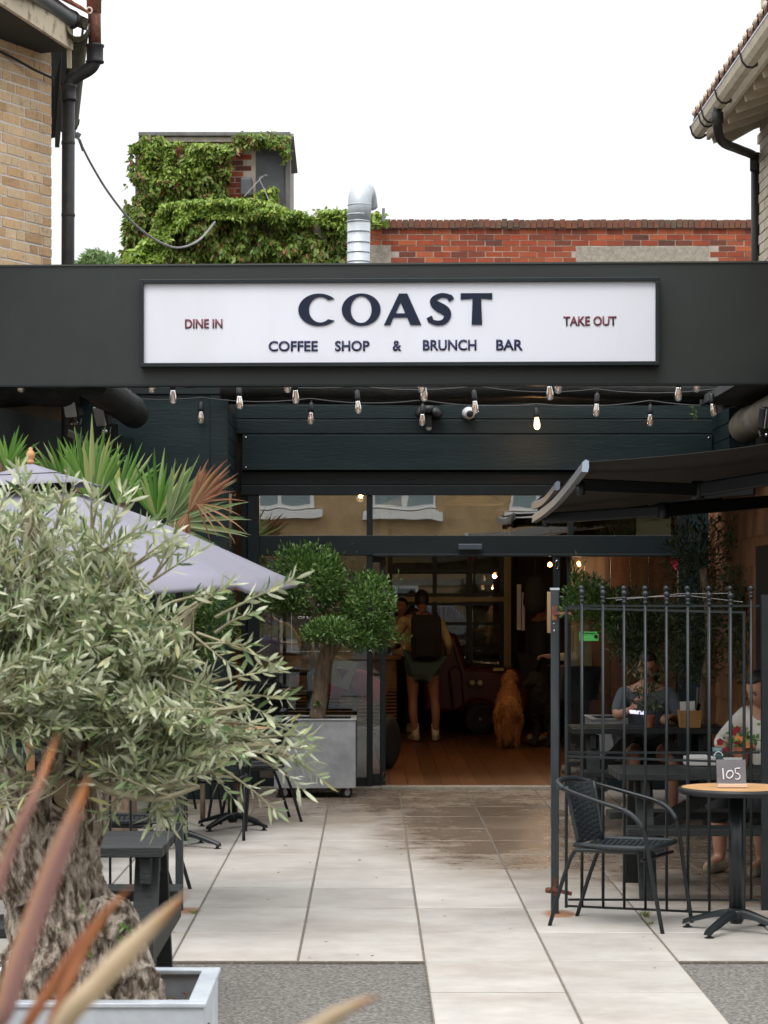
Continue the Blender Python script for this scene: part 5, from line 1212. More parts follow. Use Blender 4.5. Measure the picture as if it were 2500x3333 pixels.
def strap(pts, w, mat):
    c = cat([P(*p) if isinstance(p, tuple) else p for p in pts], 8); k = len(c); rows = []
    for i, p in enumerate(c):
        t = (c[min(i + 1, k - 1)] - c[max(i - 1, 0)]).normalized(); s = t.cross(Vector((.15, 1, .1))).normalized(); u = i / (k - 1)
        ww = w * .5 * min(1, (1 - u) * 3.2) ** .8 + .0004; n_ = s.cross(t) * ww * .35
        rows.append([p - s * ww + n_, p - s * ww * .5 + n_ * .4, p, p + s * ww * .5 + n_ * .4, p + s * ww + n_])
    o = MB().sheet(rows).build('strap_leaf', mat, fl_, smooth=True)
    at = o.data.attributes.new('along', 'FLOAT', 'POINT'); ac = o.data.attributes.new('across', 'FLOAT', 'POINT')
    for i in range(k):
        for j in range(5): at.data[i * 5 + j].value = i / (k - 1); ac.data[i * 5 + j].value = j / 4
base = Vector((-.34, 1.62, .62))
strap([base, (-180, 3700, 1.5), (-90, 3150, 1.45), (20, 2800, 1.42), (110, 2590, 1.4), (190, 2385, 1.4)], .0062, fx_[0])
strap([base, (-130, 3900, 1.45), (20, 3260, 1.4), (120, 2960, 1.38), (220, 2700, 1.36), (292, 2520, 1.35)], .0122, fx_[0])
strap([base, (-60, 3800, 1.5), (60, 3400, 1.42), (190, 3180, 1.4), (310, 3010, 1.38), (428, 2885, 1.36)], .0066, fx_[1])
strap([base, (30, 3850, 1.5), (150, 3380, 1.40), (270, 3100, 1.38), (345, 2980, 1.37)], .0052, fx_[1])
strap([base, (0, 3900, 1.45), (180, 3380, 1.36), (330, 3190, 1.34), (480, 3030, 1.33), (612, 2900, 1.32)], .0122, fx_[2])
strap([base, (500, 4000, 1.35), (850, 3480, 1.28), (1040, 3340, 1.26), (1130, 3285, 1.25), (1232, 3238, 1.24)], .0085, fx_[2])
strap([base, (-200, 3500, 1.5), (-80, 3050, 1.45), (-10, 2900, 1.43), (38, 2770, 1.42)], .006, fx_[1])
fp = thing('planter', 'zinc trough holding the blurred flax just below the picture edge', 'planter', (-.4, 1.62, 0))
MB().span((-.75, 1.45, 0), (-.05, 1.80, .60)).build('box', K['galv'], fp); MB().span((-.73, 1.47, .601), (-.07, 1.78, .625)).build('soil', K['soil'], fp)
# ---------------------------------------------------------------- railings
def ball_bar(root, x, y, z0, z1, r=.0075, ball=True, name='bar'):
    o = MB().tube([(x, y, z0), (x, y, z1)], r, 8).build(name, K['steel'], root, smooth=True)
    if ball:
        MB().lathe([(.010, -.035), (.013, -.03), (.013, -.022), (.008, -.018), (.012, -.012), (.0135, -.006), (.012, 0), (.009, .004)] + [(.017 * math.cos(a), .020 + .017 * math.sin(a)) for a in np.linspace(-1.2, 1.45, 9)], (x, y, z1), 14).build('finial_ball', K['steel'], o, smooth=True)
    return o
def gate(xa, ya, xb, yb, xs_, label, name='gate', z=(.055, .866, 1.668, 1.735), drop=0., stiles=True):
    t = thing(name, label, 'gate' if name == 'gate' else 'railing', (xa, ya, 0))
    at = lambda x, zz_: Vector((x, lerp(ya, yb, (x - xa) / (xb - xa)), zz_ - drop * (x - xa) / (xb - xa)))
    for zz_ in z[:3]: MB().beam(at(xa, zz_), at(xb, zz_), .011, .012).build('rail', K['steel'], t)
    if stiles:
        for x in (xa, xb): MB().tube([at(x, z[0] - .01), at(x, z[2] + .006)], .0085, 8).build('stile', K['steel'], t)
    for x in xs_:
        p = at(x, 0); ball_bar(t, x, p.y, z[0] + p.z, z[3] + p.z)
    return t
GY = 12.86
gt = gate(1.062, 12.78, 2.0, 12.62, [1.147 + .112 * i for i in range(8)], 'black ball topped railing gate swung open behind the chair', drop=.022)
MB().beam((1.00, 12.83, 1.64), (1.09, 12.78, 1.64), .012, .014).build('hinge', K['rust'], gt); MB().beam((.99, 12.83, .14), (1.09, 12.78, .12), .012, .02).build('hinge', K['rust'], gt)
MB().box((1.935, 12.60, .86), (.10, .02, .022)).build('latch', K['galv_dark'], gt)
MB().tube([Vector((1.86, 12.60, .88)) + Vector((.022 * math.cos(a), 0, .022 * math.sin(a))) for a in np.linspace(0, 3.14, 8)], .0025, 5).build('latch_ring', K['galv'], gt)
fnc = gate(1.09, 12.99, 2.14, 12.97, [1.164 + .1163 * i for i in range(9)], 'black ball topped fixed railing behind the open gate', name='railing', z=(.062, .872, 1.679, 1.755), stiles=False)
MB().tube([(1.3, 12.98, 1.72), (1.75, 12.97, 1.735), (2.05, 12.98, 1.70)], .0018, 4).build('wire_tie', K['cable_grey'], fnc)
MB().tube([(1.35, 12.97, 1.71), (1.7, 12.98, 1.745), (1.98, 12.97, 1.748)], .0018, 4).build('wire_tie', K['cable_grey'], fnc)
f2 = gate(2.20, 12.97, 3.2, 12.95, [2.26 + .1163 * i for i in range(8)], 'black railing continuing right of the fixed panel to the frame edge', name='railing', z=(.062, .872, 1.679, 1.755))
gp = thing('gate_post', 'square steel post with a pale cap, right of the walkway', 'post', (1.006, GY, 0), 0, 'steel gate posts')
MB().span((.985, GY - .022, .0), (1.027, GY + .022, 1.765)).build('post', M('post_steel', (.045, .056, .064), .38, col2=(.014, .019, .022), scale=2.2, lo=.3, hi=.7, stretch=(3, 3, .8), mottle=.3), gp, world=True, bevel=.004)
MB().span((.982, GY - .026, 1.766), (1.030, GY + .026, 1.778)).build('cap', K['galv'], gp)
MB().span((.988, GY - .028, 1.60), (1.016, GY - .0225, 1.68)).build('hinge_plate', K['rust'], gp)
for zz_ in (1.545, 1.585): MB().lathe([(.006, 0), (.006, .003), (.003, .006)], (1.003, GY - .0225, zz_), 8, (R(90), 0, 0)).build('bolt', K['chrome'], gp)
MB().span((.996, GY - .026, .10), (1.014, GY - .0225, .20)).build('foot_plate', K['rust'], gp)
MB().lathe([(.012, -.02), (.016, -.01), (.016, .01), (.012, .02)], (.975, GY, .13), 10, (0, R(90), 0)).build('hinge_pin', K['rust'], gp)
g2 = copy_tree(gp); g2.location = (-1.05, 12.99, 0); g2['label'] = 'dark square steel post left of the walkway, beside the black picnic table'
for c in list(g2.children):
    if c.name.startswith(('hinge', 'bolt', 'foot')): bpy.data.objects.remove(c)
gl = gate(-1.95, 12.95, -1.12, 13.02, [-1.88 + .112 * i for i in range(7)], 'black railing gate folded back behind the left picnic table')
rp = thing('gate_post', 'black steel post at the far right edge between the railing panels', 'post', (2.17, 12.97, 0), 0, 'steel gate posts')
MB().span((2.15, 12.95, 0), (2.19, 12.99, 1.74)).build('post', K['steel'], rp)

# ---------------------------------------------------------------- bistro chair and table
def make_chair(label):
    t = thing('bistro_chair', label, 'chair', (0, 0, 0), 0, 'black wicker bistro chairs')
    fr = cat([(.30, -.235, 0), (.255, -.25, .26), (.215, -.262, .50), (.175, -.27, .58), (.10, -.272, .63), (-.05, -.262, .67), (-.22, -.225, .715), (-.305, -.155, .745), (-.33, 0, .755), (-.305, .155, .745), (-.22, .225, .715), (-.05, .262, .67), (.10, .272, .63), (.175, .27, .58), (.215, .262, .50), (.255, .25, .26), (.30, .235, 0)], 4)
    MB().tube(fr, .0115, 8).build('arm_frame', K['tube'], t, smooth=True, world=False)
    wr = [p for p in fr if .5 < p.z < .64 and abs(p.y) > .2]
    for s in (1, -1):
        q = [p for p in wr if p.y * s > 0]; MB().tube(q, .0145, 8).build('arm_wrap', K['wicker'], t, smooth=True, world=False)
    MB().tube([p for p in fr if p.z > .722], .016, 8).build('top_wrap', K['wicker'], t, smooth=True, world=False)
    for s in (1, -1):
        MB().tube(cat([(-.335, .20 * s, 0), (-.26, .205 * s, .24), (-.20, .21 * s, .385), (-.15, .212 * s, .405), (.0, .216 * s, .408), (.17, .216 * s, .41)], 4), .0112, 8).build('leg', K['tube'], t, smooth=True, world=False)
    MB().tube([(.19, -.245, .37), (.19, .245, .37)], .009, 8).build('stretcher', K['tube'], t, world=False)
    # seat: woven sheet with ribs
    def outline(u): return .225 - .02 * abs(u) ** 2
    rim = cat([(-.20, -.18, .43), (0, -.225, .428), (.17, -.222, .43), (.225, -.18, .432), (.24, 0, .434), (.225, .18, .432), (.17, .222, .43), (0, .225, .428), (-.20, .18, .43)], 4)
    MB().tube(rim, .015, 8).build('seat_rim', K['wicker'], t, smooth=True, world=False)
    m = MB()
    for i in range(30):
        x = -.205 + i * .0148; wv = .006 * (-1) ** i; hw = .175 + .045 * min(1, (x + .21) / .2) - (.045 * max(0, (x - .17) / .06))
        m.sheet([[Vector((x - .0070, yy, .428 + .003 * math.sin(k * 1.57 + i * 3.14) - .010 * math.cos(yy * 6.5))) for k, yy in enumerate(np.linspace(-hw, hw, 12))], [Vector((x + .0070, yy, .428 + .003 * math.sin(k * 1.57 + i * 3.14) - .010 * math.cos(yy * 6.5))) for k, yy in enumerate(np.linspace(-hw, hw, 12))]])
    m.build('seat', K['wicker'], t, world=False, solid=.004)
    m = MB()
    def bk(u, v): # u 0..1 height, v -1..1
        z = lerp(.43, .735, u); x = lerp(-.20, -.315, u) + .055 * (v * v) * u + .02 * v * v; yv = v * lerp(.178, .20, u); return Vector((x, yv, z))
    for i in range(24):
        u = i / 24; m.sheet([[bk(u, v) + Vector((.003 * math.sin(k * 1.57 + i * 3.14), 0, 0)) for k, v in enumerate(np.linspace(-1, 1, 13))], [bk(u + .041, v) + Vector((.003 * math.sin(k * 1.57 + i * 3.14), 0, 0)) for k, v in enumerate(np.linspace(-1, 1, 13))]])
    m.build('backrest', K['wicker'], t, world=False, solid=.004)
    for s in (1, -1): MB().tube([bk(u, s) for u in np.linspace(0, 1, 8)], .012, 8).build('back_edge', K['wicker'], t, smooth=True, world=False)
    return t
ch = make_chair('black wicker bistro chair beside the round table marked 105')
ch.location = (1.33, 12.415, .004); ch.rotation_euler = (0, 0, R(-26))
def chair(x, y, rz, label):
    c = copy_tree(ch); c.location = (x, y, .004); c.rotation_euler = (0, 0, R(rz)); c['label'] = label; return c
chair(-1.42, 13.75, 172, 'black wicker chair tucked behind the left picnic table')
chair(-.90, 18.1, 195, 'black wicker chair in front of the zinc planter, under an olive sprig')
chair(-1.12, 16.95, 95, 'black wicker chair with its front legs before the far bistro pedestal')
chair(-1.55, 18.7, 30, 'black wicker chair deepest on the left terrace by the siding')
def make_table(label):
    t = thing('bistro_table', label, 'table', (0, 0, 0), 0, 'round bistro tables')
    rr = .300
    m = MB().lathe([(rr - .028, .712), (rr - .006, .714), (rr, .724), (rr, .738), (rr - .006, .746), (rr - .018, .7475), (rr - .019, .742), (rr - .022, .712)], n=48).build('rim', K['dark_plastic'], t, world=False, smooth=True)
    for i in range(12):
        y0 = -.28 + i * .0467; y1 = y0 + .0425; R_ = rr - .0195
        f = lambda y: math.sqrt(max(R_ * R_ - y * y, 1e-5))
        ysn = np.linspace(max(y0, -R_ + .001), min(y1, R_ - .001), 5)
        poly = [(-f(q), q) for q in ysn][::-1] + [(f(q), q) for q in ysn]
        MB().prism(poly, (0, 0, .728), (1, 0, 0), (0, 1, 0), .0175).build('slat', K['teak'], t, world=False)
    MB().lathe([(.277, .722), (.277, .727), (.0, .7275)], n=32).build('gap_shade_disc', K['dark_plastic'], t, world=False)  # added dark disc, puts shade into the gaps between the slats
    MB().tube([(0, 0, .10), (0, 0, .72)], .037, 20).build('pole', K['tube'], t, world=False, smooth=True)
    MB().lathe([(.10, .716), (.10, .724), (.04, .724)], n=20).build('top_plate', K['tube'], t, world=False)
    MB().lathe([(.03, .045), (.045, .08), (.045, .105), (.039, .125), (.039, .10)], n=20).build('hub', K['tube'], t, world=False, smooth=True)
    for i in range(4):
        a = R(45 + 90 * i + 8); d = Vector((math.cos(a), math.sin(a), 0)); s = Vector((-d.y, d.x, 0)); rows = []
        for u in np.linspace(0, 1, 9):
            x = .04 + u * .265; zt2 = .118 - .075 * u ** 1.25; zb = .065 - .037 * u ** .6 if u > .05 else .04; zb = .030 + .045 * math.sin(math.pi * (1 - u) * .55) ** 2
            if u > .9: zb = .018
            w = .026 - .004 * u
            rows.append([d * x - s * w + Vector((0, 0, zb)), d * x - s * w * .8 + Vector((0, 0, zt2 - .01)), d * x - s * w * .5 + Vector((0, 0, zt2)), d * x + s * w * .5 + Vector((0, 0, zt2)), d * x + s * w * .8 + Vector((0, 0, zt2 - .01)), d * x + s * w + Vector((0, 0, zb)), d * x - s * w + Vector((0, 0, zb))])
        o = MB().sheet(rows); o.f.append(tuple(len(o.v) - 7 + k for k in range(6))); o = o.build('foot', K['tube'], t, world=False)
        MB().lathe([(.026, 0), (.026, .004), (.012, .010), (.010, .02)], d * .285, 14).build('glide', K['dark_plastic'], o, world=False)
    return t
tb = make_table('round slatted wood bistro table carrying the 105 sign, at the right'); tb.location = (1.885, 12.15, .004); tb.rotation_euler = (0, 0, R(0))
for (x, y, lab_) in ((-1.02, 17.5, 'round bistro table before the zinc planter, half behind olive twigs'), (-1.30, 16.2, 'round bistro table whose foot shows left of the walkway joints')):
    c = copy_tree(tb); c.location = (x, y, .004); c.rotation_euler = (0, 0, R(random.uniform(0, 60))); c['label'] = lab_
tray = tag(MB().lathe([(.05, 0), (.12, .0), (.13, .012), (.125, .012), (.115, .004), (.0, .004)], (-1.06, 17.55, .755), 20).build('serving_tray', K['rust'], smooth=True), 'dark tray on the far left bistro table', 'tray')
crs = tag(MB().lathe([(.03, 0), (.06, .01), (.075, .035), (.06, .06), (.02, .07)], P(668, 2352, 17.5) + Vector((0, 0, -.03)), 12).build('bread_roll', K['petal_orange'], smooth=True), 'orange brown food on the tray behind the olive leaves', 'food')
crs.location.z = 0
# number sign
ns = thing('table_number', 'small slate table number reading 105 in chalk on the round table', 'table number', (XP(2380, 12.1), 12.1, .753))
sy = 12.1
sx0, sx1, sz0, sz1 = XP(2333, sy), XP(2428, sy), .768, .768 + .127
MB().prism([(sx0 + .002, sz0), (sx1 + .002, sz0), (sx1 - .002, sz1), (sx0 - .002, sz1)], (0, sy, 0), (1, 0, 0), (0, 0, 1), -.006).build('board', K['chalk'], ns)
MB().span((sx0 + .003, sy - .014, .7535), (sx1 + .006, sy + .022, .772)).build('base', M('wood_pale', (.62, .46, .34), .6), ns, bevel=.002)
def stroke(pts, w=.0028): 
    return MB().tube([Vector((lerp(sx0, sx1, a), sy - .0025, lerp(sz0, sz1, b))) for a, b in pts], w, 5)
stroke([(.205, .66), (.215, .45), (.235, .22)], .0034).build('lettering', K['chalk_line'], ns)
stroke([(.43, .57), (.36, .50), (.33, .38), (.36, .28), (.44, .25), (.53, .32), (.57, .45), (.52, .55), (.44, .56), (.42, .52)], .0030).build('lettering', K['chalk_line'], ns)
stroke([(.80, .66), (.71, .655), (.63, .645), (.635, .52), (.66, .45), (.74, .44), (.795, .36), (.79, .27), (.73, .21), (.66, .215), (.64, .24)], .0026).build('lettering', K['chalk_line'], ns)

# ---------------------------------------------------------------- picnic tables
def picnic(x0, x1, y0, y1, zt2, zb, lab_, near=.30, n=5, ends='l', boff=.25, legx=.16, short=0.):
    t = thing('picnic_table', lab_, 'table', ((x0 + x1) / 2, (y0 + y1) / 2, 0), 0, 'black picnic tables')
    w = (y1 - y0) / n
    for i in range(n): MB().span((x0 + random.uniform(-.006, .006), y0 + i * w + .005, zt2 - .042), (x1 + random.uniform(-.006, .006), y0 + (i + 1) * w - .005, zt2 + random.uniform(-.003, .001))).build('top_plank', K['wood_black'], t, bevel=.004)
    for yy in (y0 - boff - .24, y1 + boff):
        for i in range(2): MB().span((x0 + .02, yy + i * .122 + .003, zb - .04), (x1 - (short if yy < y0 else 0), yy + (i + 1) * .122 - .003, zb)).build('bench_plank', K['wood_black'], t, bevel=.004)
    ym = (y0 + y1) / 2
    for x in (x0 + legx, x1 - legx):
        MB().beam((x, y0 + .04, zt2 - .10), (x, y1 - .04, zt2 - .10), .045, .11).build('top_bearer', K['wood_black'], t, bevel=.004)
        MB().beam((x + .045, y0 - boff - .22, zb - .095), (x + .045, y1 + boff + .22, zb - .095), .045, .10).build('bench_bearer', K['wood_black'], t, bevel=.004)
        MB().beam((x - .001, ym - .17, zt2 - .06), (x, y0 - boff - .02, .0), .045, .10, (1, 0, 0)).build('leg', K['wood_black'], t, bevel=.004)
        MB().beam((x - .001, ym + .17, zt2 - .06), (x, y1 + boff + .02, .0), .045, .10, (1, 0, 0)).build('leg', K['wood_black'], t, bevel=.004)
    MB().beam((x1 - .18, ym, zb - .08), ((x0 + x1) / 2 + .1, ym, zt2 - .06), .05, .08).build('brace', K['wood_black'], t)
    MB().beam((x0 + .18, ym, zb - .08), ((x0 + x1) / 2 - .1, ym, zt2 - .06), .05, .08).build('brace', K['wood_black'], t)
    return t
picnic(-2.45, -.835, 9.5, 10.18, .725, .45, 'black picnic table at left front behind the olive trunk', boff=.12, legx=.075, short=.17)
picnic(1.42, 3.05, 13.46, 14.16, .72, .43, 'black picnic table just behind the right railings', boff=.04)
picnic(1.50, 2.66, 17.5, 18.1, .745, .45, 'black picnic table deeper on the right where a person sits', boff=.12, n=4)
picnic(-2.75, -1.75, 14.9, 15.6, .73, .45, 'black picnic table deep on the left behind the railing gate', boff=.12)

# ---------------------------------------------------------------- table top items on the right
nb = thing('napkin_box', 'small wooden box of napkins and cutlery on the far right table', 'box', (XP(2247, 17.55), 17.58, .747))
yb = 17.56; a0, a1, b0, b1 = XP(2212, yb), XP(2284, yb), XP(2218, yb), XP(2279, yb)
zb0, zb1 = .747, .747 + .128
m = MB()
for (p, q) in (((-1, -1), (1, -1)), ((1, -1), (1, 1)), ((1, 1), (-1, 1)), ((-1, 1), (-1, -1))):
    hw0, hw1 = (b1 - b0) / 2, (a1 - a0) / 2; cx_ = (a0 + a1) / 2; cy_ = yb + .05
    m.sheet([[Vector((cx_ + p[0] * hw0, cy_ + p[1] * .05, zb0)), Vector((cx_ + q[0] * hw0, cy_ + q[1] * .05, zb0))], [Vector((cx_ + p[0] * hw1, cy_ + p[1] * .06, zb1)), Vector((cx_ + q[0] * hw1, cy_ + q[1] * .06, zb1))]])
m.build('box', M('box_wood', (.46, .25, .09), .55, col2=(.38, .2, .07), scale=6, stretch=(1, 1, 7)), nb, solid=.008)
for k in range(4): MB().box((cx_ - .02 + .003 * k, cy_ - .02 + .015 * k, zb1 + .01), (.11, .004, .11), (0, R(random.uniform(-4, 4)), 0)).build('napkin', K['white'], nb)
for k in range(4): MB().beam((cx_ + .05 + .004 * k, cy_, zb1 - .03), (cx_ + .058 + .006 * k, cy_, zb1 + (.17 if k == 0 else .05)), .014, .004, (0, 1, 0)).build('cutlery', K['chrome' if k == 0 else 'dark_plastic'], nb)
def pot(c, r, h, lab_, mat='terracotta', saucer=False):
    t = thing('flower_pot', lab_, 'plant pot', c)
    MB().lathe([(r * .68, 0), (r * .95, h * .78), (r * 1.08, h * .78), (r * 1.10, h), (r * .95, h), (r * .9, h * .85), (0, h * .84)], c, 20).build('pot', K[mat], t)
    return t
c = Vector((XP(2414, 14.05), 14.05, .722)); pt = pot(c, .052, .115, 'terracotta pot of dark red pansies on the right picnic table')
leaves('foliage', [c + Vector((random.gauss(0, .045), random.gauss(0, .04), .13 + abs(random.gauss(0, .035)))) for _ in range(170)], [(random.gauss(0, 1), random.gauss(0, 1) - .4, random.gauss(.2, .7)) for _ in range(170)], .035, .02, K['pansy_leaf'], pt)
for px, py, mt in ((2344, 2415, 'petal_red'), (2400, 2375, 'petal_red'), (2388, 2383, 'petal_red'), (2399, 2412, 'petal_red'), (2362, 2443, 'petal_red'), (2418, 2408, 'petal_orange'), (2402, 2405, 'petal_orange'), (2432, 2424, 'petal_orange')):
    p = P(px, py, 13.98); m = MB()
    for k in range(5):
        a = k * 1.257 + .3; q = p + Vector((.011 * math.cos(a), random.uniform(-.004, .004), .011 * math.sin(a)))
        m.add([q + Vector((.012 * math.cos(b), 0, .012 * math.sin(b))) for b in np.linspace(0, 5.6, 8)], [tuple(range(8))])
    m.build('flower', K[mt], pt)
    MB().tube([p, c + Vector((0, 0, .14))], .0015, 4).build('stem', K['pansy_leaf'], pt)
c = Vector((XP(2114, 17.6), 17.6, .747)); p2 = pot(c, .045, .09, 'small terracotta pot with a bushy plant before the person in grey')
leaves('foliage', [c + Vector((random.gauss(0, .045), random.gauss(0, .04), .12 + abs(random.gauss(0, .06)))) for _ in range(240)], [(random.gauss(0, 1), random.gauss(0, 1), random.gauss(.4, .7)) for _ in range(240)], .03, .012, K['dark_leaf'], p2)
tr = tag(MB().span((XP(2228, 14.1), 14.02, .722), (XP(2325, 14.1), 14.16, .775)).build('cutlery_tray', M('tray', (.42, .41, .40), .5), None, bevel=.006), 'light grey cutlery tray on the right picnic table', 'tray')
MB().span((XP(2240, 14.1), 14.03, .776), (XP(2300, 14.1), 14.14, .782)).build('napkin', K['grey_plastic'], tr)
cu = thing('cup', 'grey blue cup on a saucer left of the red pansies', 'cup', (XP(2345, 14.1), 14.12, .74))
MB().lathe([(.030, 0), (.042, .05), (.046, .085), (.042, .085), (.038, .05), (0, .01)], (XP(2343, 14.1), 14.10, .742), 18).build('cup_body', K['teal'], cu, smooth=True)
MB().lathe([(.04, 0), (.075, .008), (.075, .012), (.04, .006), (0, .006)], (XP(2343, 14.1), 14.10, .732), 20).build('saucer', K['white'], cu)

# ---------------------------------------------------------------- people
def evalmesh(o):
    bpy.context.view_layer.update(); return bpy.data.meshes.new_from_object(o.evaluated_get(bpy.context.evaluated_depsgraph_get()))
def skin(name, J, E, mat, parent, root_v=None, sub=2, extra=None, voxel=0):
    """J: {joint: ((x,y,z), r)}; E: list of chains of joint names"""
    names = []
    for ch_ in E:
        for j in ch_:
            if j not in names: names.append(j)
    bm_ = bmesh.new(); lay = bm_.verts.layers.skin.verify(); V = {}
    for j in names:
        v = bm_.verts.new(J[j][0]); r = J[j][1]; v[lay].radius = (r, r) if not isinstance(r, tuple) else r; V[j] = v
    V[root_v or names[0]][lay].use_root = True
    done = set()
    for ch_ in E:
        for a, b in zip(ch_, ch_[1:]):
            if (a, b) not in done and (b, a) not in done: bm_.edges.new((V[a], V[b])); done.add((a, b))
    me = bpy.data.meshes.new(name); bm_.to_mesh(me); bm_.free()
    o = bpy.data.objects.new(name, me); COL.objects.link(o)
    m = o.modifiers.new('k', 'SKIN'); m.use_smooth_shade = True; m.branch_smoothing = .3
    o.modifiers.new('s', 'SUBSURF').levels = sub
    m2 = evalmesh(o); bpy.data.objects.remove(o)
    if extra is not None:
        bm_ = bmesh.new(); bm_.from_mesh(m2); bm_.from_mesh(extra); bm_.to_mesh(m2); bm_.free()
    o = link(name, m2, mat, parent)
    if voxel:
        r = o.modifiers.new('r', 'REMESH'); r.mode = 'VOXEL'; r.voxel_size = voxel; r.use_smooth_shade = True
        c = o.modifiers.new('c', 'SMOOTH'); c.iterations = 3; c.factor = .5
        m3 = evalmesh(o); o.modifiers.clear(); o.data = m3
        keep_largest(m3)
        if not len(m3.materials): m3.materials.append(mat)
    m2 = o.data; m2.polygons.foreach_set('use_smooth', [True] * len(m2.polygons)); return o
def union(name, J, E, mat, parent, voxel=.012):
    m = MB()
    for ch_ in E:
        c = cat([J[j][0] for j in ch_], 5); rr = np.interp(np.linspace(0, len(ch_) - 1, len(c)), range(len(ch_)), [J[j][1] if not isinstance(J[j][1], tuple) else sum(J[j][1]) / 2 for j in ch_])
        m.tube(c, list(rr), 14)
        for j in (ch_[0], ch_[-1]):
            r = J[j][1] if not isinstance(J[j][1], tuple) else sum(J[j][1]) / 2
            m.lathe([(r * math.sin(t), -r * math.cos(t)) for t in np.linspace(.12, 3.02, 9)], J[j][0], 14)
    o = m.build(name, mat, parent, world=False)
    q = o.modifiers.new('r', 'REMESH'); q.mode = 'VOXEL'; q.voxel_size = voxel; q.use_smooth_shade = True
    q = o.modifiers.new('c', 'SMOOTH'); q.iterations = 5; q.factor = .5
    m3 = evalmesh(o); o.modifiers.clear(); o.data = m3
    if not len(m3.materials): m3.materials.append(mat)
    keep_largest(m3); m3.polygons.foreach_set('use_smooth', [True] * len(m3.polygons)); return o
def keep_largest(m3):
    bm_ = bmesh.new(); bm_.from_mesh(m3); left = set(bm_.verts); isl = []
    while left:
        s_ = [left.pop()]; g_ = {s_[0]}
        while s_:
            v_ = s_.pop()
            for e_ in v_.link_edges:
                w_ = e_.other_vert(v_)
                if w_ in left: left.discard(w_); g_.add(w_); s_.append(w_)
        isl.append(g_)
    isl.sort(key=len)
    bmesh.ops.delete(bm_, geom=[v_ for g_ in isl[:-1] for v_ in g_], context='VERTS'); bm_.to_mesh(m3); bm_.free()
def headmesh(c, yaw=0., pitch=0., s=1.):
    """head facing +y before yaw; returns mesh and a mapper from face coordinates to local space"""
    mt = Matrix.Translation(c) @ Matrix.Rotation(yaw, 4, 'Z') @ Matrix.Rotation(pitch, 4, 'X') @ Matrix.Scale(s, 4)
    vs = []; n, k = 28, 20
    for i in range(k + 1):
        th = math.pi * i / k
        for j in range(n):
            a = 2 * math.pi * j / n; x, y, z = math.sin(th) * math.cos(a), math.sin(th) * math.sin(a), math.cos(th)
            w = .073 * (1 - .20 * max(0, -z) ** 1.5); p = Vector((x * w, y * .095, z * .118))
            if z < -.2 and y < 0: p.y *= 1 - .35 * min(1, (-z - .2) * 1.4)
            if y > 0:
                fx2 = x * w; fz_ = z * .118
                p.y += .024 * math.exp(-(fx2 / .011) ** 2 - ((fz_ + .018) / .020) ** 2)
                p.y -= .010 * sum(math.exp(-((fx2 - e) / .014) ** 2 - ((fz_ - .012) / .012) ** 2) for e in (-.031, .031))
                p.y += .006 * math.exp(-(fx2 / .022) ** 2 - ((fz_ + .058) / .010) ** 2) + .008 * math.exp(-(fx2 / .02) ** 2 - ((fz_ + .095) / .014) ** 2)
            vs.append(p)
    fs = [(i * n + j, i * n + (j + 1) % n, (i + 1) * n + (j + 1) % n, (i + 1) * n + j) for i in range(k) for j in range(n)]
    m = MB().add([mt @ v for v in vs], fs)
    for s_ in (-1, 1): m.lathe([(.0, -.007), (.020, -.005), (.024, .0), (.018, .006), (.0, .007)], (mt @ Vector((.073 * s_, -.008, -.005))), 10, (0, R(80), yaw))
    me = bpy.data.meshes.new('h'); me.from_pydata(m.v, [], m.f); me.update(); return me, mt
def face(mt, parent):
    for s_ in (-1, 1):
        MB().lathe([(.0, -.004), (.008, -.002), (.009, .001), (.005, .004), (0, .005)], mt @ Vector((.031 * s_, .083, .011)), 8).build('eye', K['hair'], parent, world=False, smooth=True)
        MB().tube([mt @ Vector((.031 * s_ + d_, .090 - abs(d_ + .0) * .25, .028 + (.003 if abs(d_) < .01 else 0))) for d_ in (-.015, 0, .015)], .003, 5).build('eyebrow', K['hair'], parent, world=False)
    MB().tube([mt @ Vector((d_, .096 - abs(d_) * .35, -.056)) for d_ in (-.022, -.01, 0, .01, .022)], [.002, .0045, .005, .0045, .002], 6).build('mouth', M('lips', (.30, .10, .08), .5), parent, world=False)
def hair(mt, parent, long_=0., top=1.0, bun=False):
    vs = []; n, k = 24, 14; fs = []
    for i in range(k + 1):
        th = math.pi * .66 * i / k
        for j in range(n):
            a = 2 * math.pi * j / n; x, y, z = math.sin(th) * math.cos(a), math.sin(th) * math.sin(a), math.cos(th)
            p = Vector((x * .083, y * .103 - .006, z * .127 + .004))
            if y > .25 and z < .62: p = Vector((x * .060, y * .075, max(p.z, .03) if abs(x) < .75 else p.z))
            if long_ and y < .45 and i > k * .6: p.z -= long_ * ((i / k - .6) / .4); p.y = min(p.y, .02) - .01
            vs.append(mt @ p)
    fs = [(i * n + j, i * n + (j + 1) % n, (i + 1) * n + (j + 1) % n, (i + 1) * n + j) for i in range(k) for j in range(n)]
    m = MB().add(vs, fs)
    if bun: m.lathe([(0, -.045), (.03, -.035), (.045, 0), (.03, .035), (0, .045)], mt @ Vector((0, -.115, .03)), 14)
    m.build('hair', K['hair'], parent, world=False, smooth=True)
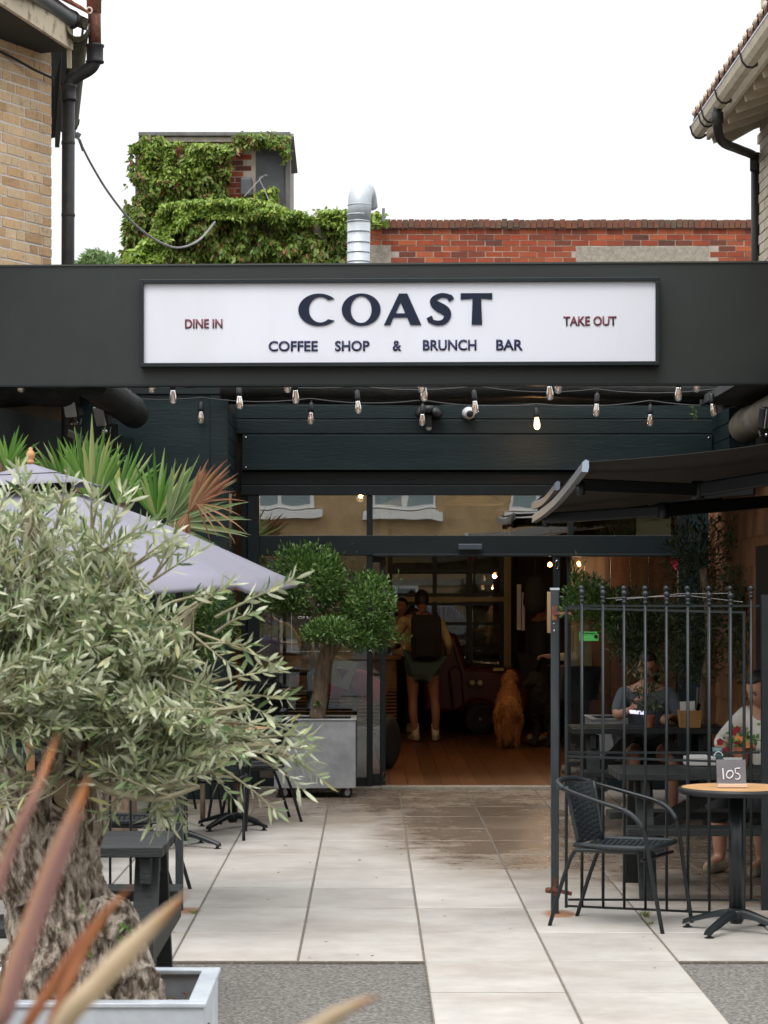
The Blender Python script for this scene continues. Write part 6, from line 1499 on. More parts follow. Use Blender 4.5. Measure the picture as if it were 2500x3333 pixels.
def hand(J, E, side, wrist, dirv, palm_n, curl=.5):
    d = Vector(dirv).normalized(); nrm = Vector(palm_n); nrm = (nrm - d * nrm.dot(d)).normalized(); s = d.cross(nrm)
    w = Vector(wrist); pk = 'palm' + side; J[pk] = (w + d * .055, .026); E.append(['wrist' + side, pk])
    for k, (off, L) in enumerate(((-.030, .065), (-.011, .078), (.010, .074), (.029, .058))):
        a, b, c_ = 'f%d%s' % (k, side), 'g%d%s' % (k, side), 'h%d%s' % (k, side)
        p0 = w + d * .088 + s * off; p1 = p0 + (d * math.cos(curl) + nrm * math.sin(curl)) * L * .55; p2 = p1 + (d * math.cos(curl * 2.2) + nrm * math.sin(curl * 2.2)) * L * .5
        J[a] = (p0, .0115); J[b] = (p1, .0105); J[c_] = (p2, .009); E.append([pk, a, b, c_])
    t0 = w + d * .03 - s * .035 + nrm * .01; t1 = t0 + (d * .7 - s * .5 + nrm * .4).normalized() * .04; J['t0' + side] = (t0, .012); J['t1' + side] = (t1, .009); E.append([pk, 't0' + side, 't1' + side])
def person(label, loc, rz, J, E, top, bottom, shirt_chains, short_chains, tops=1.12, skinmat='skin', head=None, shoes=None, socks=None, hairkw=None, show_face=True, hscale=1., sr=None):
    t = thing('person', label, 'person', loc, rz)
    hm, mt = headmesh(J['head'][0], *(head or (0, 0)), hscale)
    JB = {k: v for k, v in J.items() if k != 'head'}; EB = [[q for q in c_ if q != 'head'] for c_ in E]
    JB['headc'] = (Vector(J['head'][0]) - Vector((0, 0, .03)), .05); EB = EB + [['neck', 'headc']]
    skin('body', JB, EB, K[skinmat], t, 'pelvis', 2, hm, .006)
    up = {k: (v[0], v[1] * tops if not isinstance(v[1], tuple) else tuple(q * tops for q in v[1])) for k, v in J.items()}
    if sr: up.update(sr)
    skin('top', up, shirt_chains, K[top], t, shirt_chains[0][0], 2, None, .012)
    if short_chains:
        lo_ = {k: (v[0], v[1] * 1.2 if not isinstance(v[1], tuple) else tuple(q * 1.2 for q in v[1])) for k, v in up.items()}
        skin('bottoms', lo_, short_chains, K[bottom], t, 'pelvis', 2, None, .012)
    if hairkw is not None: hair(mt, t, **hairkw)
    if show_face: face(mt, t)
    for s_ in 'LR':
        if shoes and 'toe' + s_ in J:
            a, b = Vector(J['ankle' + s_][0]), Vector(J['toe' + s_][0]); a0 = Vector((a.x, a.y, .045)); hl = a0 - (b - a).normalized() * .06
            JJ = {'h': (Vector((hl.x, hl.y, .045)), .042), 'm': (a0.lerp(b, .35) + Vector((0, 0, .0)), .05), 'f': (Vector((b.x, b.y, .036)), .043), 'u': (Vector((a.x, a.y, .085)), .045)}
            skin('shoe', JJ, [['h', 'm', 'f'], ['m', 'u']], K[shoes], t, 'm')
        if socks and 'ankle' + s_ in J:
            a = Vector(J['ankle' + s_][0]); kn = Vector(J['knee' + s_][0])
            MB().tube([Vector((a.x, a.y, .06)), a, a.lerp(kn, .30)], [.045, .043, .047], 12).build('sock', K[socks], t, world=False, smooth=True)
    return t
def standing(h=1.72):
    J = {'pelvis': ((0, 0, .94), .135), 'spine': ((0, .0, 1.10), .125), 'chest': ((0, 0, 1.30), (.15, .125)), 'upper': ((0, 0, 1.42), .11), 'neck': ((0, 0, 1.50), .052), 'head': (Vector((0, .015, 1.625)), .1)}
    for s, k in (('L', -1), ('R', 1)):
        J['sh' + s] = ((.175 * k, 0, 1.40), .068); J['elbow' + s] = ((.24 * k, 0, 1.13), .046); J['wrist' + s] = ((.25 * k, .08, .89), .031)
        J['hip' + s] = ((.09 * k, 0, .90), .10); J['th' + s] = ((.10 * k, .0, .70), .082); J['knee' + s] = ((.10 * k, .01, .49), .056); J['calf' + s] = ((.10 * k, -.02, .33), .057); J['ankle' + s] = ((.10 * k, -.01, .09), .036); J['toe' + s] = ((.115 * k, .15, .035), .034)
    f = h / 1.745
    for q in J: p, r = J[q]; J[q] = (Vector(p) * f, r * f if not isinstance(r, tuple) else tuple(v * f for v in r))
    E = [['pelvis', 'spine', 'chest', 'upper', 'neck'], ['upper', 'shL', 'elbowL', 'wristL'], ['upper', 'shR', 'elbowR', 'wristR'], ['pelvis', 'hipL', 'thL', 'kneeL', 'calfL', 'ankleL', 'toeL'], ['pelvis', 'hipR', 'thR', 'kneeR', 'calfR', 'ankleR', 'toeR']]
    return J, E
FL = .022
# man with backpack, seen from behind (faces +y)
J, E = standing(1.76)
J['wristL'] = (Vector((-.30, .30, 1.10)), .03); J['elbowL'] = (Vector((-.36, .05, 1.12)), .047); J['wristR'] = (Vector((.30, .20, 1.0)), .03); J['elbowR'] = (Vector((.31, -.02, 1.15)), .047)
J['shL'] = (Vector((-.20, 0, 1.41)), .072); J['shR'] = (Vector((.20, 0, 1.40)), .072); J['pelvis'] = (Vector((.03, 0, .95)), .14); J['kneeR'] = (Vector((.15, .02, .50)), .057); J['ankleR'] = (Vector((.16, -.01, .09)), .037); J['calfR'] = (Vector((.165, -.03, .33)), .058); J['toeR'] = (Vector((.19, .13, .035)), .034)
J['ankleL'] = (Vector((-.07, -.01, .09)), .037); J['toeL'] = (Vector((-.15, .10, .035)), .034); J['thR'] = (Vector((.13, 0, .71)), .085); J['calfL'] = (Vector((-.10, -.03, .33)), .058)
hand(J, E, 'L', J['wristL'][0], (.15, 1, .1), (.6, 0, -.8)); hand(J, E, 'R', J['wristR'][0], (-.4, 1, -.2), (-.6, 0, -.6))
YM = 27.4
man = person('person with black backpack, tan jumper and green shorts standing at the counter', (XP(1378, YM) - .02, YM, FL), 0, J, E, 'tan_cloth', 'green_shorts', [['pelvis', 'spine', 'chest', 'upper'], ['upper', 'shL', 'elbowL', 'wristL'], ['upper', 'shR', 'elbowR', 'wristR']],
             [['pelvis', 'hipL', 'thL'], ['pelvis', 'hipR', 'thR']], 1.18, 'skin_tan', (R(12), R(-10)), 'shoe', 'sock', {}, True)
bpk = thing('backpack', 'black backpack on the back of the person at the counter', 'backpack', (XP(1383, YM), YM - .2, 1.3))
MB().box((XP(1383, YM) + .01, YM - .22, 1.24), (.345, .17, .52)).build('bag', K['dark_cloth'], bpk, bevel=.06); MB().box((XP(1383, YM) + .01, YM - .32, 1.14), (.26, .06, .26)).build('front_pocket', K['black_cloth'], bpk, bevel=.03)
for k in (-1, 1): MB().tube(cat([(XP(1383, YM) + .11 * k, YM - .14, 1.46), (XP(1383, YM) + .13 * k, YM - .03, 1.52), (XP(1383, YM) + .14 * k, YM + .12, 1.42)]), .022, 8, flat=.5).build('strap', K['dark_cloth'], bpk)
MB().tube([(XP(1383, YM) + .05 * math.cos(a), YM - .17, 1.50 + .03 * math.sin(a)) for a in np.linspace(0, 3.14, 8)], .008, 6).build('grab_handle', K['dark_cloth'], bpk)
# woman beyond, at the counter, facing us
J, E = standing(1.66)
J['wristL'] = (Vector((-.2, .26, 1.05)), .028); hand(J, E, 'L', J['wristL'][0], (.3, 1, .2), (0, 0, -1))
wom = person('person with long dark hair facing out beside the backpack wearer at the counter', (XP(1308, 29.2), 29.2, FL), R(172), J, E, 'tan_cloth', 'dark_cloth', [['pelvis', 'spine', 'chest', 'upper'], ['upper', 'shL', 'elbowL', 'wristL'], ['upper', 'shR', 'elbowR', 'wristR']],
             [['pelvis', 'hipL', 'thL', 'kneeL', 'calfL', 'ankleL'], ['pelvis', 'hipR', 'thR', 'kneeR', 'calfR', 'ankleR']], 1.1, 'skin', (R(-10), 0), 'shoe', None, {'long_': .22})
# yellow tee behind the left window
J, E = standing(1.74)
J['elbowL'] = (Vector((-.30, .10, 1.20)), .046); J['wristL'] = (Vector((-.10, .28, 1.26)), .03); J['elbowR'] = (Vector((.30, .08, 1.2)), .046); J['wristR'] = (Vector((.08, .28, 1.25)), .03)
hand(J, E, 'L', J['wristL'][0], (.6, .6, .3), (0, -1, 0)); hand(J, E, 'R', J['wristR'][0], (-.6, .6, .3), (0, -1, 0))
yt = person('person in a mustard yellow tee with raised hands behind the left shop window', (XP(872, 22.4), 22.4, FL), R(180), J, E, 'yellow_tee', 'dark_cloth', [['pelvis', 'spine', 'chest', 'upper'], ['upper', 'shL', 'elbowL'], ['upper', 'shR', 'elbowR']],
            [['pelvis', 'hipL', 'thL', 'kneeL', 'calfL', 'ankleL'], ['pelvis', 'hipR', 'thR', 'kneeR', 'calfR', 'ankleR']], 1.2, 'skin_tan', (0, 0), 'shoe', None, {})
# dark silhouette inside the right of the doorway
J, E = standing(1.72)
sil = person('person in black clothes deep inside on the right of the doorway', (XP(1765, 27.5), 27.5, FL), R(120), J, E, 'dark_cloth', 'dark_cloth', [['pelvis', 'spine', 'chest', 'upper'], ['upper', 'shL', 'elbowL', 'wristL'], ['upper', 'shR', 'elbowR', 'wristR']],
             [['pelvis', 'hipL', 'thL', 'kneeL', 'calfL', 'ankleL'], ['pelvis', 'hipR', 'thR', 'kneeR', 'calfR', 'ankleR']], 1.25, 'skin_tan', (0, R(-15)), 'shoe', None, {})
J, E = standing(1.75)
J['wristL'] = (Vector((-.12, .28, 1.12)), .03); J['elbowL'] = (Vector((-.26, .04, 1.12)), .047); hand(J, E, 'L', J['wristL'][0], (.5, .8, .1), (0, 0, -1))
crm = person('person in a cream shirt behind the right window, half hidden by the gate post', (XP(1882, 22.6), 22.6, FL), R(95), J, E, 'tan_cloth', 'dark_cloth', [['pelvis', 'spine', 'chest', 'upper'], ['upper', 'shL', 'elbowL', 'wristL'], ['upper', 'shR', 'elbowR', 'wristR']],
             [['pelvis', 'hipL', 'thL', 'kneeL', 'calfL', 'ankleL'], ['pelvis', 'hipR', 'thR', 'kneeR', 'calfR', 'ankleR']], 1.15, 'skin_tan', (0, 0), 'shoe', None, {})
def seated():
    J = {'pelvis': (Vector((0, 0, .53)), .14), 'spine': (Vector((0, .02, .70)), .13), 'chest': (Vector((0, .05, .88)), (.155, .12)), 'upper': (Vector((0, .06, .99)), .11), 'neck': (Vector((0, .08, 1.06)), .052), 'head': (Vector((0, .12, 1.175)), .1)}
    for s, k in (('L', -1), ('R', 1)):
        J['sh' + s] = (Vector((.175 * k, .05, .97)), .07); J['elbow' + s] = (Vector((.26 * k, .16, .76)), .047); J['wrist' + s] = (Vector((.16 * k, .38, .80)), .031)
        J['hip' + s] = (Vector((.10 * k, .02, .51)), .105); J['th' + s] = (Vector((.13 * k, .25, .52)), .085); J['knee' + s] = (Vector((.15 * k, .46, .50)), .06); J['calf' + s] = (Vector((.15 * k, .43, .30)), .056); J['ankle' + s] = (Vector((.15 * k, .42, .09)), .037); J['toe' + s] = (Vector((.16 * k, .57, .035)), .034)
    E = [['pelvis', 'spine', 'chest', 'upper', 'neck'], ['upper', 'shL', 'elbowL', 'wristL'], ['upper', 'shR', 'elbowR', 'wristR'], ['pelvis', 'hipL', 'thL', 'kneeL', 'calfL', 'ankleL', 'toeL'], ['pelvis', 'hipR', 'thR', 'kneeR', 'calfR', 'ankleR', 'toeR']]
    return J, E
J, E = seated()
J['wristR'] = (Vector((.13, .30, .86)), .031); J['elbowR'] = (Vector((.25, .2, .80)), .047)
hand(J, E, 'L', J['wristL'][0], (.5, .8, .1), (.2, -.5, -.8), .8); hand(J, E, 'R', J['wristR'][0], (-.25, .3, .9), (-.8, .3, 0), 1.0)
s1 = person('person in a grey tee with long black hair seated at the far right table', (XP(2105, 18.32), 18.36, 0), R(180), J, E, 'grey_tee', 'dark_cloth', [['pelvis', 'spine', 'chest', 'upper'], ['upper', 'shL', 'elbowL'], ['upper', 'shR', 'elbowR']],
            [['pelvis', 'hipL', 'thL'], ['pelvis', 'hipR', 'thR']], 1.2, 'skin', (R(-14), R(-22)), 'shoe', None, {'long_': .32})
tag(MB().box((XP(2076, 18.0), 17.98, .84), (.13, .07, .010), (R(15), R(5), 0)).build('phone', K['screen'], None, bevel=.004), 'lit phone held by the person in the grey tee', 'phone')
J, E = seated()
J['neck'] = (Vector((0, .12, 1.05)), .052); J['head'] = (Vector((0, .19, 1.14)), .1)
J['elbowR'] = (Vector((.24, .26, .80)), .05); J['wristR'] = (Vector((.10, .45, .80)), .032); J['elbowL'] = (Vector((-.26, .24, .80)), .05); J['wristL'] = (Vector((-.08, .44, .80)), .032)
hand(J, E, 'L', J['wristL'][0], (.3, .9, 0), (0, 0, -1)); hand(J, E, 'R', J['wristR'][0], (-.3, .9, 0), (0, 0, -1))
s2 = person('person in a white jacket looking down at the far right edge', (XP(2528, 14.95), 15.0, 0), R(140), J, E, 'white_jacket', 'dark_cloth', [['pelvis', 'spine', 'chest', 'upper'], ['upper', 'shL', 'elbowL', 'wristL'], ['upper', 'shR', 'elbowR', 'wristR']],
            [['pelvis', 'hipL', 'thL', 'kneeL', 'calfL'], ['pelvis', 'hipR', 'thR', 'kneeR', 'calfR']], 1.22, 'skin', (R(-10), R(-28)), 'shoe', None, {'bun': True})

# ---------------------------------------------------------------- dogs
def dog(label, loc, rz, mat, collar=None, headyaw=0.):
    t = thing('dog', label, 'dog', loc, rz)
    J = {'rump': (Vector((0, -.27, .44)), (.15, .15)), 'loin': (Vector((0, -.12, .45)), .15), 'rib': (Vector((0, .12, .48)), (.165, .17)), 'sh': (Vector((0, .28, .54)), .15), 'nk': (Vector((0, .36, .64)), .115), 'nk2': (Vector((0, .40, .72)), .10), 'hd': (Vector((.02, .44, .775)), .085), 'mz': (Vector((.05, .53, .725)), .042), 'ns': (Vector((.065, .59, .715)), .028)}
    E = [['rump', 'loin', 'rib', 'sh', 'nk', 'nk2', 'hd', 'mz', 'ns']]
    for s, k in (('L', -1), ('R', 1)):
        J.update({'hq' + s: (Vector((.085 * k, -.31, .40)), .105), 'kn' + s: (Vector((.10 * k, -.24, .28)), .085), 'hk' + s: (Vector((.095 * k, -.36, .17)), .048), 'pw' + s: (Vector((.095 * k, -.35, .05)), .036), 'pt' + s: (Vector((.095 * k, -.28, .028)), .027),
                  'fs' + s: (Vector((.085 * k, .26, .38)), .075), 'fe' + s: (Vector((.09 * k, .22, .25)), .055), 'fw' + s: (Vector((.09 * k, .26, .10)), .038), 'fp' + s: (Vector((.09 * k, .31, .03)), .028)})
        E += [['rump', 'hq' + s, 'kn' + s, 'hk' + s, 'pw' + s, 'pt' + s], ['sh', 'fs' + s, 'fe' + s, 'fw' + s, 'fp' + s]]
    b = union('body', J, E, K[mat], t)
    tx = bpy.data.textures.new('fur', 'CLOUDS'); tx.noise_scale = .035
    dm = b.modifiers.new('d', 'DISPLACE'); dm.texture = tx; dm.strength = .03; dm.texture_coords = 'LOCAL'
    JT = {'a': (Vector((0, -.40, .52)), .035), 'b': (Vector((.01, -.47, .42)), .05), 'c': (Vector((.0, -.50, .26)), .055), 'd': (Vector((-.01, -.50, .12)), .02)}
    skin('tail', JT, [['a', 'b', 'c', 'd']], K[mat], t, 'a').modifiers.new('d', 'DISPLACE').texture = tx
    for c in t.children:
        if c.name.startswith('tail'): c.modifiers[0].strength = .03; c.modifiers[0].texture_coords = 'LOCAL'
    for k in (-1, 1): skin('ear', {'a': (Vector((.02 + .062 * k, .42, .785)), .022), 'b': (Vector((.02 + .086 * k, .43, .74)), .028), 'c': (Vector((.02 + .080 * k, .435, .69)), .012)}, [['a', 'b', 'c']], K[mat], t, 'a')
    for k in (-1, 1): MB().lathe([(0, -.008), (.009, 0), (0, .008)], (.035 + .03 * k, .50, .765), 8).build('eye', K['hair'], t, world=False)
    MB().lathe([(0, -.014), (.016, 0), (0, .014)], (.07, .615, .715), 8).build('nose', K['hair'], t, world=False)
    if collar: MB().tube([Vector((.122 * math.cos(a), .335 + .05 * math.sin(a), .655 + .115 * math.sin(a))) for a in np.linspace(0, 2 * math.pi, 20)], .012, 6).build('collar', K[collar], t, world=False)
    return t
d1 = dog('golden long haired dog seen from behind in the doorway', (XP(1660, 26.3), 26.55, FL), R(-4), 'fur_gold', 'dark_plastic'); d1.scale = (.82, 1, 1.0)
for c in list(d1.children):
    if c.name.startswith(('body', 'tail')):
        vs_ = random.sample(list(c.data.vertices), min(len(c.data.vertices), 2600 if c.name.startswith('body') else 700))
        f_ = leaves('fur', [v.co for v in vs_], [Vector(v.normal) * .55 + Vector((random.gauss(0, .15), -.25, -.9)) for v in vs_], .055 if c.name.startswith('body') else .08, .008, K['fur_gold'], d1, world=False, upbias=0); f_['kind'] = 'stuff'
d2 = dog('dark dog with tan face standing at the right inside the doorway', (XP(1800, 26.6), 26.6, FL), R(150), 'fur_dark')

# ---------------------------------------------------------------- inside the shop
ct = thing('counter', 'pale wooden coffee counter with a slatted lower front', 'counter', (.1, 28.5, 0))
cx1 = XP(1291, 28.3)
MB().span((-1.6, 28.3, .60), (cx1, 28.9, .95)).build('front_panel', K['plywood'], ct)
MB().span((-1.65, 28.22, .952), (cx1 + .05, 28.95, 1.0)).build('worktop', K['plywood'], ct, bevel=.005)
MB().span((-1.6, 28.36, 0), (cx1 - .03, 28.9, .598)).build('plinth', K['dark_wall'], ct)
for i in range(14): MB().span((-1.6, 28.30, .03 + i * .0415), (cx1, 28.355, .052 + i * .0415)).build('slat', K['plywood'], ct)
MB().span((-1.6, 28.3, 1.002), (cx1 - .05, 28.7, 1.12)).build('glass_case', K['window_glass'], ct)
pt_ = thing('glazed_partition', 'dark glazed partition with cream posts at the back of the shop', 'partition', (1, 30.5, 0))
PY_ = 30.5
def pp_(n, p0, p1, q0, q1, y0=PY_ - .05, y1=PY_ + .05, mat='cream'): MB().span((XP(p0, PY_), y0, max(ZP(q1, PY_), .0)), (XP(p1, PY_), y1, ZP(q0, PY_))).build(n, K[mat], pt_)
pp_('post', 1240, 1262, 1560, 2420); pp_('post', 1640, 1663, 1560, 2180); pp_('rail', 1262, 1640, 1943, 1958); pp_('rail', 1262, 1640, 1560, 1600)
for p in (1270, 1415, 1530, 1633): pp_('glazing_bar', p - 7, p + 7, 1600, 1943, PY_ - .03, PY_ + .03, 'frame'); pp_('glazing_bar', p - 7, p + 7, 1958, 2180, PY_ - .03, PY_ + .03, 'frame')
for q in (1858, 2030, 1966, 1936, 2110): pp_('glazing_bar', 1263, 1639, q - 5, q + 5, PY_ - .025, PY_ + .025, 'frame')
pp_('window_pane', 1263, 1639, 1601, 2178, PY_ + .035, PY_ + .04, 'window_glass'); pp_('base_panel', 1262, 1640, 2180, 2420, PY_ - .02, PY_ + .04, 'dark_wall')
vn = thing('three_wheeler', 'small dark red three wheeled van with twin headlights inside the shop', 'van', (1.25, 29.4, 0))
vy = 28.9
MB().prism([(0, .28), (.95, .28), (.98, .62), (.92, .80), (.20, .84), (.06, 1.25), (-.30, 1.28), (-.35, .28)], (XP(1470, vy), vy + .1, 0), (1, 0, 0), (0, 0, 1), -1.1).build('body', K['red_paint'], vn, bevel=.05)
MB().prism([(0, .30), (.13, .36), (.10, .80), (.02, .86), (-.06, .80)], (XP(1476, vy), vy - .02, 0), (1, 0, 0), (0, 0, 1), -.1).build('front_fairing', K['red_paint'], vn, bevel=.02)
w = MB().lathe([(.10, -.05), (.17, -.055), (.195, -.03), (.195, .03), (.17, .055), (.10, .05)], (XP(1558, vy), vy - .12, .215), 28, (R(90), 0, R(14))).build('wheel', K['rubber'], vn, smooth=True)
MB().lathe([(.02, -.058), (.11, -.056), (.115, -.04), (.115, .04), (.02, .05)], (XP(1558, vy), vy - .12, .215), 20, (R(90), 0, R(14))).build('rim', K['galv_dark'], w)
MB().tube([(XP(1558, vy) + .235 * math.cos(a), vy - .12, .225 + .235 * math.sin(a)) for a in np.linspace(.3, 2.8, 10)], .05, 8, flat=.4).build('mudguard', K['red_paint'], vn)
for px, py in ((1537, 2222), (1562, 2223)):
    p = P(px, py, vy); h_ = MB().lathe([(.028, -.03), (.042, -.02), (.044, .0), (.042, .012)], p, 18, (R(90), 0, 0)).build('headlight', K['chrome'], vn, smooth=True)
    MB().lathe([(.040, 0), (.036, .012), (.02, .022), (.0, .026)], p + Vector((0, -.012, 0)), 18, (R(90), 0, 0)).build('lens', K['lens'], h_, smooth=True)
MB().tube(cat([P(1500, 2190, vy), P(1480, 2120, vy), P(1478, 2100, vy)]), .008, 6).build('mirror_stalk', K['dark_plastic'], vn)
MB().span(P(1605, 2183, vy), P(1640, 2174, vy - .05)).build('number_board', K['cream'], vn)
pnl = thing('plastic_panel', 'white menu panels hanging inside the right of the doorway', 'panel', P(1690, 2000, 27.8))
for a, b, c_, d_ in ((1683, 1696, 1902, 2050), (1699, 1708, 1928, 2052)): MB().span(P(a, d_, 27.8), P(b, c_, 27.82)).build('panel', K['white'], pnl)
tag(MB().span(P(1781, 2060, 26), P(1806, 1926, 26.03)).build('notice_board', K['white']), 'white notice board behind the right gate post', 'notice')
hb = tag(MB().lathe([(.03, .22), (.09, .18), (.13, .05), (.14, -.1), (.10, -.2), (.03, -.22)], P(1742, 1935, 27), 14).build('hanging_bag', K['dark_cloth'], smooth=True), 'dark bag hanging inside the right of the doorway', 'bag')
hb2 = MB().tube([P(1742, 1880, 27), P(1742, 1820, 27)], .01, 6).build('strap', K['dark_cloth'], hb)
MB().span((XP(1668, 30.3), 30.2, 0), (XP(1685, 30.3), 30.3, 2.9)).build('partition_post', K['dark_wall'], inn)
MB().span((1.75, 30.6, 0), (4.3, 30.7, 3.0)).build('partition_wall', K['brown_wall'], inn)
# right window zone
for k, (a, b) in enumerate(((1858, 1900), (1902, 1985), (1988, 2050), (2052, 2110), (2112, 2200))): MB().span((XP(a, 23.2), 23.2, 0), (XP(b, 23.2), 23.24, 2.15)).build('wood_panel', M('wpanel%d' % k, (.20 + .03 * (k % 3), .09 + .015 * (k % 2), .032), .5, col2=(.12, .05, .02), scale=3, stretch=(5, 1, .5)), inn)
ps = thing('poster_board', 'pale yellow poster board with black lettering in the upper right window', 'poster', P(2130, 1680, FB + .35))
MB().span(P(2072, 1760, FB + .36), P(2184, 1600, FB + .38)).build('board', K['cream'], ps)
py_ = FB + .356
lettering('TURZEY', XP(2098, py_), XP(2168, py_), ZP(1626, py_), ZP(1606, py_), py_, K['dark_plastic'], None, name='lettering').parent = ps
lettering('THIS WAY', XP(2121, py_), XP(2141, py_), ZP(1694, py_), ZP(1689, py_), py_, K['dark_plastic'], None).parent = ps
for c in ps.children:
    if c.name.startswith('lettering'): c.location = -ps.location
gs = thing('shop_notice', 'small bright green notice stuck on the right window', 'notice', P(1916, 2072, FB - .03))
MB().span(P(1886, 2086, FB - .012), P(1948, 2056, FB - .004)).build('card', K['green_sign'], gs)
lettering('CUSTOMER NOTICE'[:8], XP(1893, FB - .014), XP(1938, FB - .014), ZP(2063, FB), ZP(2059, FB), FB - .0135, K['dark_plastic'], None).parent = gs
MB().lathe([(.018, 0), (.018, .002), (.004, .003)], P(1940, 2072, FB - .0125), 14, (R(90), 0, 0)).build('symbol', K['dark_plastic'], gs)
for c in gs.children:
    if c.name.startswith('lettering'): c.location = -gs.location
hs_ = tag(MB().prism([(0, -.06), (.07, .03), (.05, .07), (0, .045), (-.05, .07), (-.07, .03)], P(2200, 1835, FB - .02), (1, 0, 0), (0, 0, 1), -.01).build('heart_sign', M('pinkred', (.55, .03, .08), .4)), 'small pink red heart shaped sticker at the right window edge', 'sticker')
# opening hours printed on the left window
oh = thing('window_lettering', 'white outlined opening hours panel lettered OPEN on the left window', 'lettering', P(1040, 2040, FB - .01))
yy = FB - .006
m = MB()
for a, b in (((949, 1976), (1140, 1976)), ((949, 2120), (1140, 2120)), ((949, 1976), (949, 2120)), ((1140, 1976), (1140, 2120))): m.beam(P(*a, yy), P(*b, yy), .002, .0075, (0, 1, 0))
m.build('border', K['white'], oh)
for s, a, b, c_, d_ in (('OPENING', 969, 1060, 2015, 2006), ('HOURS', 1070, 1120, 2015, 2006), ('SUN', 1004, 1024, 2079, 2073), ('S', 1034, 1039, 1971, 1963), ('COAST', 1046, 1090, 1971, 1963)):
    o = lettering(s, XP(a, yy), XP(b, yy), ZP(c_, yy), ZP(d_, yy), yy, K['white'], None); o.parent = oh; o.location = -oh.location
# clutter behind left window: shelves, bags, red blanket
sh = thing('display_shelf', 'low display shelf behind the left shop window', 'shelf', (XP(1020, 23), 23, 0))
for z in (.35, .62, .95): MB().span((XP(850, 23), 22.9, z), (XP(1150, 23), 23.3, z + .03)).build('shelf_board', K['wood_black'], sh)
for x in (850, 1000, 1150): MB().span((XP(x, 23), 22.88, 0), (XP(x, 23) + .04, 23.32, .98)).build('upright', K['wood_black'], sh)
for i, (px, h_, c_, lab_) in enumerate(((905, .2, (.12, .16, .2), 'dark bottle behind the left window, under the yellow tee'), (1018, .28, (.5, .5, .48), 'tall white bottle behind the left window beside the tree trunk'), (965, .16, (.35, .2, .1), 'short brown jar behind the left window, left of the white bottle'))):
    x = XP(px, 23.05)
    tag(MB().lathe([(.035, 0), (.037, h_ * .65), (.014, h_ * .8), (.014, h_), (.0, h_)], (x, 23.08, .98), 12).build('bottle', M('btl%d' % i, c_, .3), smooth=True), lab_, 'bottle', 'bottles behind the left window')
bg_ = thing('paper_bag', 'kraft paper bag with a red triangle mark behind the topiary trunk', 'bag', P(1110, 2190, 21.6))
MB().box(P(1112, 2190, 21.6), (.22, .10, .26), (0, R(18), 0)).build('bag', M('kraft', (.45, .36, .18), .9), bg_, bevel=.01)
MB().prism([(-.05, .05), (.05, .02), (-.02, -.06)], P(1118, 2190, 21.545), (1, 0, 0), (0, 0, 1), -.004).build('mark', K['petal_red'], bg_)
tag(MB().tube(cat([P(1080, 2250, 22), P(1150, 2210, 21.7), P(1200, 2240, 21.6), P(1240, 2290, 21.6)]), [.02] + [.10] * 8 + [.12] * 8 + [.03] * 2, 10).build('red_cushion', M('redcush', (.40, .02, .03), .7), smooth=True), 'bright red cushion behind the left window near the door', 'cushion')
tag(MB().span((XP(1080, 22.2), 22.1, 0), (XP(1190, 22.2), 22.5, .55)).build('crate', M('crate_grey', (.08, .10, .10), .7)), 'dark grey crate behind the left window', 'crate')
tag(MB().lathe([(.13, -.05), (.22, -.06), (.26, -.03), (.26, .03), (.22, .06), (.13, .05)], (XP(1262, 23.2), 23.2, .285), 26, (R(90), 0, R(70))).build('spare_wheel', K['rubber'], smooth=True), 'black wheel leaning inside beside the sliding door', 'wheel')
# hanging pendant shades and plants near the ceiling
for i, (px, py, yy, w_) in enumerate(((1330, 1632, 24, .34), (1545, 1625, 25, .34), (1710, 1640, 24.5, .36))):
    t = thing('pendant_shade', ['wide dark pendant shade behind the middle transom', 'pale glowing edged pendant shade behind the middle transom', 'reddish pendant shade near the farther awning'][i], 'lamp shade', P(px, py, yy))
    MB().lathe([(.03, .05), (w_ * .5, .02), (w_, -.05), (w_ * .98, -.06), (w_ * .45, .0), (.02, .03)], P(px, py, yy), 20).build('shade', K[['dark_wall', 'cream', 'dark_wall'][i]], t, smooth=True)
    MB().tube([P(px, py, yy), Vector((P(px, py, yy).x, yy, 3.0))], .006, 5).build('flex', K['cable'], t)
for i, (px, py, yy) in enumerate(((1800, 1700, 22), (2030, 1725, 21.9))):
    t = thing('fern', ['spiky green plant behind the transom beside the awning bar', 'arching fern on the ledge behind the right transom'][i], 'plant', P(px, py + 20, yy))
    for k in range(9):
        a = R(20 + 140 * k / 8); c = cat([P(px, py + 20, yy), P(px + 45 * math.cos(a), py + 20 - 55 * math.sin(a), yy), P(px + 95 * math.cos(a), py + 20 - 40 * math.sin(a), yy)], 6)
        MB().tube(c, .002, 4).build('rib', K['twig'], t); leaves('frond', [q for q in c for _ in (0, 1)], [(random.gauss(.2, .3), s_ * .3, s_ * .8) for q in c for s_ in (1, -1)], .06, .018, M('fern%d%d' % (i, k), (.16, .19, .05), .6), t)
    MB().lathe([(.05, -.08), (.07, 0), (.06, .0)], P(px, py + 22, yy), 12).build('pot', K['terracotta'], t)
MB().span((XP(1190, 21.9), 21.75, 2.18), (XP(2205, 22), 22.1, 2.215)).build('ledge', K['frame'], inn)
tag(MB().box(P(1960, 1660, 22.4), (.42, .12, .10), (0, R(-6), 0)).build('parcel', M('redparcel', (.30, .05, .04), .6, col2=(.5, .35, .2), scale=18)), 'red patterned box on the ledge behind the right transom', 'box')
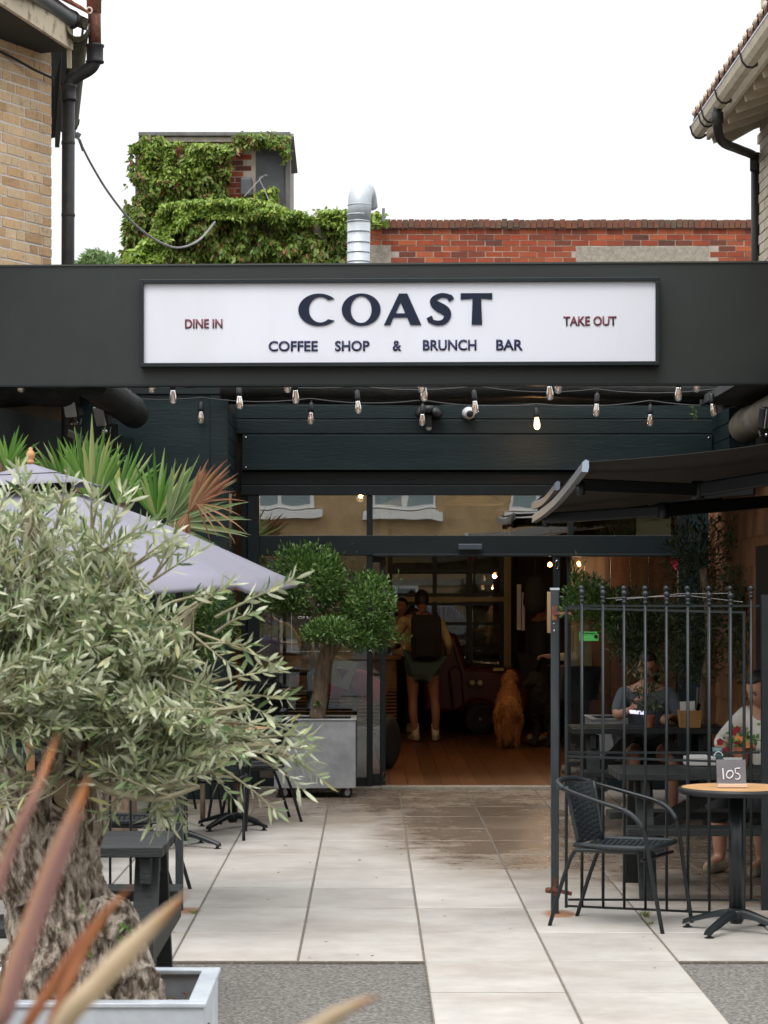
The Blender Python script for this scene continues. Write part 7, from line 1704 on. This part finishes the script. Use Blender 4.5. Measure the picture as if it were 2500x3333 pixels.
for i, (px, py, yy, e) in enumerate(((1174, 1613, 23.5, 26), (1790, 1838, 25, 11), (1875, 1890, 22.9, 3), (1884, 1836, 23.0, 2))):
    p = P(px, py, yy)
    o = tag(MB().lathe([(0, -.025), (.018, -.018), (.024, 0), (.016, .02), (0, .03)], p, 12).build('lamp', K['lamp_glow'], smooth=True), ['tiny warm lamp high in the left transom', 'warm orange lamp deep in the doorway top right', 'warm lamp low in the right window above the hedge', 'dim warm lamp at the top of the right window'][i], 'lamp')
    l = bpy.data.lights.new('lamp_light', 'POINT'); l.energy = e; l.color = (1, .68, .40); l.shadow_soft_size = .03; lo = bpy.data.objects.new('lamp_light', l); COL.objects.link(lo); lo.location = p + Vector((0, -.06, -.04))

# ---------------------------------------------------------------- the houses opposite (seen mirrored in the glass)
op = thing('terraced_houses', 'sandstone coloured houses across the road, mirrored in the glass', 'house', (2, -14, 0))
MB().span((-14, -14.6, 0), (18, -14, 6.2)).build('wall', M('sandstone', (.46, .32, .17), .9, col2=(.36, .25, .13), scale=2.5, mottle=.3), op)
MB().prism([(-14, 6.2), (18, 6.2), (17, 9.5), (-13, 9.5)], (0, -16.5, 0), (1, 0, 0), (0, 0, 1), -.3).build('roof', K['tile_roof'], op)
for i, x in enumerate((-9, -5.6, -2.1, .8, 4.0, 5.9, 9.4, 12.5)):
    for z in (3.72, .55):
        if z == .55 and i % 3 == 1: continue
        f = MB().span((x - .75, -13.99, z), (x + .75, -13.9, z + 1.45)).build('window', K['white'], op)
        for s_ in (-1, 1): MB().span((x + .36 * s_ - .31, -13.899, z + .09), (x + .36 * s_ + .31, -13.89, z + 1.36)).build('pane', M('opane', (.22, .30, .32), .1), f)
        MB().span((x - .9, -13.99, z - .22), (x + .9, -13.78, z - .03)).build('sill', K['white'], f)
MB().span((-14, -13.99, 2.0), (18, -13.95, 2.2)).build('string_course', K['concrete'], op)
for i, (x, c_) in enumerate(((-4, (.05, .08, .2)), (1.6, (.3, .3, .32)), (6.8, (.07, .07, .08)))):
    cr = thing('parked_car', ['dark blue parked car across the road', 'silver parked car across the road', 'black parked car across the road'][i], 'car', (x, -9, 0), 0, 'cars parked across the road')
    MB().prism([(-2, .25), (2, .25), (2.05, .75), (1.4, .85), (.8, 1.4), (-1, 1.42), (-1.7, .9), (-2.05, .8)], (x, -8.2, 0), (1, 0, 0), (0, 0, 1), 1.6).build('body', M('car%d' % i, c_, .2), cr, bevel=.06)
    for wx in (-1.25, 1.3):
        MB().lathe([(.15, -.09), (.31, -.09), (.31, .09), (.15, .09)], (x + wx, -8.25, .31), 20, (R(90), 0, 0)).build('wheel', K['rubber'], cr)
